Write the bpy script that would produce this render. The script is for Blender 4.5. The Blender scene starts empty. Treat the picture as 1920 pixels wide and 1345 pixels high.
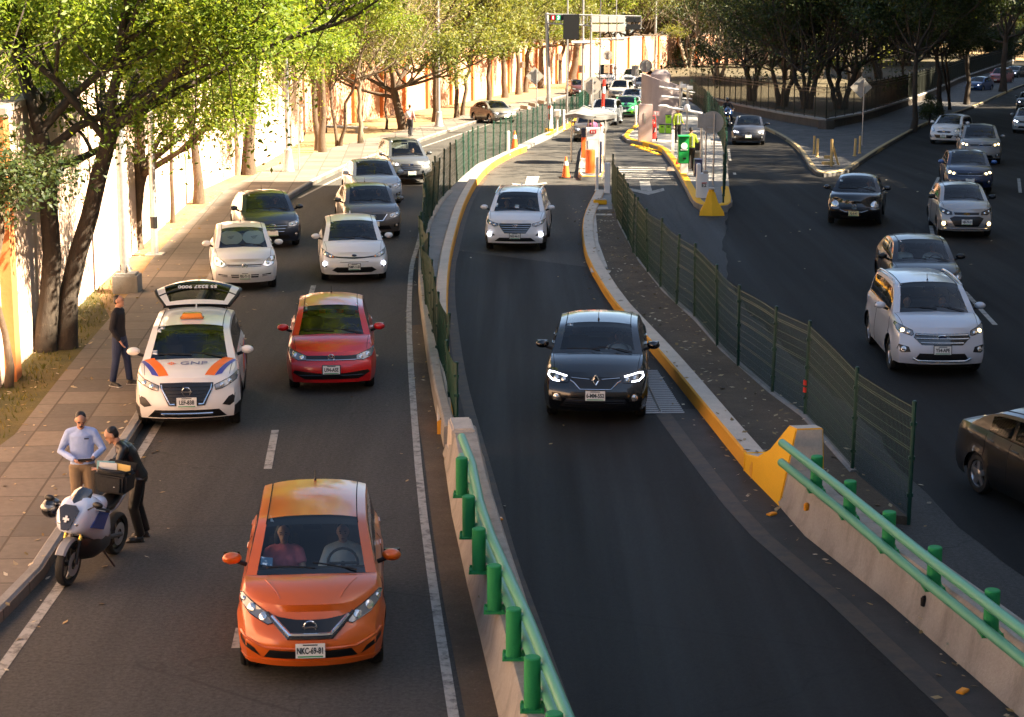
import bpy, bmesh, math, random
import numpy as np
from mathutils import Vector, Matrix, noise
from mathutils.bvhtree import BVHTree
S = bpy.context.scene
COL = S.collection
R = math.radians
# ------------------------------------------------------------------ camera
CAM_H, PITCH, FPX = 7.95, R(11.5), 3600.0
cam = bpy.data.cameras.new("camera")
cam.sensor_width = 36.0
cam.lens = 36.0 * FPX / 1920.0
cam.clip_start, cam.clip_end = 0.5, 3000
camo = bpy.data.objects.new("camera", cam)
camo.location = (0, 0, CAM_H)
camo.rotation_euler = (R(90) - PITCH, 0, 0)
COL.objects.link(camo)
S.camera = camo
cam.dof.use_dof = True
cam.dof.focus_distance = 42.0
cam.dof.aperture_fstop = 6.0
# ------------------------------------------------------------------ world, sun, exposure
SUN_AZ = math.atan2(-0.22, 0.975)      # direction towards the sun, in the XY plane
SUN_EL = R(43)
w = bpy.data.worlds.new("World")
S.world = w
w.use_nodes = True
nt = w.node_tree
bg = nt.nodes["Background"]
sky = nt.nodes.new("ShaderNodeTexSky")
sky.sky_type = 'NISHITA'
sky.sun_disc = False
sky.sun_elevation = SUN_EL
sky.sun_rotation = math.pi / 2 - SUN_AZ
sky.altitude = 2200
sky.dust_density = 3.5
sky.air_density = 0.8
sky.ozone_density = 0.6
tint = nt.nodes.new("ShaderNodeMix"); tint.data_type = 'RGBA'; tint.blend_type = 'MULTIPLY'
tint.inputs[0].default_value = 1.0; tint.inputs[7].default_value = (1.0, .92, .79, 1)      # hazy, warm late-day sky
nt.links.new(sky.outputs[0], tint.inputs[6]); nt.links.new(tint.outputs[2], bg.inputs[0])
bg.inputs[1].default_value = 0.055
sl = bpy.data.lights.new("sun", 'SUN')
sl.energy = 5.0
sl.angle = R(0.5)
sl.color = (1.0, 0.84, 0.62)
so = bpy.data.objects.new("sun", sl)
sv = Vector((math.cos(SUN_EL) * math.cos(SUN_AZ), math.cos(SUN_EL) * math.sin(SUN_AZ), math.sin(SUN_EL)))
so.rotation_euler = sv.to_track_quat('Z', 'Y').to_euler()
so.location = sv * 100
COL.objects.link(so)
S.view_settings.view_transform = 'Standard'
S.view_settings.look = 'None'
S.view_settings.exposure = 3.0
S.cycles.use_denoising = True
S.cycles.max_bounces = 7
S.cycles.diffuse_bounces = 3
S.cycles.glossy_bounces = 3
S.cycles.transmission_bounces = 4
S.cycles.transparent_max_bounces = 12
S.cycles.caustics_reflective = False
S.cycles.caustics_refractive = False
# ------------------------------------------------------------------ terrain and picture-to-ground helpers
_YT = np.arange(0, 900, 0.5)
_SL = np.interp(_YT, [0, 54, 86, 138, 190, 900], [0, 0, -.036, -.036, -.0215, -.0215])
_GT = np.concatenate([[0], np.cumsum(_SL[:-1]) * 0.5])
def g(y):
 return float(np.interp(y, _YT, _GT))
_cs, _sn = math.cos(PITCH), math.sin(PITCH)
def ray(px, py):
 a, b = (px - 960.0) / FPX, (672.5 - py) / FPX
 return Vector((a, _cs + b * _sn, -_sn + b * _cs))
def G(px, py, dz=0.0):
 d = ray(px, py)
 lo, prev = 4.0, None
 y = 5.0
 while y < 600:
  z = CAM_H + d.z / d.y * y
  if z < g(y) + dz:
   lo2 = y - 2.0
   for _ in range(24):
    m = (lo2 + y) / 2
    if CAM_H + d.z / d.y * m < g(m) + dz: y = m
    else: lo2 = m
   break
  y += 2.0
 return Vector((d.x / d.y * y, y, g(y) + dz))
def GL(pts, dz=0.0):
 return [G(x, y, dz) for x, y in pts]
def at_depth(px, py, Y):
 d = ray(px, py)
 return Vector((d.x / d.y * Y, Y, CAM_H + d.z / d.y * Y))
def lerp(a, b, t): return a + (b - a) * t
def resample(pts, step):
 out = [Vector(pts[0])]
 for a, b in zip(pts, pts[1:]):
  a, b = Vector(a), Vector(b)
  n = max(1, int(round((b - a).length / step)))
  for k in range(1, n + 1): out.append(a.lerp(b, k / n))
 return out
def smooth_line(pts, it=2):
 p = [Vector(q) for q in pts]
 for _ in range(it):
  q = [p[0]]
  for a, b in zip(p, p[1:]):
   q += [a.lerp(b, .25), a.lerp(b, .75)]
  q.append(p[-1]); p = q
 return p
def x_at(line, y):
 for a, b in zip(line, line[1:]):
  if min(a.y, b.y) <= y <= max(a.y, b.y) and a.y != b.y:
   return lerp(a.x, b.x, (y - a.y) / (b.y - a.y))
 return (line[0] if abs(line[0].y - y) < abs(line[-1].y - y) else line[-1]).x
# ------------------------------------------------------------------ tagging
def tag(o, label=None, cat=None, group=None, kind=None):
 if label: o['label'] = label
 if cat: o['category'] = cat
 if group: o['group'] = group
 if kind: o['kind'] = kind
 return o
def empty(name, loc, rz=0.0, label=None, cat=None, group=None):
 o = bpy.data.objects.new(name, None)
 o.empty_display_size = .2
 o.location = loc
 o.rotation_euler = (0, 0, rz)
 COL.objects.link(o)
 return tag(o, label, cat, group)
def kids(o): return [c for c in o.children]
def copy_tree(o, parent=None):
 c = o.copy()
 COL.objects.link(c)
 if parent: c.parent = parent
 for ch in o.children: copy_tree(ch, c)
 return c
# ------------------------------------------------------------------ materials
MATS = {}
def _new(name):
 m = bpy.data.materials.new(name)
 m.use_nodes = True
 n = m.node_tree.nodes
 b = n["Principled BSDF"]
 return m, m.node_tree, b
def mat(name, col, rough=.6, metal=0.0, coat=0.0, emit=None, es=0.0, vary=0.0, scale=8.0, bump=0.0, bscale=40.0, spec=None):
 if name in MATS: return MATS[name]
 m, t, b = _new(name)
 b.inputs['Base Color'].default_value = (*col, 1)
 b.inputs['Roughness'].default_value = rough
 b.inputs['Metallic'].default_value = metal
 b.inputs['Coat Weight'].default_value = coat
 b.inputs['Coat Roughness'].default_value = .04
 if spec is not None: b.inputs['Specular IOR Level'].default_value = spec
 if emit:
  b.inputs['Emission Color'].default_value = (*emit, 1)
  b.inputs['Emission Strength'].default_value = es
 if vary or bump:
  tc = t.nodes.new("ShaderNodeNewGeometry")
  if vary:
   nz = t.nodes.new("ShaderNodeTexNoise"); nz.inputs['Scale'].default_value = scale
   nz.inputs['Detail'].default_value = 6; nz.inputs['Roughness'].default_value = .65
   t.links.new(tc.outputs['Position'], nz.inputs['Vector'])
   rp = t.nodes.new("ShaderNodeValToRGB")
   rp.color_ramp.elements[0].position = .3; rp.color_ramp.elements[1].position = .7
   rp.color_ramp.elements[0].color = (*[max(0, c * (1 - vary)) for c in col], 1)
   rp.color_ramp.elements[1].color = (*[min(1, c * (1 + vary)) for c in col], 1)
   t.links.new(nz.outputs['Fac'], rp.inputs[0])
   t.links.new(rp.outputs[0], b.inputs['Base Color'])
  if bump:
   n2 = t.nodes.new("ShaderNodeTexNoise"); n2.inputs['Scale'].default_value = bscale; n2.inputs['Detail'].default_value = 4
   t.links.new(tc.outputs['Position'], n2.inputs['Vector'])
   bp = t.nodes.new("ShaderNodeBump"); bp.inputs['Strength'].default_value = bump; bp.inputs['Distance'].default_value = .02
   t.links.new(n2.outputs['Fac'], bp.inputs['Height'])
   t.links.new(bp.outputs[0], b.inputs['Normal'])
 MATS[name] = m
 return m
class NT:
 """little helper for node graphs"""
 def __init__(s, name):
  s.m, s.t, s.b = _new(name)
  s.pos = s.t.nodes.new("ShaderNodeNewGeometry").outputs['Position']
 def n(s, kind, **kw):
  nd = s.t.nodes.new(kind)
  for k, v in kw.items():
   if k in nd.inputs: nd.inputs[k].default_value = v
   else: setattr(nd, k, v)
  return nd
 def l(s, a, b): s.t.links.new(a, b)
 def noise(s, scale, detail=5, rough=.6, vec=None, stretch=None):
  nd = s.n("ShaderNodeTexNoise", Scale=scale, Detail=detail, Roughness=rough)
  v = vec or s.pos
  if stretch:
   mp = s.n("ShaderNodeMapping"); mp.inputs['Scale'].default_value = stretch
   s.l(v, mp.inputs['Vector']); v = mp.outputs[0]
  s.l(v, nd.inputs['Vector'])
  return nd.outputs['Fac']
 def ramp(s, fac, stops):
  r = s.n("ShaderNodeValToRGB")
  e = r.color_ramp.elements
  while len(e) < len(stops): e.new(.5)
  for k, (p, c) in enumerate(stops):
   e[k].position = p
   e[k].color = (*c, 1) if isinstance(c, tuple) else (c, c, c, 1)
  s.l(fac, r.inputs[0])
  return r.outputs[0]
 def mix(s, fac, a, b, mode='MIX'):
  nd = s.n("ShaderNodeMix", data_type='RGBA', blend_type=mode)
  if isinstance(fac, (int, float)): nd.inputs[0].default_value = fac
  else: s.l(fac, nd.inputs[0])
  for v, i in ((a, 6), (b, 7)):
   if isinstance(v, tuple): nd.inputs[i].default_value = (*v, 1)
   else: s.l(v, nd.inputs[i])
  return nd.outputs[2]
 def bump(s, h, st=.3, dist=.02):
  bp = s.n("ShaderNodeBump", Strength=st, Distance=dist)
  s.l(h, bp.inputs['Height']); s.l(bp.outputs[0], s.b.inputs['Normal'])
 def done(s, col, rough=.8, key=None):
  if isinstance(col, tuple): s.b.inputs['Base Color'].default_value = (*col, 1)
  else: s.l(col, s.b.inputs['Base Color'])
  if isinstance(rough, (int, float)): s.b.inputs['Roughness'].default_value = rough
  else: s.l(rough, s.b.inputs['Roughness'])
  return s.m
def asphalt(name, dark, light, patch=.12, warm=(1, 1, 1), rlo=.55, rhi=.8):
 k = NT(name)
 big = k.noise(.9, 6, .75, stretch=(1, .22, 1))
 streak = k.noise(1.3, 5, .65, stretch=(1, .018, 1))
 fine = k.noise(17, 4, .8)
 spk = k.noise(38, 3, .75)
 c = k.ramp(big, [(.15, tuple(dark * v for v in warm)), (.9, tuple(light * v for v in warm))])
 c = k.mix(k.ramp(streak, [(.38, 0.0), (.68, .5)]), c, tuple(dark * .78 * v for v in warm))
 c = k.mix(.85, c, k.ramp(fine, [(.34, .50), (.66, 1.12)]), 'MULTIPLY')
 c = k.mix(k.ramp(spk, [(.66, 0.0), (.74, .7)]), c, tuple(light * 2.3 * v for v in warm))
 oil = k.noise(2.6, 5, .7)
 c = k.mix(k.ramp(oil, [(.62, 0.0), (.80, .5)]), c, tuple(dark * .5 * v for v in warm))
 c = k.mix(k.ramp(k.noise(420, 2, .5), [(.35, .55), (.65, 0.0)]), c, (.004, .004, .004))
 k.b.inputs['Specular IOR Level'].default_value = .16
 vor = k.n("ShaderNodeTexVoronoi", feature='DISTANCE_TO_EDGE', Scale=.17)
 wob = k.noise(.8, 4, .6)
 ad = k.n("ShaderNodeVectorMath", operation='ADD'); k.l(k.pos, ad.inputs[0])
 k.l(wob, ad.inputs[1]); k.l(ad.outputs[0], vor.inputs['Vector'])
 c = k.mix(k.ramp(vor.outputs['Distance'], [(.0, .75), (.0035, 0.0)]), c, tuple(dark * .45 * v for v in warm))
 k.bump(k.noise(70, 4, .7), .55, .012)
 return k.done(c, k.ramp(k.noise(1.2, 4, .6, stretch=(1, .02, 1)), [(.3, rlo + .12), (.7, rhi + .08)]))
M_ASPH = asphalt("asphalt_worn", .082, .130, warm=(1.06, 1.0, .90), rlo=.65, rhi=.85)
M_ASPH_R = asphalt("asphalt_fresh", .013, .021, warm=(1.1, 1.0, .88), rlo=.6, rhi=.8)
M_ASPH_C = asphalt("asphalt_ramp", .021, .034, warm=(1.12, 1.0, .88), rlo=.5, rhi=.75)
M_CONC_ROAD = asphalt("road_concrete_grey", .065, .10, warm=(1.0, .98, .95))
def concrete(name, a, b, stain=.5, tint=(1, 1, 1)):
 k = NT(name)
 c = k.ramp(k.noise(1.3, 6, .65), [(.3, tuple(a * v for v in tint)), (.7, tuple(b * v for v in tint))])
 c = k.mix(k.ramp(k.noise(2.2, 5, .7, stretch=(1, 1, .25)), [(.5, 0.0), (.75, stain)]), c, tuple(a * .4 * v for v in tint))
 c = k.mix(.45, c, k.ramp(k.noise(30, 4, .7), [(.3, .6), (.65, 1.0)]), 'MULTIPLY')
 k.bump(k.noise(26, 5, .7), .4, .015)
 return k.done(c, .88)
M_CONC = concrete("concrete_barrier", .30, .42, .55, (1.0, .88, .72))
M_CONC_G = concrete("concrete_grey", .20, .28, .5, (1, .97, .92))
M_CREAM = concrete("kerb_cream_paint", .52, .66, .3, (1.0, .86, .70))
def worn_paint(name, col, under, lo=.58, hi=.72, scale=5):
 k = NT(name)
 c = k.mix(k.ramp(k.noise(1.2, 5, .6), [(.3, .75), (.7, 1.0)]), tuple(v * .7 for v in col), col)
 c = k.mix(k.ramp(k.noise(scale, 7, .75), [(lo, 0.0), (hi, 1.0)]), c, under)
 c = k.mix(.3, c, k.ramp(k.noise(45, 3, .7), [(.3, .6), (.6, 1.0)]), 'MULTIPLY')
 k.bump(k.noise(40, 4, .7), .25, .01)
 return k.done(c, .75)
M_YEL = worn_paint("yellow_kerb_paint", (.78, .36, .025), (.34, .26, .17), .68, .8)
M_YEL2 = worn_paint("yellow_bright_paint", (.90, .47, .01), (.55, .33, .1), .72, .85)
M_RAILG = worn_paint("rail_green_paint", (.11, .36, .21), (.05, .12, .06), .66, .74, 7); M_RAILG.node_tree.nodes["Principled BSDF"].inputs["Roughness"].default_value = .42
M_POSTG = worn_paint("post_green_paint", (.012, .26, .07), (.06, .05, .03), .68, .74, 8)
M_LINE = worn_paint("white_road_paint", (.36, .34, .30), (.06, .055, .05), .48, .66, 4.5)
M_DUST = worn_paint("gutter_dust", (.085, .058, .034), (.040, .034, .028), .40, .6, 2.5)
M_GUTTER = concrete("gutter_dark", .028, .05, .6, (1, .93, .82))
def soil(name, a, b, chips=(.30, .24, .16)):
 k = NT(name)
 c = k.ramp(k.noise(.9, 6, .7), [(.3, a), (.7, b)])
 c = k.mix(k.ramp(k.noise(16, 4, .8), [(.64, 0.0), (.7, .8)]), c, chips)
 c = k.mix(.6, c, k.ramp(k.noise(22, 5, .8), [(.3, .4), (.7, 1.0)]), 'MULTIPLY')
 k.bump(k.noise(12, 6, .8), .9, .05)
 return k.done(c, .95)
M_SOIL = soil("soil_dark", (.085, .060, .038), (.17, .12, .075))
M_EARTH = soil("earth_dry", (.24, .15, .07), (.36, .24, .11), (.45, .33, .15))
M_LAWN = soil("grass_worn", (.05, .055, .012), (.16, .12, .03), (.22, .16, .05))
M_METAL = mat("galvanised_steel", (.42, .42, .42), .45, .7, vary=.15)
M_WHITE = mat("white_enamel", (.75, .75, .74), .4, vary=.05, scale=3)
M_BLACK = mat("black_plastic", (.005, .005, .0055), .45)
M_RUB = mat("tyre_rubber", (.008, .0078, .0075), .75, bump=.2)
M_ALLOY = mat("alloy_rim", (.55, .55, .56), .28, .9)
M_CHROME = mat("chrome_trim", (.75, .76, .78), .12, 1.0)
M_GREENP = mat("fence_green_paint", (.004, .042, .026), .45, vary=.25, scale=6)
M_SIGN = mat("sign_back_metal", (.42, .39, .34), .6, .2, vary=.15, scale=3)
M_RED = mat("red_plastic", (.62, .03, .02), .4)
M_ORANGE = mat("orange_plastic", (.85, .14, .02), .45)
# ------------------------------------------------------------------ mesh builder
class MB:
 def __init__(s):
  s.v, s.f, s.mi, s.mats = [], [], [], []
 def _m(s, m):
  if m not in s.mats: s.mats.append(m)
  return s.mats.index(m)
 def add(s, vs, fs, m):
  o = len(s.v); i = s._m(m)
  s.v += [tuple(v) for v in vs]
  for f in fs: s.f.append([o + k for k in f]); s.mi.append(i)
 def box(s, c, size, m, rz=0.0, taper=1.0, mtx=None):
  cx, cy, cz = c; hx, hy, hz = size[0] / 2, size[1] / 2, size[2] / 2
  M = Matrix.Translation(c) @ Matrix.Rotation(rz, 4, 'Z')
  if mtx: M = mtx @ M
  vs = [M @ Vector((x * hx * (taper if z > 0 else 1), y * hy * (taper if z > 0 else 1), z * hz)) for z in (-1, 1) for x, y in ((-1, -1), (1, -1), (1, 1), (-1, 1))]
  s.add(vs, [(3, 2, 1, 0), (4, 5, 6, 7), (0, 1, 5, 4), (1, 2, 6, 5), (2, 3, 7, 6), (3, 0, 4, 7)], m)
 def tube(s, pts, r, m, n=10, caps=True):
  pts = [Vector(p) for p in pts]
  rs = r if isinstance(r, (list, tuple)) else [r] * len(pts)
  rings = []
  up = None
  for i, p in enumerate(pts):
   d = (pts[min(i + 1, len(pts) - 1)] - pts[max(i - 1, 0)])
   if d.length < 1e-9: d = Vector((0, 0, 1))
   d.normalize()
   if up is None: up = d.orthogonal().normalized()
   a = up - d * up.dot(d)
   a = a.normalized() if a.length > 1e-6 else d.orthogonal().normalized()
   up = a
   b = d.cross(a)
   rings.append([p + (a * math.cos(t) + b * math.sin(t)) * rs[i] for t in [2 * math.pi * k / n for k in range(n)]])
  vs = [v for q in rings for v in q]
  fs = []
  for i in range(len(pts) - 1):
   for k in range(n):
    fs.append((i * n + k, i * n + (k + 1) % n, (i + 1) * n + (k + 1) % n, (i + 1) * n + k))
  if caps:
   fs.append(tuple(reversed(range(n)))); fs.append(tuple((len(pts) - 1) * n + k for k in range(n)))
  s.add(vs, fs, m)
 def lathe(s, prof, c, m, axis='Z', n=24, caps=True, mtx=None):
  vs = []
  for r, h in prof:
   for k in range(n):
    t = 2 * math.pi * k / n
    p = (r * math.cos(t), r * math.sin(t), h) if axis == 'Z' else ((h, r * math.cos(t), r * math.sin(t)) if axis == 'X' else (r * math.sin(t), h, r * math.cos(t)))
    p = Vector(p)
    if mtx: p = mtx @ p
    vs.append(p + Vector(c))
  fs = []
  for i in range(len(prof) - 1):
   for k in range(n):
    fs.append((i * n + k, i * n + (k + 1) % n, (i + 1) * n + (k + 1) % n, (i + 1) * n + k))
  if caps:
   fs.append(tuple(reversed(range(n)))); fs.append(tuple((len(prof) - 1) * n + k for k in range(n)))
  s.add(vs, fs, m)
 def prism(s, poly, z0, z1, m, mtx=None):
  n = len(poly)
  vs = [Vector((x, y, z0)) for x, y in poly] + [Vector((x, y, z1)) for x, y in poly]
  if mtx: vs = [mtx @ v for v in vs]
  s.add(vs, [tuple(reversed(range(n))), tuple(range(n, 2 * n))] + [(k, (k + 1) % n, n + (k + 1) % n, n + k) for k in range(n)], m)
 def ball(s, c, r, m, nu=12, nv=8, mtx=None):
  vs = []; fs = []
  rx, ry, rz = r if isinstance(r, (tuple, list)) else (r, r, r)
  for j in range(nv + 1):
   ph = math.pi * j / nv
   for k in range(nu):
    t = 2 * math.pi * k / nu
    p = Vector((rx * math.sin(ph) * math.cos(t), ry * math.sin(ph) * math.sin(t), rz * math.cos(ph)))
    if mtx: p = mtx @ p
    vs.append(p + Vector(c))
  for j in range(nv):
   for k in range(nu):
    fs.append((j * nu + k, (j + 1) * nu + k, (j + 1) * nu + (k + 1) % nu, j * nu + (k + 1) % nu))
  s.add(vs, fs, m)
 def build(s, name, parent=None, smooth=True, angle=40, bevel=0, loc=None, fix=True):
  me = bpy.data.meshes.new(name)
  me.from_pydata(s.v, [], s.f)
  for m in s.mats: me.materials.append(m)
  me.polygons.foreach_set("material_index", s.mi)
  bm = bmesh.new(); bm.from_mesh(me)
  bmesh.ops.remove_doubles(bm, verts=bm.verts, dist=1e-5)
  if bevel:
   es = [e for e in bm.edges if len(e.link_faces) == 2 and e.calc_face_angle(0) > R(50)]
   bmesh.ops.bevel(bm, geom=es, offset=bevel, segments=2, affect='EDGES', clamp_overlap=True)
  if fix: bmesh.ops.recalc_face_normals(bm, faces=bm.faces)
  bm.to_mesh(me); bm.free()
  if smooth:
   me.polygons.foreach_set("use_smooth", [True] * len(me.polygons))
   me.set_sharp_from_angle(angle=R(angle))
  o = bpy.data.objects.new(name, me)
  if loc is not None: o.location = loc
  COL.objects.link(o)
  if parent: o.parent = parent
  return o
def text_mesh(name, body, size, m, mtx, parent=None, extrude=.002, align='CENTER', bold=0.0):
 cu = bpy.data.curves.new(name, 'FONT')
 cu.body = body; cu.size = size; cu.align_x = align; cu.align_y = 'CENTER'
 cu.extrude = extrude; cu.resolution_u = 3; cu.offset = bold
 tmp = bpy.data.objects.new(name + "_tmp", cu)
 COL.objects.link(tmp)
 dg = bpy.context.evaluated_depsgraph_get()
 me = bpy.data.meshes.new_from_object(tmp.evaluated_get(dg))
 bpy.data.objects.remove(tmp)
 me.transform(mtx)
 me.materials.clear(); me.materials.append(m)
 o = bpy.data.objects.new(name, me)
 COL.objects.link(o)
 if parent: o.parent = parent
 return o
# ------------------------------------------------------------------ ground sheets that follow the terrain
def sheet(name, poly, dz, m, label=None, kind='structure', cat=None, step=4.0, group=None, under=0.0, parent=None):
 bm = bmesh.new()
 vs = [bm.verts.new((p[0], p[1], 0)) for p in poly]
 es = [bm.edges.new((vs[i], vs[(i + 1) % len(vs)])) for i in range(len(vs))]
 bmesh.ops.triangle_fill(bm, edges=es, use_beauty=True)
 ys = [p[1] for p in poly]
 y = math.ceil(min(ys) / step) * step
 while y < max(ys):
  if y > 70:
   bmesh.ops.bisect_plane(bm, geom=bm.verts[:] + bm.edges[:] + bm.faces[:], plane_co=(0, y, 0), plane_no=(0, 1, 0))
  y += step
 if under:
  top = bm.faces[:]
  bnd = [e for e in bm.edges if len(e.link_faces) == 1]
  r = bmesh.ops.extrude_edge_only(bm, edges=bnd)
  lowered = {v for v in r['geom'] if isinstance(v, bmesh.types.BMVert)}
 else: lowered = set()
 bmesh.ops.recalc_face_normals(bm, faces=bm.faces)
 for v in bm.verts: v.co.z = g(v.co.y) + dz - (under if v in lowered else 0)
 me = bpy.data.meshes.new(name)
 for f in bm.faces:
  if abs(f.normal.z) > .5 and f.normal.z < 0: f.normal_flip()
 bm.to_mesh(me); bm.free()
 me.materials.append(m)
 o = bpy.data.objects.new(name, me)
 COL.objects.link(o)
 if parent: o.parent = parent
 return tag(o, label, cat, group, kind)
def band(pts, w0, w1, dz=0.0):
 """polygon of a strip left (w0) and right (w1) of a line"""
 L, Rr = [], []
 n = len(pts)
 for i, p in enumerate(pts):
  d = Vector(pts[min(i + 1, n - 1)]) - Vector(pts[max(i - 1, 0)]); d.z = 0; d.normalize()
  nn = Vector((-d.y, d.x, 0))
  L.append(Vector(p) + nn * w0); Rr.append(Vector(p) - nn * w1)
 return L + Rr[::-1]
def strip_mesh(mb, pts, w0, w1, dz, m):
 n = len(pts); vs = []
 for i, p in enumerate(pts):
  d = Vector(pts[min(i + 1, n - 1)]) - Vector(pts[max(i - 1, 0)]); d.z = 0; d.normalize()
  nn = Vector((-d.y, d.x, 0))
  a, b = Vector(p) + nn * w0, Vector(p) - nn * w1
  a.z = g(a.y) + dz; b.z = g(b.y) + dz
  vs += [a, b]
 mb.add(vs, [(2 * i, 2 * i + 1, 2 * i + 3, 2 * i + 2) for i in range(n - 1)], m)
def kerb(name, pts, w, h, mtop, mside, label, group=None, closed=False, side=1, bev=.03, h_in=None, cat='kerb', mback=None):
 """solid kerb along pts (the outer foot line); body lies to the left of travel if side=1"""
 pts = [Vector(p) for p in pts]
 n = len(pts); mb = MB()
 rings = []
 for i in range(n):
  if closed: d = pts[(i + 1) % n] - pts[i - 1]
  else: d = pts[min(i + 1, n - 1)] - pts[max(i - 1, 0)]
  d.z = 0; d.normalize()
  nn = Vector((-d.y, d.x, 0)) * side
  hh = h(i / (n - 1)) if callable(h) else h
  sec = [(0, -.15), (.02, hh - bev), (.02 + bev, hh), (w - bev, hh), (w, hh - bev), (w, -.15)]
  ring = []
  for a, z in sec:
   p = pts[i] + nn * a; p.z = g(p.y) + z
   ring.append(p)
  rings.append(ring)
 mm = [mside, mside, mtop, mtop, mback or mside]
 k = 6
 rng = range(n if closed else n - 1)
 for j in range(5):
  for i in rng:
   i2 = (i + 1) % n
   mb.add([rings[i][j], rings[i][j + 1], rings[i2][j + 1], rings[i2][j]], [(0, 1, 2, 3)], mm[j])
 if not closed:
  for i in (0, n - 1): mb.add(rings[i], [tuple(range(6))], mside)
 o = mb.build(name)
 return tag(o, label, cat, group)
# ================================================================== SETTING
def ext(a, b, d):
 """extend from b away from a"""
 v = (Vector(b) - Vector(a)).normalized()
 return Vector(b) + v * d
# reference lines (photo pixels -> ground)
KL = GL([(60, 1120), (114, 1033), (190, 920), (252, 828), (300, 745), (350, 640), (402, 530), (455, 440), (546, 372), (620, 330), (700, 298), (746, 283), (822, 255), (906, 227), (965, 210), (1035, 189), (1085, 175)])
KL = [Vector((KL[0].x - 1.5, 8, 0)), *KL]
KL = KL + [Vector((lerp(0, 1, t) * 6 + KL[-1].x, KL[-1].y + t * 30, 0)) for t in (.5, 1)]
KLs = smooth_line(KL, 2)
SWL = GL([(28, 830), (157, 665), (207, 607), (257, 540), (282, 500), (335, 440), (420, 365), (500, 323), (600, 288), (700, 262), (800, 238), (900, 211), (960, 197), (1030, 180)])
SWL = [Vector((SWL[0].x - 1.6, 8, 0)), *SWL, Vector((KLs[-1].x - 3, KLs[-1].y, 0))]
WL1 = GL([(0, 740), (38, 697), (180, 552), (377, 363), (439, 335), (500, 309), (569, 268)])
WL1 = [Vector((WL1[0].x - .9, 8, 0)), *WL1]
FAR = [(573, 252), (640, 238), (709, 225), (774, 211), (892, 190), (950, 178), (1010, 163), (1080, 154), (1150, 149), (1220, 138), (1300, 130), (1380, 124)]
WL2 = GL(FAR)
WL2.append(ext(WL2[-2], WL2[-1], 14))
GROUND_POLY = [(-160, -30), (260, -30), (260, 480), (-160, 480)]
sheet("ground", GROUND_POLY, -.06, M_EARTH)
# one worn asphalt sheet: frontage road, ramp and toll plaza
road = [Vector((p.x, p.y, 0)) for p in KLs]
road_poly = road + [Vector((170, 330, 0)), Vector((170, 8, 0))]
sheet("road", road_poly, 0.0, M_ASPH)
# ---- left pavement of square pavers
def paver_mat():
 k = NT("sidewalk_pavers")
 mp = k.n("ShaderNodeMapping")
 a, b = SWL[2], SWL[4]
 mp.inputs['Rotation'].default_value = (0, 0, -math.atan2(b.y - a.y, b.x - a.x))
 k.l(k.pos, mp.inputs['Vector'])
 br = k.n("ShaderNodeTexBrick", Scale=1.0)
 br.offset = 0.0; br.squash = 1.0
 br.inputs['Color1'].default_value = (.0, .0, .0, 1); br.inputs['Color2'].default_value = (1, 1, 1, 1)
 br.inputs['Mortar'].default_value = (.5, .5, .5, 1)
 br.inputs['Mortar Size'].default_value = .018; br.inputs['Brick Width'].default_value = 1.05; br.inputs['Row Height'].default_value = .78
 k.l(mp.outputs[0], br.inputs['Vector'])
 c = k.ramp(br.outputs['Color'], [(.0, (.10, .088, .076)), (.45, (.145, .125, .105)), (1.0, (.205, .17, .135))])
 c = k.mix(.6, c, k.ramp(k.noise(7, 6, .7), [(.3, .5), (.7, 1.0)]), 'MULTIPLY')
 c = k.mix(k.ramp(k.noise(.7, 5, .7), [(.5, 0.0), (.72, .45)]), c, (.09, .07, .05))
 c = k.mix(br.outputs['Fac'], c, (.06, .048, .035))
 k.bump(k.ramp(br.outputs['Fac'], [(0, 1.0), (1, 0.0)]), .5, .01)
 return k.done(c, .85)
M_PAVER = paver_mat()
sheet("sidewalk", KLs + SWL[::-1], .14, M_PAVER, under=.3)
kerb("sidewalk_kerb", resample(KLs, 1.2), .2, .17, M_CONC_G, M_CONC_G, "grey concrete kerb along the left sidewalk, white with sun farther away", side=1)
sheet("verge", SWL[:4] + [Vector(p) for p in (WL1[3], WL1[2], WL1[1], WL1[0])], .12, M_LAWN, under=.2)
sheet("dirt_strip", SWL[3:] + [Vector((p.x, p.y, 0)) for p in WL2[9:1:-1]] + [WL2[0]] + [WL1[7], WL1[6], WL1[5], WL1[4], WL1[3]], .11, M_EARTH, under=.2)
# ---- terracotta walls with pilasters
def plaster(name, a, b, dirt):
 k = NT(name)
 c = k.ramp(k.noise(.5, 5, .6), [(.3, a), (.7, b)])
 c = k.mix(k.ramp(k.noise(1.6, 6, .75, stretch=(1, 1, .12)), [(.5, 0.0), (.72, .6)]), c, dirt)
 c = k.mix(.25, c, k.ramp(k.noise(14, 5, .7), [(.3, .6), (.7, 1.0)]), 'MULTIPLY')
 k.bump(k.noise(20, 4, .7), .25, .02)
 return k.done(c, .9)
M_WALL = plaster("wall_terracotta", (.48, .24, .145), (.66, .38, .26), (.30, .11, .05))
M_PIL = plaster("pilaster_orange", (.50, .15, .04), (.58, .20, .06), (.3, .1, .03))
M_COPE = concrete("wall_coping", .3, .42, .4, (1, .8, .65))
M_WALL_LIT = plaster('wall_sunlit_terracotta', (.72, .50, .38), (.82, .63, .50), (.58, .28, .14))  # terracotta lightened so the sun's glare sits in its colour
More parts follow.
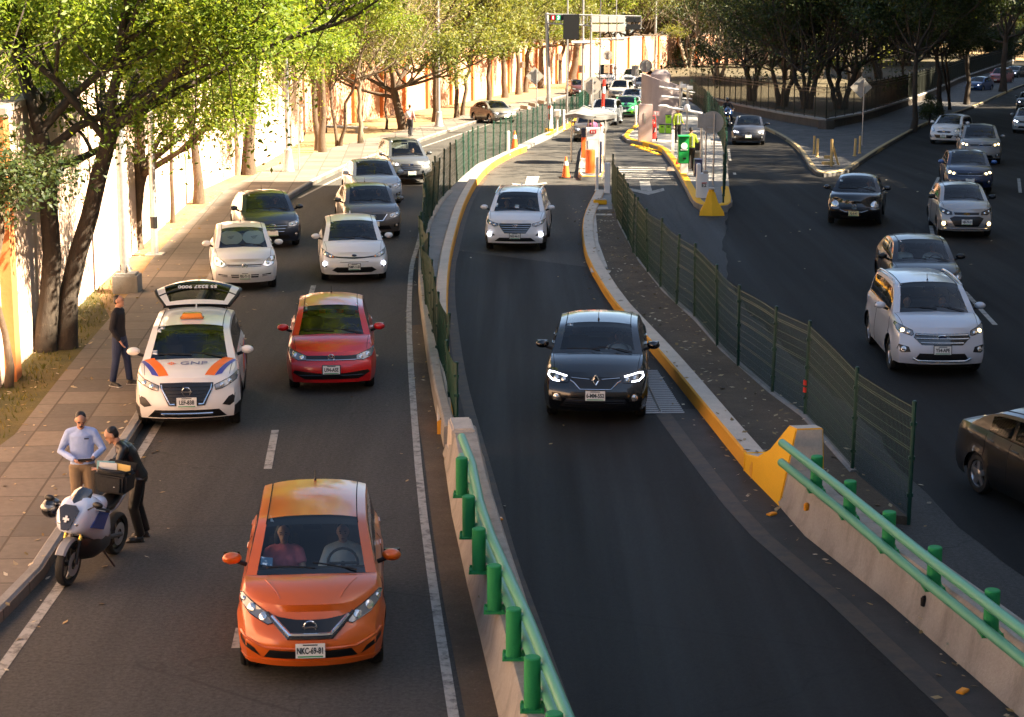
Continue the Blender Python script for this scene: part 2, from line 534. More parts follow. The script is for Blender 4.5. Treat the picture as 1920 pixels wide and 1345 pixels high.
def wall(name, line, h, label, pil_step, thick=.3, pil_max=1e9, fm=M_WALL):
 root = empty(name, (line[0].x, line[0].y, g(line[0].y)), 0, label, 'wall', 'terracotta boundary walls')
 off = -root.location
 pts = resample(line, 6)
 mb = MB(); cp = MB()
 n = len(pts)
 def nrm(i):
  d = pts[min(i + 1, n - 1)] - pts[max(i - 1, 0)]; d.z = 0; d.normalize()
  return Vector((-d.y, d.x, 0))
 for src, a0, a1, z0, z1, m in ((mb, 0, thick, -.6, h, fm), (cp, -.06, thick + .06, h + .002, h + .14, M_COPE)):
  rings = []
  for i, p in enumerate(pts):
   nn = nrm(i); q = []
   for a, z in ((a0, z0), (a0, z1), (a1, z1), (a1, z0)):
    v = p + nn * a; v.z = g(p.y) + z; q.append(v + off)
   rings.append(q)
  for i in range(n - 1):
   for j in range(4):
    src.add([rings[i][j], rings[i][(j + 1) % 4], rings[i + 1][(j + 1) % 4], rings[i + 1][j]], [(0, 1, 2, 3)], m)
  src.add(rings[0], [(0, 1, 2, 3)], m); src.add(rings[-1], [(3, 2, 1, 0)], m)
 mb.build("wall_face", root, smooth=False); cp.build("coping", root, smooth=False)
 # pilasters
 L = 0; acc = pil_step * .5 + (18 if pil_max < 1e8 else 0)
 for a, b in zip(line, line[1:]):
  d = (b - a); d.z = 0; ln = d.length
  while acc < min(L + ln, pil_max + 16):
   t = (acc - L) / ln; p = a.lerp(b, t); rz = math.atan2(d.y, d.x)
   nn = Vector((-d.y, d.x, 0)).normalized()
   pb = MB()
   c = p - nn * .11
   pb.box((c.x + off.x, c.y + off.y, g(p.y) + h / 2 - .28 + off.z), (.55, .22, h + .56), M_PIL, rz)
   pb.box((c.x + off.x, c.y + off.y, g(p.y) + h + .09 + off.z), (.68, .36, .17), M_COPE, rz)
   pb.build("pilaster", root, smooth=False)
   acc += pil_step
  L += ln
 return root
wall("boundary_wall", WL1, 5.2, "tall terracotta wall blown out by sun behind the near left trees", 4.2, pil_max=15, fm=M_WALL_LIT)
jog = [WL1[-1].copy(), WL2[0].copy()]
wall("boundary_wall", WL2, 4.6, "terracotta wall with orange pilasters running behind the far trees and toll plaza", 8.5)
# ---- concrete and fresh asphalt areas
R_EDGE = [(1310, 190), (1335, 208), (1352, 240), (1364, 290), (1368, 360), (1361, 430), (1356, 458), (1364, 520), (1395, 577), (1480, 662), (1560, 737), (1630, 795), (1713, 910), (1780, 968), (1871, 1042), (1960, 1110), (2200, 1330)]
RE = GL(R_EDGE)
rng = random.Random(4)
RE_r = [p + Vector((rng.uniform(-.07, .07), rng.uniform(-.1, .1), 0)) for p in smooth_line(resample(RE, 1.6), 1)]
RE_r += [Vector((RE_r[-1].x + 2.5, 8, 0))]
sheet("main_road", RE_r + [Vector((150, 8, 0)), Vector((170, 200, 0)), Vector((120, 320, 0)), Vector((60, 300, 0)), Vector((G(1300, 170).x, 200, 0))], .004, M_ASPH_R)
# toll lane slab (grey concrete) and pale strip next to the fence
LANE2 = GL([(1156, 300), (1150, 262), (1178, 235), (1200, 246), (1170, 262), (1240, 284), (1262, 318), (1296, 380), (1312, 398), (1356, 396), (1361, 430), (1356, 458), (1364, 520), (1395, 577), (1480, 662), (1560, 737), (1630, 795), (1713, 910), (1700, 985), (1597, 896), (1508, 792), (1447, 750), (1384, 698), (1345, 660), (1302, 606), (1268, 581), (1238, 549), (1215, 520), (1194, 491), (1178, 460), (1157, 419), (1148, 387), (1150, 340)])
sheet("toll_lane", [(p.x, p.y) for p in LANE2], .0025, M_CONC_ROAD)
CEN = GL([(1116, 366), (1098, 401), (1090, 428), (1092, 467), (1101, 501), (1142, 572), (1187, 624), (1231, 674), (1276, 730), (1330, 800), (1407, 897), (1453, 950), (1600, 1075), (1859, 1300)])
CEN_L = GL([(985, 287), (962, 297), (915, 331), (890, 365), (872, 410), (858, 470), (850, 499), (849, 560), (856, 621), (866, 690), (879, 750), (905, 840), (934, 943), (966, 1059), (1000, 1150), (1060, 1320)])
ramp_poly = [p for p in CEN_L[5:]] + [Vector((CEN_L[-1].x + .6, 12, 0)), Vector((CEN[-1].x + 3, 12, 0))] + CEN[::-1][:10]
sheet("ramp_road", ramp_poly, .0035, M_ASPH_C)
# dusty gutter bands along the ramp
CEN_L.append(ext(CEN_L[-2], CEN_L[-1], 9))
mb = MB()
strip_mesh(mb, resample(smooth_line(CEN_L[2:], 1), 1.2), .05, .16, .0075, M_DUST)
strip_mesh(mb, [p + Vector((-.1, 0, 0)) for p in resample(smooth_line(CEN_L[2:], 1), 1.2)], -.0, .5, .0070, M_GUTTER)
RB = GL([(1300, 768), (1352, 832), (1407, 897), (1453, 950), (1509, 1006), (1659, 1125), (1859, 1300)])
RB.append(ext(RB[-2], RB[-1], 10))
strip_mesh(mb, resample(RB, 1.2), .12, .5, .0075, M_GUTTER)
strip_mesh(mb, [p + Vector((-.62, 0, 0)) for p in resample(RB, 1.2)], .14, .14, .0082, M_DUST)
tag(mb.build("gutter", smooth=False, fix=False), kind='structure')
# ---- painted markings
mk = MB()
EDGE_L = GL([(800, 400), (790, 430), (785, 456), (773, 492), (769, 525), (766, 609), (773, 737), (789, 930), (815, 1123), (850, 1342)])
EDGE_L.append(ext(EDGE_L[-2], EDGE_L[-1], 8))
EDGE_F = smooth_line(EDGE_L, 1)
strip_mesh(mk, resample(EDGE_F, 1.0), .06, .06, .0095, M_LINE)
GUT = GL([(0, 1258), (112, 1100), (200, 945), (271, 838), (300, 790)])
GUT = [ext(GUT[1], GUT[0], 8), *GUT]
strip_mesh(mk, resample(GUT, 1.0), .07, .07, .006, M_LINE)
for a, b in (((502, 880), (516, 807)), ((580, 562), (588, 536)), ((444, 1216), (452, 1178)), ((655, 425), (672, 405))):
 strip_mesh(mk, GL([a, b]), .065, .065, .006, M_LINE)
strip_mesh(mk, resample(GL([(560, 372), (640, 332), (750, 290), (830, 263), (910, 236), (970, 217)]), 2), .06, .06, .006, M_LINE)
for a, b in (((1747, 419), (1741, 392)), ((1750, 354), (1761, 333)), ((1748, 445), (1744, 415)), ((1789, 292), (1806, 277)), ((1865, 610), (1808, 547)), ((1915, 362), (1912, 335)), ((1748, 354), (1757, 334))):
 pass
for a, b in (((1749, 443), (1744, 415)), ((1749, 355), (1760, 333)), ((1789, 292), (1806, 277)), ((1866, 610), (1808, 547)), ((1913, 362), (1910, 335)), ((2010, 790), (1965, 712))):
 strip_mesh(mk, GL([a, b]), .06, .06, .009, M_LINE)
strip_mesh(mk, GL([(1378, 328), (1368, 298), (1366, 280)]), .06, .06, .009, M_LINE)
def poly_mark(pts, dz=.008):
 q = [Vector((p.x, p.y, g(p.y) + dz)) for p in GL(pts)]
 mk.add(q, [tuple(range(len(q)))], M_LINE)
# bent-arm arrows
poly_mark([(1199, 340), (1218, 340), (1223, 360), (1202, 360)])
poly_mark([(1179, 353), (1182, 358), (1216, 366), (1246, 358), (1244, 353), (1217, 360)])
poly_mark([(988, 331), (1012, 331), (1006, 347), (984, 347)])
poly_mark([(959, 344), (963, 348), (990, 352), (1026, 345), (1024, 342), (990, 347)])
for k in range(6):
 y = 313 + k * 4.2
 poly_mark([(1158 + k * .8, y), (1246 + k * 2.2, y + 1), (1248 + k * 2.2, y + 3), (1159 + k * .8, y + 2)])
for a, b in (((1160, 240), (1200, 240)), ((1150, 250), (1185, 250)), ((1120, 262), (1170, 262))):
 strip_mesh(mk, GL([a, b]), .1, .1, .006, M_LINE)
tag(mk.build("road_markings", smooth=False, fix=False), kind='structure')
# ---- ramp kerbs
kr = resample(smooth_line(CEN[:11], 1), .9); kr.append(ext(kr[-2], kr[-1], .03))
kerb("ramp_kerb", kr, .36, lambda t: .2 + .1 * t ** 3, M_CREAM, M_YEL, "long kerb right of the ramp, cream on top and orange on its road side", side=1, group='painted ramp kerbs')
KLc = GL([(852, 815), (848, 730), (842, 640), (840, 560), (845, 500), (853, 460), (866, 410), (880, 375), (900, 340), (925, 315), (962, 294), (988, 284)])
kerb("ramp_kerb", resample(smooth_line(KLc, 1), .9), .30, .26, M_CREAM, M_YEL, "curving cream and yellow kerb between the ramp and the left green fence", side=1, group='painted ramp kerbs')
KLd = GL([(1033, 259), (1055, 247), (1077, 234), (1092, 222)])
kerb("ramp_kerb", resample(KLd, .9), .30, .2, M_YEL, M_YEL, "short yellow kerb beyond the gantry post, left of the toll lane", side=1, group='painted ramp kerbs')
# ---- median between the frontage road and the ramp
FENL = GL([(856, 818), (845, 770), (832, 720), (820, 685), (806, 625), (797, 570), (793, 520), (795, 470), (803, 432), (818, 395), (843, 363), (870, 336), (895, 314), (925, 301), (977, 275), (1017, 256), (1050, 243), (1085, 225), (1100, 205), (1105, 190)])
MED = [p + Vector((.25, 0, 0)) for p in KLc[::-1]]
sheet("median", [p for p in FENL[:17]] + [KLd[1], KLd[0]] + [p + Vector((-.2, .1, 0)) for p in KLc[::-1]], .15, M_CONC_G, under=.3)
# retaining upstand on the frontage road side
UP = GL([(831, 840), (808, 737), (789, 596), (783, 540), (784, 490), (790, 450), (800, 418), (820, 386), (838, 366)])
kerb("retaining_kerb", resample(smooth_line(UP, 1), .9), .22, lambda t: .38 - .2 * t, M_CONC, M_CONC, "low tan retaining edge under the left green fence", side=-1, cat='kerb')
mb = MB()
strip_mesh(mb, resample(GL([(925, 1345), (876, 1130), (850, 990), (828, 850), (803, 737), (785, 610)]), 1.0), .30, .08, .007, M_SOIL)
tag(mb.build("gutter_silt", smooth=False, fix=False), kind='structure')
# ---- right island: soil bed, concrete lip, fence line
FENR = GL([(1148, 387), (1157, 419), (1167, 439), (1178, 460), (1187, 483), (1194, 491), (1215, 520), (1238, 549), (1268, 581), (1302, 606), (1345, 660), (1384, 698), (1447, 750), (1508, 792), (1597, 896), (1703, 984)])
bed = [p + Vector((.15, 0, 0)) for p in CEN[:12]] + [Vector((p.x, p.y, 0)) for p in GL([(1530, 925), (1592, 971), (1700, 985)])] + FENR[::-1][1:] + [G(1150, 366)]
sheet("planting_bed", bed, .13, M_SOIL, under=.25)
ck = resample(GL([(1146, 372), (1150, 400), (1158, 428), (1180, 470), (1196, 500), (1240, 556), (1300, 612), (1350, 670), (1440, 750), (1500, 795), (1590, 900)]), 1.0)
kerb("bed_edging", ck, .16, .16, M_CONC_G, M_CONC_G, "narrow grey concrete edging below the right green fence", side=1)
mb = MB()
def slab(pts, dz): 
 q = [Vector((p.x, p.y, g(p.y) + dz)) for p in GL(pts, .14)]
 mb.add(q, [tuple(range(len(q)))], M_CREAM)
slab([(1107, 388), (1139, 388), (1141, 392), (1107, 392)], .142)
slab([(1108, 401), (1147, 401), (1148, 404), (1108, 404)], .142)
slab([(1108, 402), (1117, 402), (1122, 455), (1113, 456)], .144)
slab([(1113, 456), (1122, 455), (1139, 500), (1129, 502)], .145)
slab([(1107, 502), (1146, 508), (1143, 512), (1108, 511)], .142)
tag(mb.build("cream_border", smooth=False, fix=False), "cream concrete border framing the narrow bed at the near end of the toll island", "border")
sheet("island_paving", [p + Vector((.3, 0, 0)) for p in CEN[:5]] + GL([(1140, 515), (1120, 455), (1116, 402), (1148, 400), (1146, 370)]), .136, M_CONC_G)
# ---- fences of welded green mesh
def fence(name, line, h, label, step=2.3, group='green mesh fences', wire=.07, tilt=0.0, posts=None, seed=1, hv=None, wr=.0034):
 root = empty(name, (line[0].x, line[0].y, g(line[0].y)), 0, label, 'fence', group)
 off = -Vector(root.location)
 rng = random.Random(seed)
 P = posts or resample(line, step)
 base = lambda p: Vector((p.x, p.y, g(p.y) + .1))
 tops = []
 for i, p in enumerate(P):
  b = base(p); lean = Vector((rng.gauss(0, tilt), rng.gauss(0, tilt), 0))
  hh = hv(i / max(1, len(P) - 1)) if hv else h
  t = b + Vector((0, 0, hh + rng.uniform(-.03, .08))) + lean
  tops.append(t)
  mb = MB()
  mb.tube([b + off - Vector((0, 0, .25)), t + off], .032, M_GREENP, 8)
  mb.lathe([(.036, 0), (.036, .03), (.02, .045)], t + off, M_GREENP, n=8)
  for zc in (.35, .9, 1.4):
   c = b.lerp(t, zc / 1.7) + off
   mb.box(c, (.09, .05, .05), M_GREENP)
  mb.build("post", root)
 for i in range(len(P) - 1):
  b0, b1, t0, t1 = base(P[i]), base(P[i + 1]), tops[i], tops[i + 1]
  mb = MB(); ln = (b1 - b0).length; nn = Vector((-(b1 - b0).y, (b1 - b0).x, 0)).normalized()
  n = max(2, int(ln / wire)); r = wr
  sag = rng.uniform(-.05, .05)
  vs = []; fs = []
  dirv = (b1 - b0).normalized()
  def stick(a, b, r):
   o = len(vs); d = (b - a).normalized(); u = d.orthogonal().normalized(); v = d.cross(u)
   for p in (a, b):
    for k in range(3):
     t = 2.094 * k; vs.append(p + off + (u * math.cos(t) + v * math.sin(t)) * r)
   for k in range(3): fs.append((o + k, o + (k + 1) % 3, o + 3 + (k + 1) % 3, o + 3 + k))
  def pt(s, z):
   bul = math.sin(s * math.pi) * sag * z
   lo = b0.lerp(b1, s); hi = (t0 - Vector((0, 0, .05))).lerp(t1 - Vector((0, 0, .05)), s)
   q = lo.lerp(hi, z) + nn * bul
   return q
  for k in range(1, n):
   s = k / n
   stick(pt(s, .03), pt(s, .5), r); stick(pt(s, .5), pt(s, 1.0), r)
  for z in (.03, .12, .21, .31, .33, .42, .5, .6, .62, .7, .79, .9, .92, .99):
   for a in range(3): stick(pt(a / 3, z), pt((a + 1) / 3, z), .005 if z in (.03, .31, .33, .6, .62, .9, .92, .99) else .0035)
  mb.add(vs, fs, M_GREENP)
  mb.build("mesh_panel", root, smooth=False, fix=False)
 return root
fl = resample(FENL[:10], 1.9)
fence("mesh_fence", FENL[:10], 1.6, "green mesh fence on the median end, leaning posts above the ramp's left kerb", step=1.6, tilt=.06, seed=3, wire=.05, wr=.006, hv=lambda t: 1.15 + .45 * min(1, t * 2.5))
fence("mesh_fence", FENL[9:], 1.65, "green mesh fence curving away between the sunlit left road and the toll lanes", step=2.5, tilt=.03, seed=5, wire=.12)
fence("mesh_fence", FENR, 1.66, "green mesh fence beside the soil bed, from the white bollards to the right barrier", posts=FENR, tilt=.035, seed=8, wire=.055, wr=.0036)
FE2 = GL([(1356, 392), (1360, 345), (1360, 305), (1352, 270), (1335, 237), (1317, 212), (1302, 198), (1293, 188)])
fence("mesh_fence", FE2, 1.75, "dark green fence behind the ticket machine, separating toll island from right road", step=2.4, tilt=.02, seed=9, wire=.16)
# faded red reflective bands on one post of the right fence
mb = MB()
p = FENR[13]; b = Vector((p.x, p.y, g(p.y)))
for z in (.55, .68): mb.lathe([(.042, z), (.042, z + .09)], b, M_RED, n=10, caps=False)
tag(mb.build("reflective_tape"), "two red reflective bands wrapped on a green fence post near the yellow barrier end", "tape")
# ---- concrete barriers with green rails
def barrier(name, line, hs, label, side, group):
 """line: foot line on the visible side; hs heights; body to the right (side=-1)"""
 root = empty(name, (line[0].x, line[0].y, 0), 0, label, 'barrier', group)
 off = -Vector(root.location)
 pts = resample(line, .8); n = len(pts)
 mb = MB(); rings = []
 for i, p in enumerate(pts):
  d = pts[min(i + 1, n - 1)] - pts[max(i - 1, 0)]; d.z = 0; d.normalize()
  nn = Vector((-d.y, d.x, 0)) * side
  h = hs(i / (n - 1))
  sec = [(0, -.1), (.0, .07), (.05, .16), (.13, h - .04), (.16, h), (.50, h), (.53, h - .04), (.62, .16), (.66, .07), (.66, -.1)]
  q = []
  for a, z in sec:
   v = p + nn * a; v.z = g(p.y) + z; q.append(v + off)
  rings.append(q)
 for i in range(n - 1):
  for j in range(9): mb.add([rings[i][j], rings[i][j + 1], rings[i + 1][j + 1], rings[i + 1][j]], [(0, 1, 2, 3)], M_CONC)
 mb.add(rings[0], [tuple(range(10))], M_CONC); mb.add(rings[-1], [tuple(range(10))], M_CONC)
 mb.build("concrete_base", root)
 return root
def bolted_post(root, b, h, rad=.085):
 mb = MB(); o = Vector(b) - Vector(root.location)
 mb.lathe([(rad, 0), (rad, h - .012), (rad - .012, h)], o, M_POSTG, n=20)
 mb.box(o + Vector((0, 0, .012)), (rad * 2.9, rad * 2.9, .024), M_POSTG)
 for sx in (-1, 1):
  for sy in (-1, 1): mb.lathe([(.016, .024), (.016, .05)], o + Vector((sx * rad * 1.2, sy * rad * 1.2, 0)), M_POSTG, n=6)
 mb.build("rail_post", root)
RBL = GL([(1459, 948), (1509, 1006), (1659, 1125), (1859, 1300)])
RBL.append(ext(RBL[-2], RBL[-1], 9))
br = barrier("concrete_barrier", RBL, lambda t: .56 + .2 * min(1, t * 1.6), "tan concrete barrier right of the ramp with green tube rails behind a yellow end", 1, 'concrete road barriers')
HB = .62
pb = [(1530, 921), (1592, 971), (1665, 1033), (1750, 1104), (1857, 1190)]
pts = [G(x, y, HB + .03 * i) for i, (x, y) in enumerate(pb)]
v = pts[-1] - pts[-2]
pts += [pts[-1] + v * 1.0, pts[-1] + v * 2.0]
for p in pts: bolted_post(br, p, .52)
d = (pts[-1] - pts[0]).normalized()
side = Vector((d.y, -d.x, 0)).normalized()
if side.x > 0: side = -side
def rails(root, P, sd, heights, start, end, rad=.062):
 for h in heights:
  mb = MB()
  line = [start] + [p for p in P] + [end]
  mb.tube([q + sd * (.085 + rad) + Vector((0, 0, h)) - Vector(root.location) for q in line], rad, M_RAILG, 14)
  for p in P:
   c = p + sd * .08 + Vector((0, 0, h)) - Vector(root.location)
   mb.box(c, (.07, .07, .07), M_RAILG)
  mb.build("rail", root)
rails(br, pts, side, (.43, .13), pts[0] - d * 1.25, pts[-1] + d * 1)
# amber reflectors and an old bracket on the barrier face
def small_block(name, px, py, dz, size, m, label, cat, group=None, rz=0):
 mb = MB(); p = G(px, py, dz)
 mb.box(p, size, m, rz); mb.box(p + Vector((0, 0, size[2] * .5)), (size[0] * .7, size[1] * .7, size[2] * .3), m, rz)
 return tag(mb.build(name, bevel=.006), label, cat, group)
M_AMB = mat("amber_reflector", (.85, .33, .02), .3)
small_block("reflector", 1512, 951, .38, (.07, .05, .1), M_AMB, "small amber reflector on the right barrier's face near its yellow end", "reflector", 'amber reflectors', .6)
small_block("road_stud", 1447, 964, .02, (.16, .09, .03), M_AMB, "amber road stud lying at the foot of the yellow barrier end", "road stud", 'amber road studs', .8)
small_block("road_stud", 1805, 1296, .02, (.16, .09, .03), M_AMB, "amber road stud at the lower right edge of the ramp", "road stud", 'amber road studs', .9)
small_block("road_stud", 932, 973, .02, (.16, .09, .03), M_AMB, "amber road stud beside the left green rail of the ramp", "road stud", 'amber road studs', .2)
small_block("bracket", 1733, 1128, .34, (.09, .05, .11), M_BLACK, "small black bracket bolted to the right concrete barrier", "bracket", None, .7)
# yellow wedge end
def wedge_end():
 mb = MB()
 a = G(1407, 897); b = G(1459, 950)
 d = (b - a); d.z = 0; L = d.length; d.normalize(); nn = Vector((-d.y, d.x, 0))
 if nn.x < 0: nn = -nn
 wv = (.0, .68)
 prof = [(-.45, .29), (.25, .42), (L * .45, .66), (L * .78, 1.16), (L + .02, 1.2), (L + .05, .05)]
 vs = []
 for k, (t, z) in enumerate(prof):
  inset = .24 * max(0, min(1, (z - .4) / .8))
  for wd in (inset * .9, .70 - .06 * min(1, z)):
   p = a + d * t + nn * (wd + .02); p.z = z; vs.append(p)
 foot = []
 for t in (-.45, L + .05):
  for wd in (0, .72):
   p = a + d * t + nn * wd; p.z = -.1; foot.append(p)
 # rings along length: foot-left, top-left, top-right, foot-right
 rings = []
 for k, (t, z) in enumerate(prof[:5]):
  fl_ = a + d * t; fl_.z = -.1
  fr = a + d * t + nn * .72; fr.z = -.1
  lip = a + d * t + nn * .02; lip.z = .1
  rings.append([fl_, lip, vs[2 * k], vs[2 * k + 1], fr])
 for i in range(4):
  for j in range(4):
   m = M_CREAM if j == 2 else M_YEL2
   mb.add([rings[i][j], rings[i][j + 1], rings[i + 1][j + 1], rings[i + 1][j]], [(0, 1, 2, 3)], m)
 mb.add(rings[0], [tuple(range(5))], M_YEL2); mb.add(rings[-1], [tuple(range(5))], M_CREAM)
 o = mb.build("barrier_end", bevel=.02, angle=35)
 tag(o, "bright yellow sloped concrete end block with a pale top, heading the right barrier", "barrier end")
wedge_end()
LBL = GL([(847, 966), (876, 1098), (898, 1188), (934, 1342)])
LBL = [G(833, 868), *LBL]
LBL.append(ext(LBL[-2], LBL[-1], 8))
bl = barrier("concrete_barrier", LBL, lambda t: .62, "weathered concrete barrier left of the ramp topped by green posts and a pale green rail", 1, 'concrete road barriers')
pb = [(866, 930), (879, 1007), (898, 1072), (927, 1146), (963, 1233), (998, 1330)]
pts = [G(x, y, .62) for x, y in pb]
v = pts[-1] - pts[-2]
pts += [pts[-1] + v, pts[-1] + v * 2]
for p in pts: bolted_post(bl, p, .56)
d = (pts[-1] - pts[0]).normalized(); side = Vector((d.y, -d.x, 0)).normalized()
if side.x < 0: side = -side
rails(bl, pts, side, (.46, .16), pts[0] - d * 1.6, pts[-1] + d * 1)
# pale block ending the left barrier
mb = MB()
c = G(866, 866, 0)
mb.box((c.x, c.y - .1, .34), (.44, 1.0, .68), M_CREAM, R(6), taper=.84)
mb.box((c.x, c.y - .1, .12), (.56, 1.2, .24), M_CONC, R(6), taper=.8)
tag(mb.build("barrier_end", bevel=.03), "rust-stained cream concrete block ending the left barrier below the mesh fence", "barrier end")
# drain grate in the ramp
def grate():
 root = empty("drain_grate", G(1240, 745), 0, "black slotted drain grate set in the ramp right of the black sedan", "drain grate")
 q = GL([(1170, 696), (1233, 697), (1283, 775), (1195, 776)]); off = -Vector(root.location)
 mb = MB(); m = mat("grate_iron", (.30, .29, .28), .38, .6)
 dk = mat("grate_void", (.004, .004, .004), .9)
 vs = [p + Vector((0, 0, .0085)) + off for p in q]; mb.add(vs, [(0, 1, 2, 3)], dk); mb.build("pit", root, smooth=False, fix=False)
 mb = MB()
 for k in range(25):
  t = k / 24
  a = q[0].lerp(q[3], t); b = q[1].lerp(q[2], t); z = Vector((0, 0, .014))
  mb.tube([a + z + off, b + z + off], .020, m, 5)
 mb.tube([q[0].lerp(q[1], .5) + Vector((0, 0, .016)) + off, q[3].lerp(q[2], .5) + Vector((0, 0, .016)) + off], .025, m, 5)
 mb.build("bars", root)
grate()
# ================================================================== CARS
def paint(name, col, rough=.32, metal=.0, coat=.7):
 if name in MATS: return MATS[name]
 k = NT(name)
 flake = k.noise(1.6, 5, .65)
 c = k.mix(k.ramp(flake, [(.35, 0.0), (.75, .22)]), col, tuple(v * .75 + .002 for v in col))
 k.b.inputs['Coat Weight'].default_value = coat
 k.b.inputs['Coat Roughness'].default_value = .05
 k.b.inputs['Metallic'].default_value = metal
 MATS[name] = k.done(c, rough)
 return k.m
def glass_mat(name, tint, alpha):
 if name in MATS: return MATS[name]
 m, t, b = _new(name)
 out = t.nodes["Material Output"]
 t.nodes.remove(b)
 gl = t.nodes.new("ShaderNodeBsdfGlossy"); gl.inputs['Roughness'].default_value = .02
 tr = t.nodes.new("ShaderNodeBsdfTransparent"); tr.inputs[0].default_value = (*tint, 1)
 fr = t.nodes.new("ShaderNodeFresnel"); fr.inputs['IOR'].default_value = 1.58
 mx = t.nodes.new("ShaderNodeMixShader")
 t.links.new(fr.outputs[0], mx.inputs[0]); t.links.new(tr.outputs[0], mx.inputs[1]); t.links.new(gl.outputs[0], mx.inputs[2])
 t.links.new(mx.outputs[0], out.inputs[0])
 MATS[name] = m
 return m
M_WIND = glass_mat("windshield_glass", (.86, .92, .90), 0)
M_SIDEG = glass_mat("side_glass", (.28, .33, .33), 0)
M_FRIT = mat("glass_border_black", (.003, .003, .0035), .12, coat=.5)
M_INT = mat("car_interior", (.035, .034, .033), .8)
M_SEAT = mat("car_seat_cloth", (.06, .056, .052), .9)
M_UNDER = mat("car_underbody", (.003, .003, .003), .9)
M_LENS = mat("headlight_lens", (.20, .21, .22), .08, .35, coat=1)
M_LENSC = mat("headlight_reflector", (.70, .70, .68), .15, .85, coat=1)
M_LAMPDK = mat("headlight_bezel", (.012, .012, .014), .15, coat=1)
M_LIT = mat("lamp_lit_white", (.9, .9, 1), .3, emit=(.82, .86, 1.0), es=1.6)
M_LITW = mat("lamp_lit_warm", (1, .8, .5), .3, emit=(1.0, .72, .34), es=1.4)
M_AMBL = mat("turn_lens_amber", (.75, .26, .04), .15, coat=1)
M_REDL = mat("tail_lens_red", (.35, .01, .01), .15, coat=1)
M_GRILLE = mat("grille_black", (.004, .004, .0045), .35)
M_PLATE = mat("plate_white", (.72, .72, .68), .45)
M_PLTXT = mat("plate_text", (.02, .03, .03), .5)
M_PLTG = mat("plate_green", (.05, .28, .12), .5)
M_STICK = mat("sticker_white", (.75, .75, .75), .5)
WHEELS = {}
def wheel_meshes(rw, style):
 key = (round(rw, 2), style)
 if key in WHEELS: return WHEELS[key]
 wd = .20
 t = MB(); r = rw
 t.lathe([(r * .66, -wd / 2 + .02), (r * .72, -wd / 2), (r * .93, -wd / 2 + .005), (r, -wd / 2 + .04), (r, -.03), (r - .008, -.02), (r, -.01), (r, .03), (r - .008, .04), (r, .05), (r, wd / 2 - .04), (r * .93, wd / 2 - .005), (r * .72, wd / 2), (r * .66, wd / 2 - .02)], (0, 0, 0), M_RUB, axis='X', n=28, caps=False)
 ot = t.build("tyre")
 rm = MB()
 rm.lathe([(r * .70, -wd / 2 + .012), (r * .66, -wd / 2 + .03), (r * .62, -wd / 2 + .07), (r * .62, wd / 2 - .07), (r * .66, wd / 2 - .03), (r * .70, wd / 2 - .012)], (0, 0, 0), M_ALLOY, axis='X', n=28, caps=False)
 rm.lathe([(r * .60, wd / 2 - .13), (r * .3, wd / 2 - .12), (.01, wd / 2 - .12)], (0, 0, 0), M_UNDER, axis='X', n=24, caps=False)
 ns = 5 if style == 0 else 10
 for k in range(ns):
  a = 2 * math.pi * k / ns
  M = Matrix.Rotation(a, 4, 'X')
  h = .05 if style == 0 else .025
  rm.prism([(-h * 1.1, r * .1), (h * 1.1, r * .1), (h * .7, r * .66), (-h * .7, r * .66)], wd / 2 - .055, wd / 2 - .025, M_ALLOY, M @ Matrix(((0, 0, 1, 0), (1, 0, 0, 0), (0, 1, 0, 0), (0, 0, 0, 1))))
 rm.lathe([(r * .2, wd / 2 - .06), (r * .2, wd / 2 - .022), (r * .12, wd / 2 - .012), (.004, wd / 2 - .012)], (0, 0, 0), M_ALLOY, axis='X', n=16, caps=False)
 orim = rm.build("rim")
 WHEELS[key] = (ot.data, orim.data)
 bpy.data.objects.remove(ot); bpy.data.objects.remove(orim)
 return WHEELS[key]
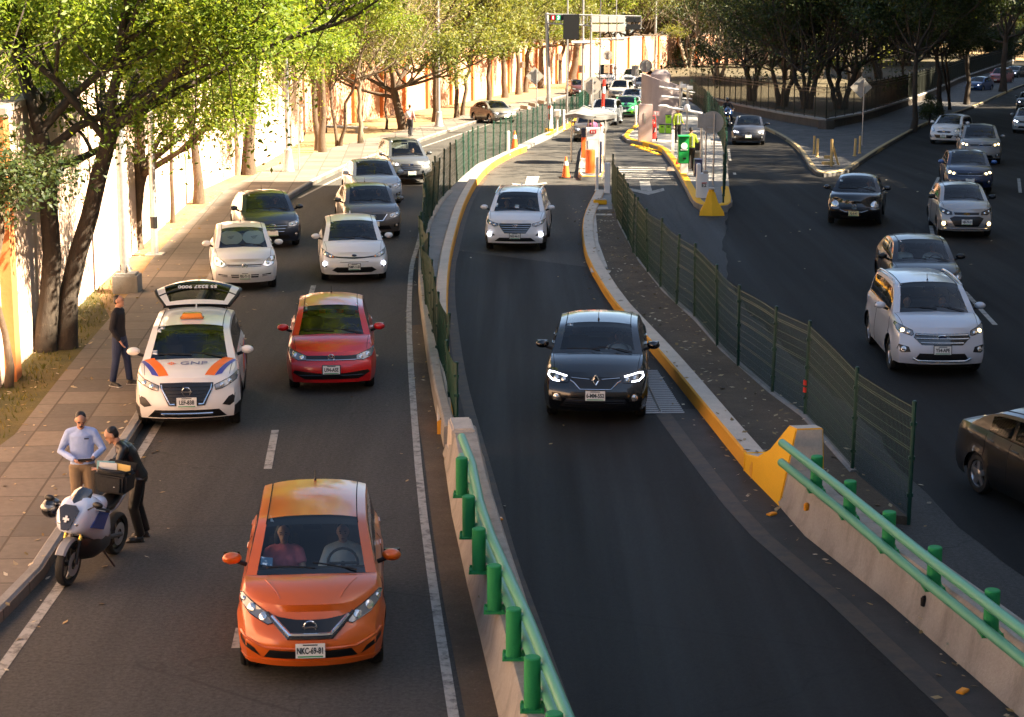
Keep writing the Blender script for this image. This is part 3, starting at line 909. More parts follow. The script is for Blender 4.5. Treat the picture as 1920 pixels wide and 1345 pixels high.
class Car:
 def __init__(s, name, label, cat, P, paint_m, px=None, head=0.0, group=None, pos=None, detail=True):
  P['yd'] = min(P['yd'], P['L'] - .16); P['y2'] = min(P['y2'], P['yd'] - .35)
  s.P = P; s.paint = paint_m; s.name = name; s.detail = detail
  loc = pos if pos is not None else G(*px, .15)
  h = R(head)
  # px marks the ground under the middle of the front bumper
  back = Vector((-math.sin(h), math.cos(h), 0)) * (P['L'] / 2)
  loc = Vector((loc.x + back.x, loc.y + back.y, 0)); loc.z = g(loc.y) + .004
  s.root = empty(name, loc, h, label, cat, group)
  slope = (g(loc.y + 1) - g(loc.y - 1)) / 2
  s.root.rotation_euler = (slope * math.cos(h), 0, h)
  s.body()
  s.wheels()
  if detail: s.interior()
  s.fittings()
 # ---- curve functions; s = distance from the front
 def plan(s, u):
  P = s.P; L = P['L']; nf, nr = P.get('nose', .80), P.get('tailw', .84)
  a = min(1, u / P.get('taper', .75)); b = min(1, (L - u) / .7)
  return min(nf + (1 - nf) * (1 - (1 - a) ** 2.4), nr + (1 - nr) * (1 - (1 - b) ** 2.2))
 def sec(s, z, zt):
  zz = [.12, .2, .32, .5, .65, .85, zt + .001]
  ww = [.90, .945, .985, 1.0, .995, .965, .945]
  if zt < .86: zz[5] = zt - .02
  return float(np.interp(z, zz, ww))
 def yfront(s, z):
  P = s.P; zn = P['zn']
  return float(np.interp(z, [.1, .22, .40, .55, zn - .05, zn + .02], [.14, .06, .0, .01, P.get('lean', .10), P.get('lean', .10) + .06]))
 def yrear(s, z):
  return float(np.interp(z, [.1, .3, .5, .9, 1.2], [.10, .02, .0, .04, .07]))
 def hood(s, u):
  P = s.P
  t = max(0.0, min(1, u / P['yc']))
  return P['zn'] + (P['zc'] - P['zn']) * (1 - (1 - t) ** P.get('hoodp', 1.7))
 def belt(s, u):
  P = s.P
  if u <= P['yc']: return s.hood(u)
  if u >= P['yd']:
   t = (u - P['yd']) / max(.01, P['L'] - P['yd'])
   return P['zd'] - P.get('ddrop', .06) * t * t
  return lerp(P['zc'], P['zd'], (u - P['yc']) / (P['yd'] - P['yc']))
 def roof(s, u):
  P = s.P; yc, y1, y2, yd, H = P['yc'], P['y1'], P['y2'], P['yd'], P['H']
  zr1, zr2 = H - P.get('rf', .035), H - P.get('rr', .06)
  if u <= yc: return P['zc']
  if u < y1:
   t = (u - yc) / (y1 - yc)
   return lerp(P['zc'], zr1, t) + P.get('wbulge', .05) * math.sin(math.pi * t) * (.6 + .4 * t)
  if u <= y2:
   t = (u - y1) / (y2 - y1)
   return lerp(zr1, zr2, t) + math.sin(math.pi * min(1, t * .95 + .02)) * (H - max(zr1, zr2)) * 1.1
  if u < yd:
   t = (u - y2) / (yd - y2)
   return lerp(zr2, P['zd'], t) + P.get('rbulge', .04) * math.sin(math.pi * t)
  return s.belt(u)
 def body(s):
  P = s.P; L, W = P['L'], P['W']; hw = W / 2
  yc, y1, y2, yd = P['yc'], P['y1'], P['y2'], P['yd']
  bow, bowr = P.get('bow', .16), .10
  rw = P['rw']; ra = rw + .045
  ax1 = P['fo']; ax2 = P['fo'] + P['wb']
  u = set([bow, bow + .04, bow + .1])
  for a in (ax1, ax2):
   for k in range(-6, 7): u.add(a + ra * math.sin(math.pi / 2 * k / 6))
   u.add(a - ra - .02); u.add(a + ra + .02)
  for k in range(1, 16): u.add(bow + (yc - bow) * k / 16)
  u |= {yc, yd, y1, y2, L - bowr, L - bowr - .05, L - bowr - .12}
  for k in range(1, 8): u.add(lerp(yc, y1, k / 8))
  sB = lerp(y1, y2, P.get('bp', .48)); sBw = .09
  s.sA = lerp(yc, y1, .42); s.sB = sB; s.sC = P.get('sC', min(y2 + .25 * (yd - y2), yd - .25))
  for v in (s.sA, sB, sB + sBw, s.sC): u.add(v)
  for k in range(1, 8): u.add(lerp(y1, y2, k / 8))
  for k in range(1, 6): u.add(lerp(y2, yd, k / 6))
  for k in range(1, 5): u.add(lerp(yd, L - bowr, k / 5))
  U = sorted(v for v in u if bow <= v <= L - bowr)
  V = [U[0]]
  keep = {yc, yd, y1, y2, s.sA, sB, sB + sBw, s.sC, L - bowr}
  for v in U[1:]:
   if v - V[-1] > .018 or v in keep:
    if v in keep and v - V[-1] < .012 and V[-1] not in keep: V[-1] = v
    else: V.append(v)
  U = V
  gc = P.get('gc', .2)
  def zlow(v):
   z = gc + (.04 if v < .5 or v > L - .6 else 0)
   for a in (ax1, ax2):
    d = abs(v - a)
    if d < ra: z = max(z, rw + math.sqrt(ra * ra - d * d))
   return z
  NV = 9
  crown_h = P.get('crown', .045)
  def xe_z(v, z, zt):
   x = hw * s.plan(v) * s.sec(z, zt)
   f = (z - (zt - .10)) / .10
   if f > 0: x -= .045 * f * f
   # character line
   x += .010 * math.exp(-((z - (zt - .16)) / .03) ** 2)
   # wheel arch flare
   for a in (ax1, ax2):
    dd = math.hypot(v - a, z - rw)
    if ra - .01 < dd < ra + .10: x += .016 * (1 - (dd - ra) / .10)
   return x
  def yy(v, z):
   y = v
   if v < .75: y += s.yfront(z) * (1 - (v - bow) / (.75 - bow)) ** 1.3
   if v > L - .5: y -= s.yrear(z) * (1 - (L - bowr - v) / (.5 - bowr))
   return y - L / 2
  sideR = []
  for v in U:
   zt = s.belt(v); zl = min(zlow(v), zt - .05)
   zs = [lerp(zl, zt, (k / (NV - 1)) ** .9) for k in range(NV)]
   sideR.append([Vector((xe_z(v, z, zt), yy(v, z), z)) for z in zs])
  mb = MB(); pm = s.paint
  NT_ = 12
  ts = [1 - 2 * k / NT_ for k in range(NT_ + 1)]
  def mir(p): return Vector((-p.x, p.y, p.z))
  def grid(rows, m, flip=False):
   n = len(rows[0]); vs = [v for r in rows for v in r]; fs = []
   for i in range(len(rows) - 1):
    for j in range(n - 1):
     f = (i * n + j, i * n + j + 1, (i + 1) * n + j + 1, (i + 1) * n + j)
     fs.append(f[::-1] if flip else f)
   mb.add(vs, fs, m)
  lowm = P.get('cladding')
  for sd in (0, 1):
   rows = sideR if sd == 0 else [[mir(p) for p in r] for r in sideR]
   if lowm:
    grid([r[:3] for r in rows], lowm); grid([r[2:] for r in rows], pm)
   else: grid(rows, pm)
  def cross(edge, crown, bw, p=2.0):
   return [Vector((edge.x * t, edge.y - bw * (1 - abs(t) ** 2.4), edge.z + crown * (1 - t * t))) for t in ts]
  # fascia
  zt0 = s.belt(U[0])
  fr = []
  for k, e in enumerate(sideR[0]):
   cr = crown_h * .6 * (k / (NV - 1)) ** 3
   fr.append(cross(e, cr, bow))
  grid(fr, pm)
  # hood rows
  hoodrows = []
  for i, v in enumerate(U):
   if v > yc + 1e-6: break
   t = (v - bow) / (yc - bow)
   hoodrows.append(cross(sideR[i][-1], lerp(crown_h * .6, crown_h, min(1, t * 3)), lerp(bow, P.get('wbow', .11), t)))
  grid(hoodrows, pm)
  # rear fascia
  rr = []
  for k, e in enumerate(sideR[-1]):
   rr.append([Vector((e.x * t, e.y + bowr * (1 - abs(t) ** 2.4), e.z + .02 * (k / (NV - 1)) ** 3 * (1 - t * t))) for t in ts])
  grid(rr, pm)
  i_c = U.index(yc); i_d = U.index(yd)
  deck = []
  for i in range(i_d, len(U)):
   t = (U[i] - yd) / max(1e-6, (L - bowr - yd))
   e = sideR[i][-1]
   deck.append([Vector((e.x * q, e.y + bowr * t * (1 - abs(q) ** 2.4), e.z + lerp(crown_h * .5, .02, t) * (1 - q * q))) for q in ts])
  grid(deck, pm)
  # greenhouse
  tum = P.get('tum', .30)
  fr_side = [0, .10, .5, .86, 1.0]
  GS, GT = [], []
  for i in range(i_c, i_d + 1):
   v = U[i]; e = sideR[i][-1]
   rz = s.roof(v)
   a = max(0.0, min(1, (v - yc) / (y1 - yc), (yd - v) / max(.01, (yd - y2))))
   rail = max(e.z, rz - .075 * a - .0)
   hgt = rail - e.z
   sideC = []
   for f in fr_side:
    z = e.z + hgt * f
    x = e.x - tum * hgt * f * (.75 + .25 * f)
    sideC.append(Vector((x, e.y, z)))
   top = sideC[-1]
   crown = max(crown_h * (1 - a) if v < y1 else crown_h * .5 * (1 - a), rz - rail)
   bw = lerp(P.get('wbow', .11), .05, min(1, (v - yc) / (y1 - yc))) if v < y1 else lerp(.05, 0, min(1, (v - y1) / (y2 - y1)))
   GS.append(sideC)
   GT.append([Vector((top.x * t, top.y - bw * (1 - t * t), top.z + crown * (1 - abs(t) ** 2.6))) for t in ts])
  s.GT, s.GS = GT, GS
  wm, sg = MB(), {}
  rg = MB()
  n0 = len(GS)
  for i in range(n0 - 1):
   v0, v1 = U[i_c + i], U[i_c + i + 1]; vm = (v0 + v1) / 2
   for sd in (0, 1):
    for j in range(4):
     q = [GS[i][j], GS[i][j + 1], GS[i + 1][j + 1], GS[i + 1][j]]
     if sd: q = [mir(p) for p in q]
     m = pm
     if j in (1, 2):
      if s.sA <= vm <= s.sB: sg.setdefault((sd, 0), MB()).add(q, [(0, 1, 2, 3)], M_SIDEG); continue
      if s.sB + sBw <= vm <= s.sC: sg.setdefault((sd, 1), MB()).add(q, [(0, 1, 2, 3)], M_SIDEG); continue
      if s.sB < vm < s.sB + sBw: m = M_FRIT
     if j in (0,) and s.sA < vm < s.sC: m = M_FRIT
     mb.add(q, [(0, 1, 2, 3)], m)
   for k in range(NT_):
    q = [GT[i][k], GT[i][k + 1], GT[i + 1][k + 1], GT[i + 1][k]]
    tm = abs((ts[k] + ts[k + 1]) / 2)
    m = pm
    if vm < y1:
     m = wm if tm < .9 else None
     fr_ = (vm - yc) / (y1 - yc)
     if m is wm:
      if fr_ < .10: mb.add(q, [(0, 1, 2, 3)], M_FRIT)
      else: wm.add(q, [(0, 1, 2, 3)], M_WIND)
      continue
     # pillar column
     mb.add(q, [(0, 1, 2, 3)], pm); continue
    if vm > y2:
     f2 = (vm - y2) / (yd - y2)
     if tm < .85 and .05 < f2 < .92: rg.add(q, [(0, 1, 2, 3)], M_SIDEG); continue
    mb.add(q, [(0, 1, 2, 3)], m)
  # black surround of the windscreen lies just proud of the pillar edge
  s.bodyo = mb.build("body", s.root, angle=32)
  bv = bmesh.new(); bv.from_mesh(s.bodyo.data)
  for (src) in (wm, rg):
   o = len(bv.verts)
   vs = [bv.verts.new(p) for p in src.v]
   for f in src.f: bv.faces.new([vs[k] for k in f])
  s.bvh = BVHTree.FromBMesh(bv); bv.free()
  if wm.f: wm.build("windshield", s.root, fix=True)
  if rg.f and s.detail: rg.build("rear_window", s.root)
  for k in sorted(sg): sg[k].build("side_window", s.root)
  # underbody and wheel wells
  ub = MB()
  ub.box((0, 0, .30), (W - .56, L - .5, .2), M_UNDER)
  for a in (ax1, ax2):
   for sd in (-1, 1):
    rows = []
    for k in range(13):
     t = math.pi * k / 12
     rows.append([Vector((sd * x, a - L / 2 + math.cos(t) * (ra + .002), rw + math.sin(t) * (ra + .002))) for x in (hw - .30, hw - .055)])
    vs = [p for r in rows for p in r]
    ub.add(vs, [(2 * i, 2 * i + 1, 2 * i + 3, 2 * i + 2) for i in range(12)], M_UNDER)
    ub.add([r[0] for r in rows], [tuple(range(13))], M_UNDER)
  ub.build("underbody", s.root, fix=False)
 def wheels(s):
  P = s.P; hw = P['W'] / 2
  td, rd = wheel_meshes(P['rw'], P.get('rim', 0))
  for ax in (P['fo'], P['fo'] + P['wb']):
   for sd in (1, -1):
    o = bpy.data.objects.new("wheel", td); COL.objects.link(o); o.parent = s.root
    o.location = (sd * (hw - .125), ax - P['L'] / 2, P['rw'])
    o.rotation_euler = (0, 0, 0 if sd > 0 else math.pi)
    r = bpy.data.objects.new("rim", rd); COL.objects.link(r); r.parent = o
 def interior(s):
  P = s.P; hw = P['W'] / 2; L = P['L']; yc = P['yc'] - L / 2; yd = P['yd'] - L / 2
  zc = P['zc']
  mb = MB()
  mb.box((0, (yc + yd) / 2, .38), (2 * hw - .3, yd - yc + .2, .05), M_INT)
  mb.box((0, yc + .2, zc - .14), (2 * hw - .22, .52, .18), M_INT)
  mb.box((0, yc - .02, .6), (2 * hw - .3, .06, .5), M_INT)
  mb.box((0, yd - .25, .65), (2 * hw - .3, .5, .5), M_SEAT)
  for sd in (-1, 1):
   mb.box((sd * (hw - .11), (yc + yd) / 2, .62), (.05, yd - yc, .52), M_INT)
  # roof lining
  rows = [[p - Vector((0, 0, .035)) for p in r[1:-1]] for r, i in zip(s.GT, range(len(s.GT)))]
  k0 = 0
  rows = [r for r in rows if r[5].z > P['H'] - .14]
  n = len(rows[0])
  mb.add([v for r in rows for v in r], [(i * n + j, i * n + j + 1, (i + 1) * n + j + 1, (i + 1) * n + j) for i in range(len(rows) - 1) for j in range(n - 1)], M_INT)
  mb.build("interior", s.root, bevel=0)
  s.seat_y = P['y1'] - L / 2 + P.get('seat', .16)
  for sd in (-1, 1):
   q = MB()
   q.box((sd * .36, s.seat_y - .05, .48), (.5, .5, .14), M_SEAT)
   q.box((0, 0, .31), (.48, .12, .62), M_SEAT, taper=.8, mtx=Matrix.Translation((sd * .36, s.seat_y + .2, .50)) @ Matrix.Rotation(R(-14), 4, 'X'))
   q.box((0, 0, .72), (.26, .09, .18), M_SEAT, taper=.8, mtx=Matrix.Translation((sd * .36, s.seat_y + .2, .50)) @ Matrix.Rotation(R(-12), 4, 'X'))
   q.build("seat", s.root, bevel=.03)
  st = MB()
  M = Matrix.Translation((.36, s.seat_y - .42, zc - .07)) @ Matrix.Rotation(R(62), 4, 'X')
  ring = [M @ Vector((.18 * math.cos(t), .18 * math.sin(t), 0)) for t in [2 * math.pi * k / 20 for k in range(21)]]
  st.tube(ring, .016, M_INT, 6); st.tube([M @ Vector((-.18, 0, 0)), M @ Vector((.18, 0, 0))], .02, M_INT, 6)
  st.tube([M @ Vector((0, 0, 0)), M @ Vector((0, 0, -.3))], .03, M_INT, 6)
  st.build("steering_wheel", s.root)
  mr = MB(); e = s.GT[0]
  pz = s.roof(lerp(P['yc'], P['y1'], .86))
  mr.box((0, lerp(P['yc'], P['y1'], .86) - L / 2 + .05, pz - .09), (.22, .04, .065), M_BLACK)
  mr.build("rear_view_mirror", s.root, bevel=.01)
 # ---- projected details
 def cast(s, x, z, d='front'):
  if d == 'front': h = s.bvh.ray_cast(Vector((x, -8, z)), Vector((0, 1, 0)))
  elif d == 'top': h = s.bvh.ray_cast(Vector((x, z, 5)), Vector((0, 0, -1)))
  elif d == 'glass': h = s.bvh.ray_cast(Vector((x, -8, z)), Vector((0, 1, 0)))
  elif d == 'right': h = s.bvh.ray_cast(Vector((5, x, z)), Vector((-1, 0, 0)))
  elif d == 'left': h = s.bvh.ray_cast(Vector((-5, x, z)), Vector((1, 0, 0)))
  elif d == 'back': h = s.bvh.ray_cast(Vector((x, 8, z)), Vector((0, -1, 0)))
  if h[0] is None: return None, None
  n = h[1]
  dv = {'front': Vector((0, -1, 0)), 'glass': Vector((0, -1, 0)), 'top': Vector((0, 0, 1)), 'right': Vector((1, 0, 0)), 'left': Vector((-1, 0, 0)), 'back': Vector((0, 1, 0))}[d]
  if n.dot(dv) < 0: n = -n
  return h[0], n
 def patch(s, name, poly, m, off=.006, d='front', cuts=4, parent=None, thick=0.0, mb=None, maxe=.06):
  """polygon in the chosen view, laid onto the body as a thin raised piece"""
  bm = bmesh.new()
  vs = [bm.verts.new((x, z, 0)) for x, z in poly]
  try: bm.faces.new(vs)
  except ValueError: bm.free(); return None
  bmesh.ops.triangulate(bm, faces=bm.faces[:])
  for _ in range(cuts):
   es = [e for e in bm.edges if e.calc_length() > maxe]
   if not es: break
   bmesh.ops.subdivide_edges(bm, edges=es, cuts=1)
   bmesh.ops.triangulate(bm, faces=[f for f in bm.faces if len(f.verts) > 4])
  bad = []
  for v in bm.verts:
   p, n = s.cast(v.co.x, v.co.y, d)
   if p is None: bad.append(v)
   else: v.co = p + n * off
  bmesh.ops.delete(bm, geom=bad, context='VERTS')
  if not bm.faces: bm.free(); return None
  out = mb or MB()
  bm.verts.index_update()
  idx = {v: i for i, v in enumerate(bm.verts)}
  out.add([v.co.copy() for v in bm.verts], [[idx[v] for v in f.verts] for f in bm.faces], m)
  if thick:
   be = [e for e in bm.edges if len(e.link_faces) == 1]
   for e in be:
    a, b = e.verts
    c = sum((f.calc_center_median() for f in e.link_faces), Vector())
    pa, pb = a.co.copy(), b.co.copy()
    n = e.link_faces[0].normal
    if n.length < .5: n = Vector((0, -1, 0))
    dv = {'front': Vector((0, 1, 0)), 'glass': Vector((0, 1, 0)), 'top': Vector((0, 0, -1)), 'right': Vector((-1, 0, 0)), 'left': Vector((1, 0, 0)), 'back': Vector((0, -1, 0))}[d]
    out.add([pa, pb, pb + dv * thick, pa + dv * thick], [(0, 1, 2, 3)], m)
  bm.free()
  if mb: return None
  o = out.build(name, parent or s.root, fix=True)
  return o
 def strip(s, name, line, wdt, m, off=.012, d='front', parent=None, mb=None, depth=.012):
  """raised trim bar following a polyline in the chosen view"""
  pts = []
  for (x0, z0), (x1, z1) in zip(line, line[1:]):
   n = max(2, int(math.hypot(x1 - x0, z1 - z0) / .05))
   for k in range(n): pts.append((lerp(x0, x1, k / n), lerp(z0, z1, k / n)))
  pts.append(line[-1])
  P3 = []
  for x, z in pts:
   p, n = s.cast(x, z, d)
   if p is not None: P3.append(p + n * off)
  if len(P3) < 2: return None
  out = mb or MB()
  out.tube(P3, wdt / 2, m, 6)
  if mb is None: return out.build(name, parent or s.root)
 def both(s, name, poly, m, **k):
  r = []
  for sg in (1, -1): r.append(s.patch(name, [(sg * x, z) for x, z in poly], m, **k))
  return r
 def fittings(s):
  P = s.P; hw = P['W'] / 2; L = P['L']; zn = P['zn']
  # mirrors
  for sd in (1, -1):
   mb = MB()
   mz = P['zc'] + .085; my = P['yc'] - L / 2 + .42
   x0 = hw * .95
   mm = P.get('mirror_m') or s.paint
   M = Matrix.Rotation(R(-10 * sd), 4, 'Z')
   mb.ball((sd * (x0 + .135), my - .01, mz), (.115, .075, .072), mm, 14, 10, M)
   mb.box((sd * (x0 + .14), my + .055, mz), (.19, .02, .11), M_FRIT)
   mb.tube([(sd * (x0 - .03), my + .02, mz - .09), (sd * (x0 + .07), my, mz - .045)], .028, M_BLACK, 8)
   mb.build("mirror", s.root)
  if s.detail:
   # wipers
   for x0, x1 in ((.05, -.52), (.60, .02)):
    mb = MB(); pts = []
    for k in range(9):
     x = lerp(x0, x1, k / 8); f = .05 + .10 * (k / 8) ** 1.0
     u = lerp(P['yc'], P['y1'], f + .015)
     p, n = s.cast(x, u - L / 2 - P.get('wbow', .11) * .8, 'top')
     if p is not None: pts.append(p + n * .018)
    if len(pts) > 2: mb.tube(pts, .011, M_BLACK, 5); mb.build("wiper", s.root)
   # antenna
   mb = MB(); u = P.get('ant', P['y2'] - .12)
   pz = s.roof(u)
   if P.get('fin'):
    mb.prism([(-.10, 0), (.10, 0), (.10, .07), (.06, .075)], -.012, .012, P.get('finm') or s.paint, Matrix.Translation((0, u - L / 2, pz - .005)) @ Matrix(((0, 0, 1, 0), (1, 0, 0, 0), (0, 1, 0, 0), (0, 0, 0, 1))))
   else:
    mb.tube([(0, u - L / 2, pz - .02), (0, u - L / 2 + .06, pz + .13)], .006, M_BLACK, 5)
    mb.lathe([(.02, -.02), (.018, .02), (.008, .04)], (0, u - L / 2, pz), M_BLACK, n=8)
   mb.build("antenna", s.root)
   # shut lines
   for d, sg in (('right', 1), ('left', -1)):
    for u in (P['yc'] + .02, s.sB + .045, min(s.sC + .02, P['yd'])):
     zt = s.belt(u) - .03
     y = u - L / 2
     s.strip('door_gap', [(y, .28), (y, zt)], .010, M_UNDER, .0, d)
    for u in (s.sB - .12, s.sC - .14):
     s.strip('door_handle', [(u - .09 - L / 2, s.belt(u) - .1), (u + .09 - L / 2, s.belt(u) - .095)], .018, P.get('handle_m') or s.paint, .006, d)
   if P.get('hoodlines', True):
    for sg in (1, -1):
     s.strip('hood_gap', [(sg * hw * .80, P.get('bow', .16) + P.get('lean', .1) + .12 - L / 2), (sg * hw * .86, P['yc'] - L / 2 - .04)], .010, M_UNDER, -.001, 'top')
   # roof ditch lines
   if P.get('ditch', True):
    i0 = [i for i, r in enumerate(s.GT) if r[6].z > P['H'] - .09]
    for k in (1, -2):
     mb = MB(); mb.tube([s.GT[i][k] + Vector((0, 0, .001)) for i in i0], .008, M_UNDER, 4); mb.build("roof_trim", s.root)
   # tail lamps
   zt = s.belt(L - .12)
   s.both("tail_light", [(hw * .50, zt - .14), (hw * .80, zt - .12), (hw * .80, zt - .03), (hw * .50, zt - .05)], M_REDL, d='back')
 def plate(s, z, txt=None, w_=.34, h_=.17, x=0, frame=None, yellow=False):
  p, n = s.cast(x, z)
  M = Matrix.Translation(Vector((x, p.y - .022, z))) @ Matrix.Rotation(R(84), 4, 'X')
  mb = MB()
  if frame: mb.box((0, 0, -.006), (w_ + .03, h_ + .03, .008), frame, mtx=M)
  mb.box((0, 0, 0), (w_, h_, .01), mat("plate_aged", (.62, .52, .25), .5) if yellow else M_PLATE, mtx=M)
  mb.box((0, -.066, .0055), (w_ * .86, .016, .002), M_PLTG, mtx=M)
  mb.box((0, .066, .0055), (w_ * .5, .014, .002), M_PLTXT, mtx=M)
  o = mb.build("licence_plate", s.root)
  if txt and s.detail: text_mesh("plate_lettering", txt, .098, M_PLTXT, M @ Matrix.Translation((0, -.002, .008)) @ Matrix.Diagonal((.80 * min(1, 7.5 / len(txt)) * w_ / .34, 1, 1, 1)), o, .001, bold=.003)
  return o
 def emblem(s, z, kind, r=.055, m=None):
  p, n = s.cast(0, z); m = m or M_CHROME
  mb = MB(); y = p.y - .02
  def ring(rx, rz, t, cx=0):
   mb.tube([(cx + rx * math.cos(a), y, z + rz * math.sin(a)) for a in [2 * math.pi * k / 20 for k in range(21)]], t, m, 6)
  if kind == 'ring_bar':
   ring(r, r, .010); mb.box((0, y - .004, z), (r * 2.6, .015, .024), m)
  elif kind == 'diamond':
   for a, b in (((0, 1.5), (.9, 0)), ((.9, 0), (0, -1.5)), ((0, -1.5), (-.9, 0)), ((-.9, 0), (0, 1.5))):
    mb.tube([(a[0] * r, y, z + a[1] * r), (b[0] * r, y - .01, z + b[1] * r)], .017, m, 6)
  elif kind == 'ring_vw':
   ring(r, r, .009)
   for q in ([(-.6, .75), (-.22, -.1), (0, .3), (.22, -.1), (.6, .75)], [(-.92, .3), (-.4, -.85), (0, -.05), (.4, -.85), (.92, .3)]):
    mb.tube([(a * r, y, z + b * r) for a, b in q], .008, m, 6)
  elif kind == 'oval':
   ring(r * 1.7, r * .75, .010); mb.ball((0, y + .01, z), (r * 1.6, .012, r * .68), mat("emblem_dark", (.02, .03, .08), .2), 16, 8)
  elif kind == 'oval_h':
   ring(r * 1.5, r * .8, .011)
   for q in ([(-.7, -.5), (-.3, .5)], [(.3, -.5), (.7, .5)], [(-.5, -.05), (.5, .05)]):
    mb.tube([(a * r, y, z + b * r) for a, b in q], .010, m, 6)
  elif kind == 'ring_flash':
   ring(r, r, .010); mb.tube([(-r * 1.1, y, z + .012), (.01, y, z + .012), (-.01, y, z - .012), (r * 1.1, y, z - .012)], .009, m, 6)
  elif kind == 'bowtie':
   mb.prism([(-.09, -.02), (-.03, -.02), (-.025, -.035), (.025, -.035), (.03, -.02), (.09, -.02), (.09, .02), (.03, .02), (.025, .035), (-.025, .035), (-.03, .02), (-.09, .02)], 0, .015, m, Matrix.Translation((0, y, z)) @ Matrix.Rotation(R(90), 4, 'X'))
  return mb.build("emblem", s.root)
 def headlights(s, poly, lit=None, inner=None, m=M_LENS, amber=None):
  for sg in (1, -1):
   o = s.patch("headlight", [(sg * x, z) for x, z in poly], m, off=.008, thick=.02, maxe=.05, cuts=5)
   if o is None: continue
   cx = sum(x for x, z in poly) / len(poly); cz = sum(z for x, z in poly) / len(poly)
   brd = s.strip("headlight_trim", [(sg * x, z) for x, z in poly + poly[:1]], .012, M_LAMPDK, .009, parent=o)
   for (ix, iz, ir, im) in (inner or []):
    q = MB(); p, n = s.cast(sg * ix, iz)
    if p is None: continue
    M = n.to_track_quat('Z', 'Y').to_matrix().to_4x4()
    q.lathe([(ir, .0), (ir * .98, .012), (ir * .6, .022), (.002, .026)], p + n * .006, im, n=14, caps=False, mtx=M)
    q.build("lamp_reflector", o)
   if lit: 
    l = lit[0]
    s.strip("running_light", [(sg * x, z) for x, z in l], lit[2], lit[1], .014, parent=o)
   if amber: s.patch("turn_lens", [(sg * x, z) for x, z in amber], M_AMBL, off=.013, parent=o)
 def fog(s, poly, m=M_GRILLE, lamp=None, lm=M_LENSC):
  for sg in (1, -1):
   o = s.patch("fog_light", [(sg * x, z) for x, z in poly], m, off=.006)
   if o and lamp:
    ix, iz, ir = lamp
    q = MB(); p, n = s.cast(sg * ix, iz)
    M = n.to_track_quat('Z', 'Y').to_matrix().to_4x4()
    q.lathe([(ir * 1.15, 0), (ir * 1.15, .02), (ir, .02), (ir * .8, .026), (.002, .034)], p + n * .004, lm, n=16, caps=False, mtx=M)
    q.build("lamp_reflector", o)
 def sticker(s, x, fz, w_, h_, m=None):
  """sticker on the windscreen; fz is the share of the way up the glass"""
  P = s.P; L = P['L']
  z0 = s.roof(lerp(P['yc'], P['y1'], fz))
  o = s.patch("sticker", [(x - w_ / 2, z0 - h_ / 2), (x + w_ / 2, z0 - h_ / 2), (x + w_ / 2, z0 + h_ / 2), (x - w_ / 2, z0 + h_ / 2)], m or M_STICK, off=.004, cuts=2)
 def rails(s, m):
  P = s.P
  for k in (0, -1):
   i0 = [i for i, r in enumerate(s.GT) if r[6].z > P['H'] - .10]
   pts = [s.GT[i][k] + Vector((-.03 if k == 0 else .03, 0, .055)) for i in i0[2:-1]]
   pts = [s.GT[i0[1]][k] + Vector((0, 0, .0))] + pts + [s.GT[i0[-1]][k]]
   mb = MB(); mb.tube(pts, .022, m, 8); mb.build("roof_rail", s.root)
# ---- body shape presets (metres; distances from the front bumper)
def hatch(**k):
 d = dict(L=4.05, W=1.70, H=1.50, wb=2.55, fo=.82, rw=.305, zn=.72, zc=.98, yc=1.02, y1=1.78, y2=3.45, yd=3.93, zd=.98, gc=.19, bp=.46)
 d.update(k); return d
def sedan(**k):
 d = dict(L=4.5, W=1.74, H=1.46, wb=2.62, fo=.88, rw=.31, zn=.72, zc=.96, yc=1.15, y1=1.92, y2=3.15, yd=3.85, zd=1.03, gc=.18, bp=.55, sC=3.3)
 d.update(k); return d
def suv(**k):
 d = dict(L=4.45, W=1.84, H=1.68, wb=2.66, fo=.90, rw=.35, zn=.86, zc=1.10, yc=1.08, y1=1.80, y2=3.80, yd=4.30, zd=1.12, gc=.24, bp=.42, lean=.10)
 d.update(k); return d
# ---- the cars of the photograph
W_PAINT = paint("paint_white", (.72, .72, .73), .35)
BLK = paint("paint_black", (.003, .003, .004), .2)
cars = {}
def road_heading(line, y, flip=1):
 for a, b in zip(line, line[1:]):
  if min(a.y, b.y) <= y <= max(a.y, b.y):
   d = b - a
   if d.y < 0: d = -d
   return -math.degrees(math.atan2(d.x, d.y))
 return 0
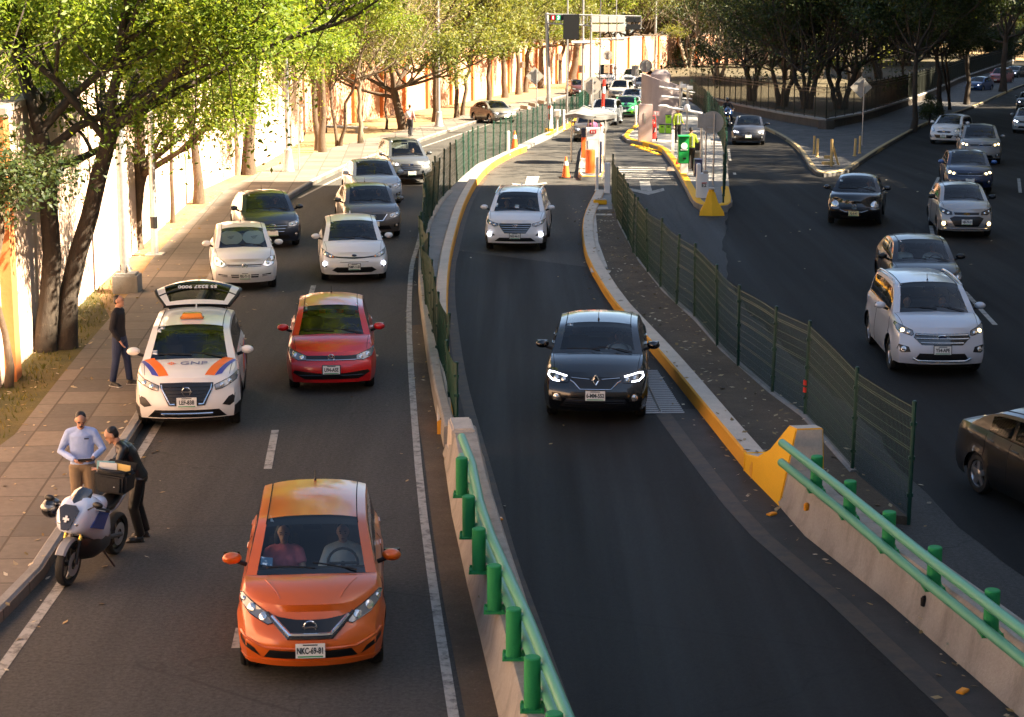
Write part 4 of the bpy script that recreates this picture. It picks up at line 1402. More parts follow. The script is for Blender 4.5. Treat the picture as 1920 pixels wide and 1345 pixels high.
# orange hatchback, nearest
def orange():
 P = hatch(L=4.1, W=1.70, H=1.53, wb=2.6, fo=.80, rw=.305, zn=.78, zc=1.02, yc=.98, y1=1.85, y2=3.55, yd=3.98, zd=1.02, nose=.74, bow=.22, taper=.95, tum=.28, hoodp=1.9, wbow=.14, lean=.16, hoodlines=False)
 c = Car("hatchback_car", "glossy orange hatchback nearest the camera carrying a couple", "car", P, paint("paint_orange", (.58, .105, .006), .3, .1), (583, 1266), 4.5)
 hw = .85
 vg = [(-.56 * hw, .80), (-.26 * hw, .575), (.26 * hw, .575), (.56 * hw, .80), (.4 * hw, .80), (0, .79), (-.4 * hw, .80)]
 c.patch("grille", [(-.54 * hw, .79), (-.26 * hw, .575), (.26 * hw, .575), (.54 * hw, .79), (.42 * hw, .765), (.2 * hw, .745), (0, .74), (-.2 * hw, .745), (-.42 * hw, .765)], M_GRILLE)
 c.strip("chrome_strip", [(-.50 * hw, .765), (-.27 * hw, .60), (.27 * hw, .60), (.50 * hw, .765)], .045, M_CHROME, .012)
 c.strip("chrome_strip", [(-.57 * hw, .79), (-.29 * hw, .572), (.29 * hw, .572), (.57 * hw, .79)], .05, M_LAMPDK, .006)
 c.emblem(.68, 'ring_bar', .068)
 c.headlights([(.50 * hw, .70), (.56 * hw, .685), (.80 * hw, .76), (.93 * hw, .86), (.965 * hw, .96), (.85 * hw, .915), (.66 * hw, .835), (.52 * hw, .765)], inner=[(.62 * hw, .755, .05, M_LENSC), (.78 * hw, .82, .055, M_LENSC), (.89 * hw, .885, .03, M_LENSC)])
 c.patch("lower_intake", [(-.62 * hw, .335), (.62 * hw, .335), (.54 * hw, .43), (-.54 * hw, .43)], M_GRILLE)
 c.both("bumper_slot", [(.66 * hw, .34), (.93 * hw, .46), (.94 * hw, .52), (.74 * hw, .43)], M_GRILLE)
 c.strip("bumper_crease", [(-.93 * hw, .56), (-.6 * hw, .455), (.6 * hw, .455), (.93 * hw, .56)], .03, c.paint, .004)
 c.strip("hood_crease", [(-.62 * hw, 1.03 - 2.05 - .28), (-.40 * hw, -1.72)], .014, c.paint, .0, 'top')
 c.strip("hood_crease", [(.62 * hw, 1.03 - 2.05 - .28), (.40 * hw, -1.72)], .014, c.paint, .0, 'top')
 c.patch("bumper_lip", [(-.88 * hw, .25), (.88 * hw, .25), (.93 * hw, .30), (.6 * hw, .31), (-.6 * hw, .31), (-.93 * hw, .30)], c.paint, .016, thick=.02)
 c.plate(.44, "NKC-69-81", .33, .165)
 c.sticker(-.50, .90, .09, .05); c.sticker(-.52, .22, .14, .06, mat("sticker_blue", (.25, .42, .62), .5))
 cars['orange'] = c
orange()
def kicks():
 P = suv(L=4.3, W=1.76, H=1.60, wb=2.62, fo=.87, rw=.335, zn=.86, zc=1.08, yc=1.02, y1=1.78, y2=3.62, yd=4.12, zd=1.08, nose=.80, bow=.17, tum=.30, gc=.24, cladding=M_BLACK, mirror_m=None, fin=True)
 c = Car("suv_car", "white SUV with orange and blue bonnet stripes, tailgate raised, by the kerb", "car", P, paint("paint_white_warm", (.74, .72, .68), .35), (352, 799), 6.0)
 hw = .88
 c.patch("grille", [(-.50 * hw, .86), (-.50 * hw, .80), (-.34 * hw, .50), (.34 * hw, .50), (.50 * hw, .80), (.50 * hw, .86), (0, .875)], M_GRILLE, .006)
 for k in range(5):
  z = .58 + k * .055
  c.strip("grille_bar", [(-(.33 + k * .03) * hw, z), ((.33 + k * .03) * hw, z)], .012, M_LAMPDK, .012)
 c.strip("chrome_strip", [(-.47 * hw, .83), (-.45 * hw, .76), (-.31 * hw, .53), (-.22 * hw, .53)], .032, M_CHROME, .016)
 c.strip("chrome_strip", [(.47 * hw, .83), (.45 * hw, .76), (.31 * hw, .53), (.22 * hw, .53)], .032, M_CHROME, .016)
 c.emblem(.73, 'ring_bar', .07)
 c.headlights([(.54 * hw, .74), (.66 * hw, .76), (.92 * hw, .86), (.965 * hw, .93), (.94 * hw, .97), (.78 * hw, .90), (.52 * hw, .82)], inner=[(.66 * hw, .81, .04, M_LENSC), (.80 * hw, .855, .04, M_LENSC)])
 c.fog([(.66 * hw, .50), (.80 * hw, .47), (.88 * hw, .52), (.90 * hw, .66), (.78 * hw, .62)], M_GRILLE)
 c.patch("lower_intake", [(-.74 * hw, .30), (.74 * hw, .30), (.60 * hw, .43), (-.60 * hw, .43)], M_GRILLE, .006)
 c.strip("skid_strip", [(-.48 * hw, .37), (.48 * hw, .37)], .035, M_CHROME, .016)
 c.plate(.56, "LEF-838", .33, .165)
 # bonnet livery
 orgm = mat("livery_orange", (.86, .16, .02), .35); blu = mat("livery_blue", (.05, .06, .34), .35)
 y0 = -2.15
 for sg in (1, -1):
  c.patch("bonnet_stripe", [(sg * .86 * hw, y0 + 1.02), (sg * .66 * hw, y0 + 1.0), (sg * .34 * hw, y0 + .24), (sg * .52 * hw, y0 + .26)], orgm, .005, 'top', cuts=4)
  c.patch("bonnet_stripe", [(sg * .92 * hw, y0 + .95), (sg * .865 * hw, y0 + 1.0), (sg * .525 * hw, y0 + .26), (sg * .66 * hw, y0 + .34)], blu, .005, 'top', cuts=4)
 p, n = c.cast(0, y0 + .60, 'top')
 M = Matrix.Translation(p + n * .006) @ n.to_track_quat('Z', 'X').to_matrix().to_4x4()
 q = n.to_track_quat('Z', 'Y').to_matrix().to_4x4()
 M = Matrix.Translation(p + n * .008) @ Matrix.Rotation(math.atan2(-n.y, n.z), 4, 'X')
 text_mesh("bonnet_lettering", "GNP", .20, mat("livery_grey_blue", (.12, .13, .26), .4), M @ Matrix.Translation((.10, 0, 0)) @ Matrix.Diagonal((1.15, 1, 1, 1)), c.root, .002)
 mb = MB()
 for i in range(-2, 3):
  for j in range(-2, 3):
   if abs(i) + abs(j) <= 2 and (i or j):
    mb.box((-.27 + i * .03, j * .03, .001), (.022, .022, .003), orgm, R(45), mtx=M)
 mb.build("bonnet_logo", c.root, smooth=False)
 c.patch("side_stripe", [(-.2, .62), (.9, .98), (1.15, .98), (.35, .62)], orgm, .005, 'right')
 c.patch("side_stripe", [(.4, .62), (1.18, .98), (1.35, .98), (.75, .62)], blu, .005, 'right')
 # roof beacon
 mb = MB()
 mb.box((0, y0 + 2.2, 1.645), (.38, .17, .075), M_AMBL, taper=.85); mb.box((0, y0 + 2.2, 1.605), (.42, .2, .02), M_BLACK)
 mb.build("roof_beacon", c.root, bevel=.015)
 # raised tailgate
 tg = MB(); gl = MB(); dk = MB()
 piv = Vector((0, y0 + 3.70, 1.56))
 def T(x, u, w_): # u along the gate from the hinge, w_ outward
  a = R(25)
  return piv + Vector((x, math.cos(a) * u - math.sin(a) * w_, math.sin(a) * u + math.cos(a) * w_))
 rows = []
 for u, hwid, ww in ((0, .58, 0), (.12, .62, .02), (.50, .72, .03), (.62, .75, .03), (.80, .78, -.03), (.98, .74, -.12), (1.05, .66, -.2)):
  rows.append([T(hwid * t, u - .24 * (t * t) * min(1, u / .5), ww + .03 * (1 - t * t)) for t in [k / 5 - 1 for k in range(11)]])
 def gridm(mb_, rows, m, skip=None, dw=0.0):
  n = len(rows[0]); dz = Vector((0, math.sin(R(25)) , -math.cos(R(25)))) * dw
  vs = [v + dz for r in rows for v in r]
  fs = [(i * n + j, i * n + j + 1, (i + 1) * n + j + 1, (i + 1) * n + j) for i in range(len(rows) - 1) for j in range(n - 1) if not (skip and skip(i, j))]
  mb_.add(vs, fs, m)
 win = lambda i, j: i in (1, 2, 3) and 1 <= j <= 8
 gridm(tg, rows, c.paint, win)
 gridm(dk, rows, M_BLACK, lambda i, j: win(i, j) , .05)
 for r in (rows[0], rows[-1]):
  dk.add([v for v in r] + [v + Vector((0, math.sin(R(25)), -math.cos(R(25)))) * .05 for v in r], [(k, k + 1, 12 + k, 11 + k) for k in range(10)], M_BLACK)
 e1 = [r[0] for r in rows]; e2 = [r[-1] for r in rows]
 for e in (e1, e2):
  dk.tube([v + Vector((0, .01, -.02)) for v in e], .035, M_BLACK, 8)
 dk.tube([v + Vector((0, .01, -.02)) for v in rows[-1]], .04, M_BLACK, 8)
 dk.tube([v + Vector((0, .01, -.02)) for v in rows[2]], .03, M_BLACK, 8)
 gate = tg.build("tailgate", c.root)
 dk.build("tailgate_lining", gate)
 n = 11
 gl.add([v for r in rows[1:5] for v in r[1:10]], [(9 * i + j, 9 * i + j + 1, 9 * i + j + 10, 9 * i + j + 9) for i in range(3) for j in range(8)], M_SIDEG)
 gl.build("tailgate_glass", gate)
 a = R(25)
 # lettering on the rear glass, seen from inside and upside down
 Mt = Matrix.Translation(T(0, .30, -.02)) @ Matrix.Rotation(a, 4, 'X') @ Matrix.Rotation(math.pi, 4, 'X') @ Matrix.Rotation(0, 4, 'Z')
 text_mesh("glass_lettering", "55 5227 9000", .13, M_STICK, Matrix.Translation(T(0, .50, .075)) @ Matrix.Rotation(a, 4, 'X') @ Matrix.Rotation(math.pi, 4, 'Z') @ Matrix.Rotation(0, 4, 'X'), gate, .002, bold=.003)
 for x in (-.52, .52):
  st = MB(); st.tube([T(x, .55, -.05), (x, y0 + 3.98, 1.22)], .014, M_BLACK, 6); st.build("gas_strut", gate)
 # dark open load bay below the gate
 bay = MB(); bay.box((0, y0 + 3.82, 1.28), (1.02, .3, .5), M_UNDER); bay.build("load_opening", c.root)
 c.sticker(-.50, .88, .12, .05); c.sticker(-.53, .76, .06, .04); c.sticker(-.58, .2, .08, .05)
 cars['kicks'] = c
 c.root.scale = (1.04,) * 3
kicks()
def polo():
 P = hatch(L=3.98, W=1.69, H=1.47, wb=2.47, fo=.83, rw=.30, zn=.73, zc=.97, yc=1.02, y1=1.82, y2=3.42, yd=3.88, zd=.96, nose=.82, bow=.14)
 c = Car("hatchback_car", "shiny red hatchback with trees mirrored in its windscreen", "car", P, paint("paint_red", (.52, .008, .010), .28, .05), (622, 727), 5.0)
 hw = .845
 c.patch("grille", [(-.56 * hw, .665), (.56 * hw, .665), (.56 * hw, .735), (-.56 * hw, .735)], M_GRILLE)
 c.strip("chrome_strip", [(-.56 * hw, .655), (.56 * hw, .655)], .018, M_CHROME, .012)
 c.emblem(.70, 'ring_vw', .062)
 c.headlights([(.56 * hw, .655), (.72 * hw, .645), (.90 * hw, .70), (.955 * hw, .78), (.95 * hw, .835), (.82 * hw, .80), (.56 * hw, .735)], inner=[(.66 * hw, .70, .045, M_LENSC), (.82 * hw, .735, .05, M_LENSC)])
 c.patch("lower_intake", [(-.86 * hw, .42), (-.60 * hw, .30), (.60 * hw, .30), (.86 * hw, .42), (.82 * hw, .47), (.3 * hw, .42), (-.3 * hw, .42), (-.82 * hw, .47)], M_GRILLE)
 c.strip("intake_bar", [(-.7 * hw, .38), (.7 * hw, .38)], .012, M_LAMPDK, .01)
 c.plate(.49, "U94-ASE", .32, .16, frame=M_BLACK)
 c.sticker(-.50, .85, .07, .05); c.sticker(.50, .92, .1, .04)
 cars['polo'] = c
polo()
def corsa():
 P = hatch(L=3.85, W=1.65, H=1.44, wb=2.49, fo=.78, rw=.285, zn=.70, zc=.96, yc=1.05, y1=1.82, y2=3.2, yd=3.74, zd=.95, nose=.74, bow=.22, taper=.9)
 c = Car("hatchback_car", "old white hatchback parked at the kerb with a sunshade behind its windscreen", "car", P, W_PAINT, (460, 537), 9.5, detail=True)
 hw = .825
 c.strip("chrome_strip", [(-.52 * hw, .66), (.52 * hw, .66)], .028, M_LAMPDK, .008)
 c.strip("chrome_strip", [(-.50 * hw, .625), (.50 * hw, .625)], .02, M_CHROME, .008)
 c.emblem(.64, 'ring_flash', .06)
 c.headlights([(.54 * hw, .64), (.68 * hw, .60), (.86 * hw, .64), (.93 * hw, .74), (.92 * hw, .82), (.80 * hw, .83), (.60 * hw, .73)], inner=[(.70 * hw, .69, .05, M_LENSC), (.84 * hw, .74, .045, M_LENSC)], m=M_LENSC)
 c.patch("lower_intake", [(-.40 * hw, .36), (.40 * hw, .36), (.42 * hw, .44), (-.42 * hw, .44)], M_GRILLE)
 c.both("bumper_slot", [(.52 * hw, .375), (.78 * hw, .40), (.80 * hw, .45), (.52 * hw, .43)], M_GRILLE)
 c.strip("intake_bar", [(-.8 * hw, .405), (.8 * hw, .405)], .016, W_PAINT, .012)
 c.plate(.40, "PBU-71-15", .30, .15)
 # folded sunshade discs behind the glass
 ss = empty("sunshade", c.root.location, 0, "pair of pale round sunshade discs behind the parked white car's windscreen", "sunshade")
 ss.rotation_euler = c.root.rotation_euler
 for sg, m in ((-1, mat("sunshade_cream", (.58, .54, .42), .8)), (1, mat("sunshade_grey", (.55, .58, .56), .8))):
  mb = MB()
  yy0 = lerp(P['yc'], P['y1'], .52) - P['L'] / 2 + .02; zz = c.roof(lerp(P['yc'], P['y1'], .48)) - .04
  tl = math.atan2(P['H'] - P['zc'], P['y1'] - P['yc'])
  M = Matrix.Translation((sg * .295, yy0, zz)) @ Matrix.Rotation(tl, 4, 'X')
  mb.lathe([(.001, .004), (.285, .004), (.295, 0), (.285, -.004), (.001, -.004)], (0, 0, 0), m, n=28, caps=False, mtx=Matrix.Translation((0, 0, 0)))
  for v in range(len(mb.v)): mb.v[v] = tuple(M @ Vector((mb.v[v][0], mb.v[v][1] * 1.0, mb.v[v][2])))
  for k in range(3): mb.box((0, -.02 - .04 * k + .06, .006), (.18 - .05 * k, .012, .002), M_LAMPDK, R(14), mtx=M)
  mb.build("shade_disc", ss)
 cars['corsa'] = c
corsa()
def rio():
 P = hatch(L=4.07, W=1.73, H=1.45, wb=2.58, fo=.83, rw=.305, zn=.72, zc=.96, yc=1.08, y1=1.86, y2=3.45, yd=3.95, zd=.97, nose=.82, bow=.15, fin=True)
 c = Car("hatchback_car", "white hatchback with lit fog lamps driving beside the parked white car", "car", P, W_PAINT, (665, 522), 6.5)
 hw = .865
 c.patch("grille", [(-.60 * hw, .665), (0, .635), (.60 * hw, .665), (.60 * hw, .70), (.3 * hw, .68), (0, .675), (-.3 * hw, .68), (-.60 * hw, .70)], M_GRILLE)
 c.strip("intake_bar", [(-.42 * hw, .56), (.42 * hw, .56)], .014, M_GRILLE, .004)
 c.emblem(.72, 'oval', .035)
 c.headlights([(.58 * hw, .66), (.74 * hw, .66), (.90 * hw, .72), (.945 * hw, .86), (.80 * hw, .785), (.62 * hw, .715)], inner=[(.68 * hw, .70, .035, M_LENSC), (.82 * hw, .735, .045, M_LENSC)], amber=[(.585 * hw, .665), (.64 * hw, .665), (.65 * hw, .71), (.61 * hw, .71)])
 c.fog([(.80 * hw, .42), (.92 * hw, .42), (.95 * hw, .54), (.88 * hw, .56), (.82 * hw, .5)], M_GRILLE, (.87 * hw, .51, .045), M_LIT)
 c.patch("lower_intake", [(-.66 * hw, .35), (-.5 * hw, .29), (.5 * hw, .29), (.66 * hw, .35), (.52 * hw, .43), (-.52 * hw, .43)], M_GRILLE)
 c.plate(.44, "NMP-11-50", .30, .15, frame=M_BLACK)
 c.sticker(-.52, .88, .1, .05)
 cars['rio'] = c
rio()
def sedan_front(c, hw, zn, lit=None, grille='bar', plate=None, fog=None, em='ring_bar', chrome=True, warm=False, wide=.5, gm=None):
 """common front of a modern saloon"""
 if grille == 'vee':
  c.patch("grille", [(-.48 * hw, zn + .0), (-.30 * hw, zn - .2), (.30 * hw, zn - .2), (.48 * hw, zn + .0), (0, zn + .01)], M_GRILLE)
  c.strip("chrome_strip", [(-.46 * hw, zn - .01), (-.30 * hw, zn - .18), (.30 * hw, zn - .18), (.46 * hw, zn - .01)], .035, M_CHROME, .012)
 elif grille == 'hex':
  c.patch("grille", [(-.46 * hw, zn - .02), (-.52 * hw, zn - .12), (-.34 * hw, zn - .30), (.34 * hw, zn - .30), (.52 * hw, zn - .12), (.46 * hw, zn - .02)], M_GRILLE)
  for k in range(3): c.strip("grille_bar", [(-(.48 - .05 * k) * hw, zn - .08 - k * .075), ((.48 - .05 * k) * hw, zn - .08 - k * .075)], .022, M_CHROME, .012)
 elif grille == 'bar':
  c.patch("grille", [(-wide * hw, zn - .11), (wide * hw, zn - .11), (wide * hw, zn - .02), (-wide * hw, zn - .02)], M_GRILLE)
  if chrome: c.strip("chrome_strip", [(-wide * hw, zn - .115), (wide * hw, zn - .115)], .018, M_CHROME, .012)
 c.emblem(zn - .065, em, .055, gm)
 hl = [(wide * hw + .03, zn - .10), (.72 * hw, zn - .11), (.90 * hw, zn - .05), (.945 * hw, zn + .04), (.93 * hw, zn + .09), (.78 * hw, zn + .05), (wide * hw + .03, zn - .0)]
 lm = M_LITW if warm else M_LIT
 c.headlights(hl, inner=[(.66 * hw, zn - .045, .045, lm if lit else M_LENSC), (.82 * hw, zn - .01, .05, lm if lit == 2 else M_LENSC)])
 c.patch("lower_intake", [(-.60 * hw, .30), (.60 * hw, .30), (.52 * hw, .42), (-.52 * hw, .42)], M_GRILLE)
 c.fog([(.68 * hw, .36), (.86 * hw, .39), (.87 * hw, .49), (.70 * hw, .45)], M_GRILLE, (.78 * hw, .42, .04), (M_LITW if fog == 'warm' else M_LIT) if fog else M_LENSC)
 c.plate(.47, plate, .31, .155)
def saloon(key, label, col, px, head, front, name="sedan_car", cat="car", group=None, detail=True, sticker=True, P=None, **pk):
 P = P or sedan(**pk)
 c = Car(name, label, cat, P, paint("paint_" + key, *col) if isinstance(col[0], tuple) else paint("paint_" + key, col, .3, .05), px, head, group, detail=detail)
 sedan_front(c, P['W'] / 2, P['zn'], **front)
 if sticker and detail: c.sticker(-.5, .88, .1, .05)
 cars[key] = c
 return c
saloon('sentra', "grey-brown sedan with three occupants just behind the white hatchback", (.085, .078, .074), (702, 441), 9.5, dict(grille='vee'), zn=.74)
saloon('navy', "dark blue sedan behind the parked white hatchback at the sunny kerb", (.010, .016, .035), (512, 459), 13, dict(grille='hex', em='oval'), zn=.74, L=4.4)
saloon('jetta', "silver-blue sedan partly hidden behind the grey-brown sedan", (.36, .41, .47), (711, 380), 11, dict(em='ring_vw'), L=4.55)
saloon('avanza', "dark grey people carrier with one bright headlamp, farthest in the left queue", (.05, .055, .062), (773, 341), 13, dict(lit=1, grille='hex', em='oval'), P=suv(L=4.2, W=1.68, H=1.68, zn=.84, zc=1.04, yc=.98, y1=1.72, rw=.31, gc=.2), name="people_carrier")
saloon('vento', "olive grey sedan alone far up the sunlit left road", (.13, .125, .105), (950, 228), 24, dict(lit=1, em='ring_vw'))
def tucson():
 P = suv(L=4.48, W=1.85, H=1.66, wb=2.67, fo=.9, rw=.35, zn=.88, zc=1.10, yc=1.06, y1=1.80, cladding=M_BLACK, nose=.82, bow=.15, fin=True)
 c = Car("suv_car", "white SUV with purple-white running lamps coming down the ramp", "car", P, W_PAINT, (965, 466), -3.5)
 hw = .925
 c.patch("grille", [(-.52 * hw, .80), (-.50 * hw, .86), (.50 * hw, .86), (.52 * hw, .80), (.34 * hw, .575), (-.34 * hw, .575)], M_GRILLE)
 for k in range(4): c.strip("grille_bar", [(-(.50 - .045 * k) * hw, .80 - k * .062), ((.50 - .045 * k) * hw, .80 - k * .062)], .02, M_CHROME, .012)
 c.emblem(.79, 'oval_h', .055)
 c.headlights([(.54 * hw, .79), (.66 * hw, .765), (.90 * hw, .86), (.95 * hw, .97), (.72 * hw, .885), (.54 * hw, .845)], inner=[(.66 * hw, .82, .035, M_LENSC), (.80 * hw, .865, .04, M_LENSC)])
 c.fog([(.64 * hw, .52), (.86 * hw, .46), (.93 * hw, .52), (.92 * hw, .62), (.80 * hw, .62)], M_GRILLE, (.82 * hw, .545, .062), M_LIT)
 c.patch("lower_intake", [(-.66 * hw, .34), (.66 * hw, .34), (.5 * hw, .45), (-.5 * hw, .45)], M_GRILLE)
 c.plate(.50, "NGZ-46-21", .31, .155, frame=M_BLACK)
 c.rails(M_CHROME)
 c.sticker(-.55, .9, .12, .04); c.sticker(-.58, .8, .08, .04); c.sticker(-.62, .28, .07, .1); c.sticker(.0, .24, .12, .09)
 cars['tucson'] = c
 c.root.scale = (.96,) * 3
tucson()
def logan():
 P = sedan(L=4.36, W=1.76, H=1.48, wb=2.63, fo=.83, rw=.315, zn=.80, zc=1.02, yc=1.06, y1=1.85, y2=3.15, yd=3.7, zd=1.08, nose=.84, bow=.13, gc=.19, ant=1.95)
 c = Car("sedan_car", "black sedan with bright C-shaped running lamps in the middle of the ramp", "car", P, BLK, (1116, 780), -4.0)
 hw = .8675
 c.patch("grille", [(-.50 * hw, .80), (-.46 * hw, .72), (-.30 * hw, .60), (.30 * hw, .60), (.46 * hw, .72), (.50 * hw, .80), (0, .81)], M_GRILLE)
 c.strip("chrome_strip", [(-.49 * hw, .745), (-.42 * hw, .71), (-.30 * hw, .605), (.30 * hw, .605), (.42 * hw, .71), (.49 * hw, .745)], .02, M_CHROME, .012)
 c.strip("chrome_strip", [(-.47 * hw, .785), (-.12 * hw, .765)], .016, M_CHROME, .012); c.strip("chrome_strip", [(.12 * hw, .765), (.47 * hw, .785)], .016, M_CHROME, .012)
 c.emblem(.755, 'diamond', .062)
 c.headlights([(.53 * hw, .715), (.74 * hw, .70), (.92 * hw, .755), (.945 * hw, .86), (.90 * hw, .885), (.54 * hw, .82)], lit=([(.56 * hw, .805), (.80 * hw, .845), (.90 * hw, .845), (.915 * hw, .79), (.84 * hw, .735), (.70 * hw, .72)], M_LIT, .024), inner=[(.62 * hw, .755, .04, M_LENSC), (.77 * hw, .775, .045, M_LENSC)], m=M_LAMPDK)
 c.patch("lower_intake", [(-.70 * hw, .30), (.70 * hw, .30), (.55 * hw, .46), (-.55 * hw, .46)], M_GRILLE)
 for k in range(3): c.strip("intake_bar", [(-.58 * hw, .34 + k * .04), (.58 * hw, .34 + k * .04)], .01, M_LAMPDK, .012)
 c.fog([(.66 * hw, .40), (.84 * hw, .42), (.85 * hw, .54), (.68 * hw, .53)], M_GRILLE, (.755 * hw, .47, .05), M_LENSC)
 c.plate(.51, "6-MM-552", .33, .165, frame=M_BLACK)
 c.sticker(-.5, .88, .11, .06)
 cars['logan'] = c
 c.root.scale = (1.05,) * 3
logan()
def escape():
 P = suv(L=4.52, W=1.84, H=1.69, wb=2.69, fo=.92, rw=.35, zn=.92, zc=1.13, yc=1.08, y1=1.82, cladding=None, nose=.82, bow=.17, ant=1.9)
 c = Car("suv_car", "pale silver-white SUV with roof rails on the right-hand road", "car", P, paint("paint_silver_white", (.56, .58, .62), .3, .15), (1766, 697), -1.5)
 hw = .92
 c.patch("grille", [(-.56 * hw, .88), (-.60 * hw, .80), (-.44 * hw, .66), (.44 * hw, .66), (.60 * hw, .80), (.56 * hw, .88)], M_LAMPDK)
 for z, k in ((.85, .55), (.78, .56), (.70, .45)): c.strip("grille_bar", [(-k * hw, z), (k * hw, z)], .032, mat("satin_chrome", (.55, .54, .52), .25, .9), .012)
 c.emblem(.815, 'oval', .05)
 c.headlights([(.60 * hw, .86), (.64 * hw, .83), (.90 * hw, .90), (.945 * hw, 1.0), (.93 * hw, 1.04), (.62 * hw, .93)], inner=[(.70 * hw, .885, .04, M_LENSC), (.82 * hw, .92, .04, M_LITW)])
 c.fog([(.66 * hw, .52), (.84 * hw, .50), (.93 * hw, .56), (.90 * hw, .66), (.70 * hw, .62)], M_GRILLE, (.80 * hw, .575, .045), M_LENSC)
 c.patch("lower_intake", [(-.58 * hw, .37), (.58 * hw, .37), (.48 * hw, .50), (-.48 * hw, .50)], M_GRILLE)
 c.strip("skid_strip", [(-.62 * hw, .40), (-.5 * hw, .35), (.5 * hw, .35), (.62 * hw, .40)], .04, mat("satin_chrome", (.5, .5, .5), .3, .9), .01)
 c.plate(.57, "Y54-APE", .33, .165, frame=M_BLACK)
 c.rails(c.paint)
 c.sticker(-.58, .9, .1, .05); c.sticker(-.6, .8, .06, .05)
 cars['escape'] = c
escape()
def beetle():
 P = hatch(L=4.1, W=1.72, H=1.50, wb=2.51, fo=.85, rw=.32, zn=.62, zc=.98, yc=1.25, y1=1.85, y2=2.9, yd=3.85, zd=.92, nose=.66, bow=.30, taper=1.1, tum=.46, hoodp=2.1, lean=.26, rf=.06, rr=.12, rbulge=.14, wbulge=.10, tailw=.7, bp=.7, sC=3.15, hoodlines=False, ditch=False)
 c = Car("compact_car", "rounded black car with round headlamps crossing below the paved wedge", "car", P, BLK, (1600, 417), -13)
 hw = .86
 for sg in (1, -1):
  p, n = c.cast(sg * .70 * hw, .64)
  nn = (n + Vector((0, -.6, .2))).normalized()
  mb = MB(); M = nn.to_track_quat('Z', 'Y').to_matrix().to_4x4()
  mb.lathe([(.13, -.06), (.13, .015), (.12, .03), (.08, .05), (.002, .06)], p, M_LENSC, n=22, caps=False, mtx=M)
  mb.lathe([(.138, -.06), (.138, .018), (.125, .026)], p, M_CHROME, n=22, caps=False, mtx=M)
  mb.build("headlight", c.root)
 c.patch("lower_intake", [(-.52 * hw, .27), (.52 * hw, .27), (.46 * hw, .35), (-.46 * hw, .35)], M_GRILLE)
 c.strip("chrome_strip", [(-.5 * hw, .52), (-.3 * hw, .46), (.3 * hw, .46), (.5 * hw, .52)], .02, M_LENSC, .01)
 c.plate(.42, "XJ-8-41", .32, .16, yellow=True)
 c.emblem(.60, 'ring_vw', .06)
 c.sticker(-.5, .5, .09, .05)
 cars['beetle'] = c
beetle()
def march():
 P = hatch(L=3.8, W=1.67, H=1.53, wb=2.45, fo=.76, rw=.295, zn=.74, zc=1.02, yc=.92, y1=1.62, y2=3.1, yd=3.68, zd=1.0, nose=.76, bow=.2, taper=.85, tum=.32)
 c = Car("hatchback_car", "small white hatchback rounding the kerb on the shaded right road", "car", P, W_PAINT, (1768, 266), -26)
 hw = .835
 c.patch("grille", [(-.48 * hw, .66), (-.36 * hw, .60), (.36 * hw, .60), (.48 * hw, .66), (.3 * hw, .70), (-.3 * hw, .70)], M_GRILLE)
 c.strip("chrome_strip", [(-.22 * hw, .69), (-.12 * hw, .61), (.12 * hw, .61), (.22 * hw, .69)], .02, M_CHROME, .012)
 c.emblem(.665, 'ring_bar', .055)
 c.headlights([(.58 * hw, .68), (.72 * hw, .655), (.88 * hw, .74), (.90 * hw, .84), (.80 * hw, .86), (.66 * hw, .80)], inner=[(.74 * hw, .755, .055, M_LENSC)], m=M_LENSC)
 c.patch("lower_intake", [(-.62 * hw, .50), (-.46 * hw, .33), (.46 * hw, .33), (.62 * hw, .50)], M_GRILLE)
 c.fog([(.74 * hw, .34), (.86 * hw, .36), (.90 * hw, .47), (.86 * hw, .5)], M_GRILLE)
 c.plate(.44, "NKP-72", .3, .15)
 cars['march'] = c
march()
saloon('journey', "grey crossover with warm yellow headlamps in the right-hand queue", (.22, .215, .21), (1838, 303), -11, dict(lit=2, warm=True, em='oval'), P=suv(L=4.8, W=1.83, H=1.69, zn=.9, zc=1.1), name="crossover_car")
saloon('blue', "dark blue sedan with glowing headlamps in the right-hand queue", (.010, .02, .06), (1818, 356), -9, dict(lit=2, warm=True), P=sedan(L=4.4, zn=.76, mirror_m=paint("paint_bright_blue", (.03, .12, .35), .3)))
def beat():
 P = sedan(L=4.0, W=1.62, H=1.49, wb=2.38, fo=.80, rw=.29, zn=.78, zc=1.03, yc=.98, y1=1.72, y2=2.95, yd=3.4, zd=1.05, nose=.80, bow=.18, mirror_m=M_BLACK)
 c = Car("sedan_car", "silver compact sedan with warm lit fog lamps in the right-hand queue", "car", P, paint("paint_silver", (.38, .37, .36), .28, .4), (1812, 439), -6)
 hw = .81
 c.patch("grille", [(-.44 * hw, .70), (.44 * hw, .70), (.46 * hw, .77), (-.46 * hw, .77)], M_GRILLE)
 c.patch("lower_grille", [(-.62 * hw, .60), (-.42 * hw, .36), (.42 * hw, .36), (.62 * hw, .60), (.45 * hw, .66), (-.45 * hw, .66)], M_GRILLE)
 c.emblem(.735, 'bowtie', .05, mat("emblem_gold", (.8, .5, .15), .25, .9))
 c.headlights([(.52 * hw, .70), (.76 * hw, .70), (.92 * hw, .78), (.945 * hw, .90), (.88 * hw, .88), (.54 * hw, .78)], inner=[(.66 * hw, .745, .04, M_LENSC), (.82 * hw, .79, .04, M_LENSC)], m=M_LAMPDK)
 c.fog([(.66 * hw, .37), (.90 * hw, .40), (.92 * hw, .50), (.72 * hw, .50)], M_GRILLE, (.81 * hw, .44, .05), M_LITW)
 c.plate(.50, "NJK-79-12", .31, .155)
 c.strip("bumper_crease", [(-.8 * hw, .29), (.8 * hw, .29)], .03, M_CHROME, .006)
 cars['beat'] = c
beat()
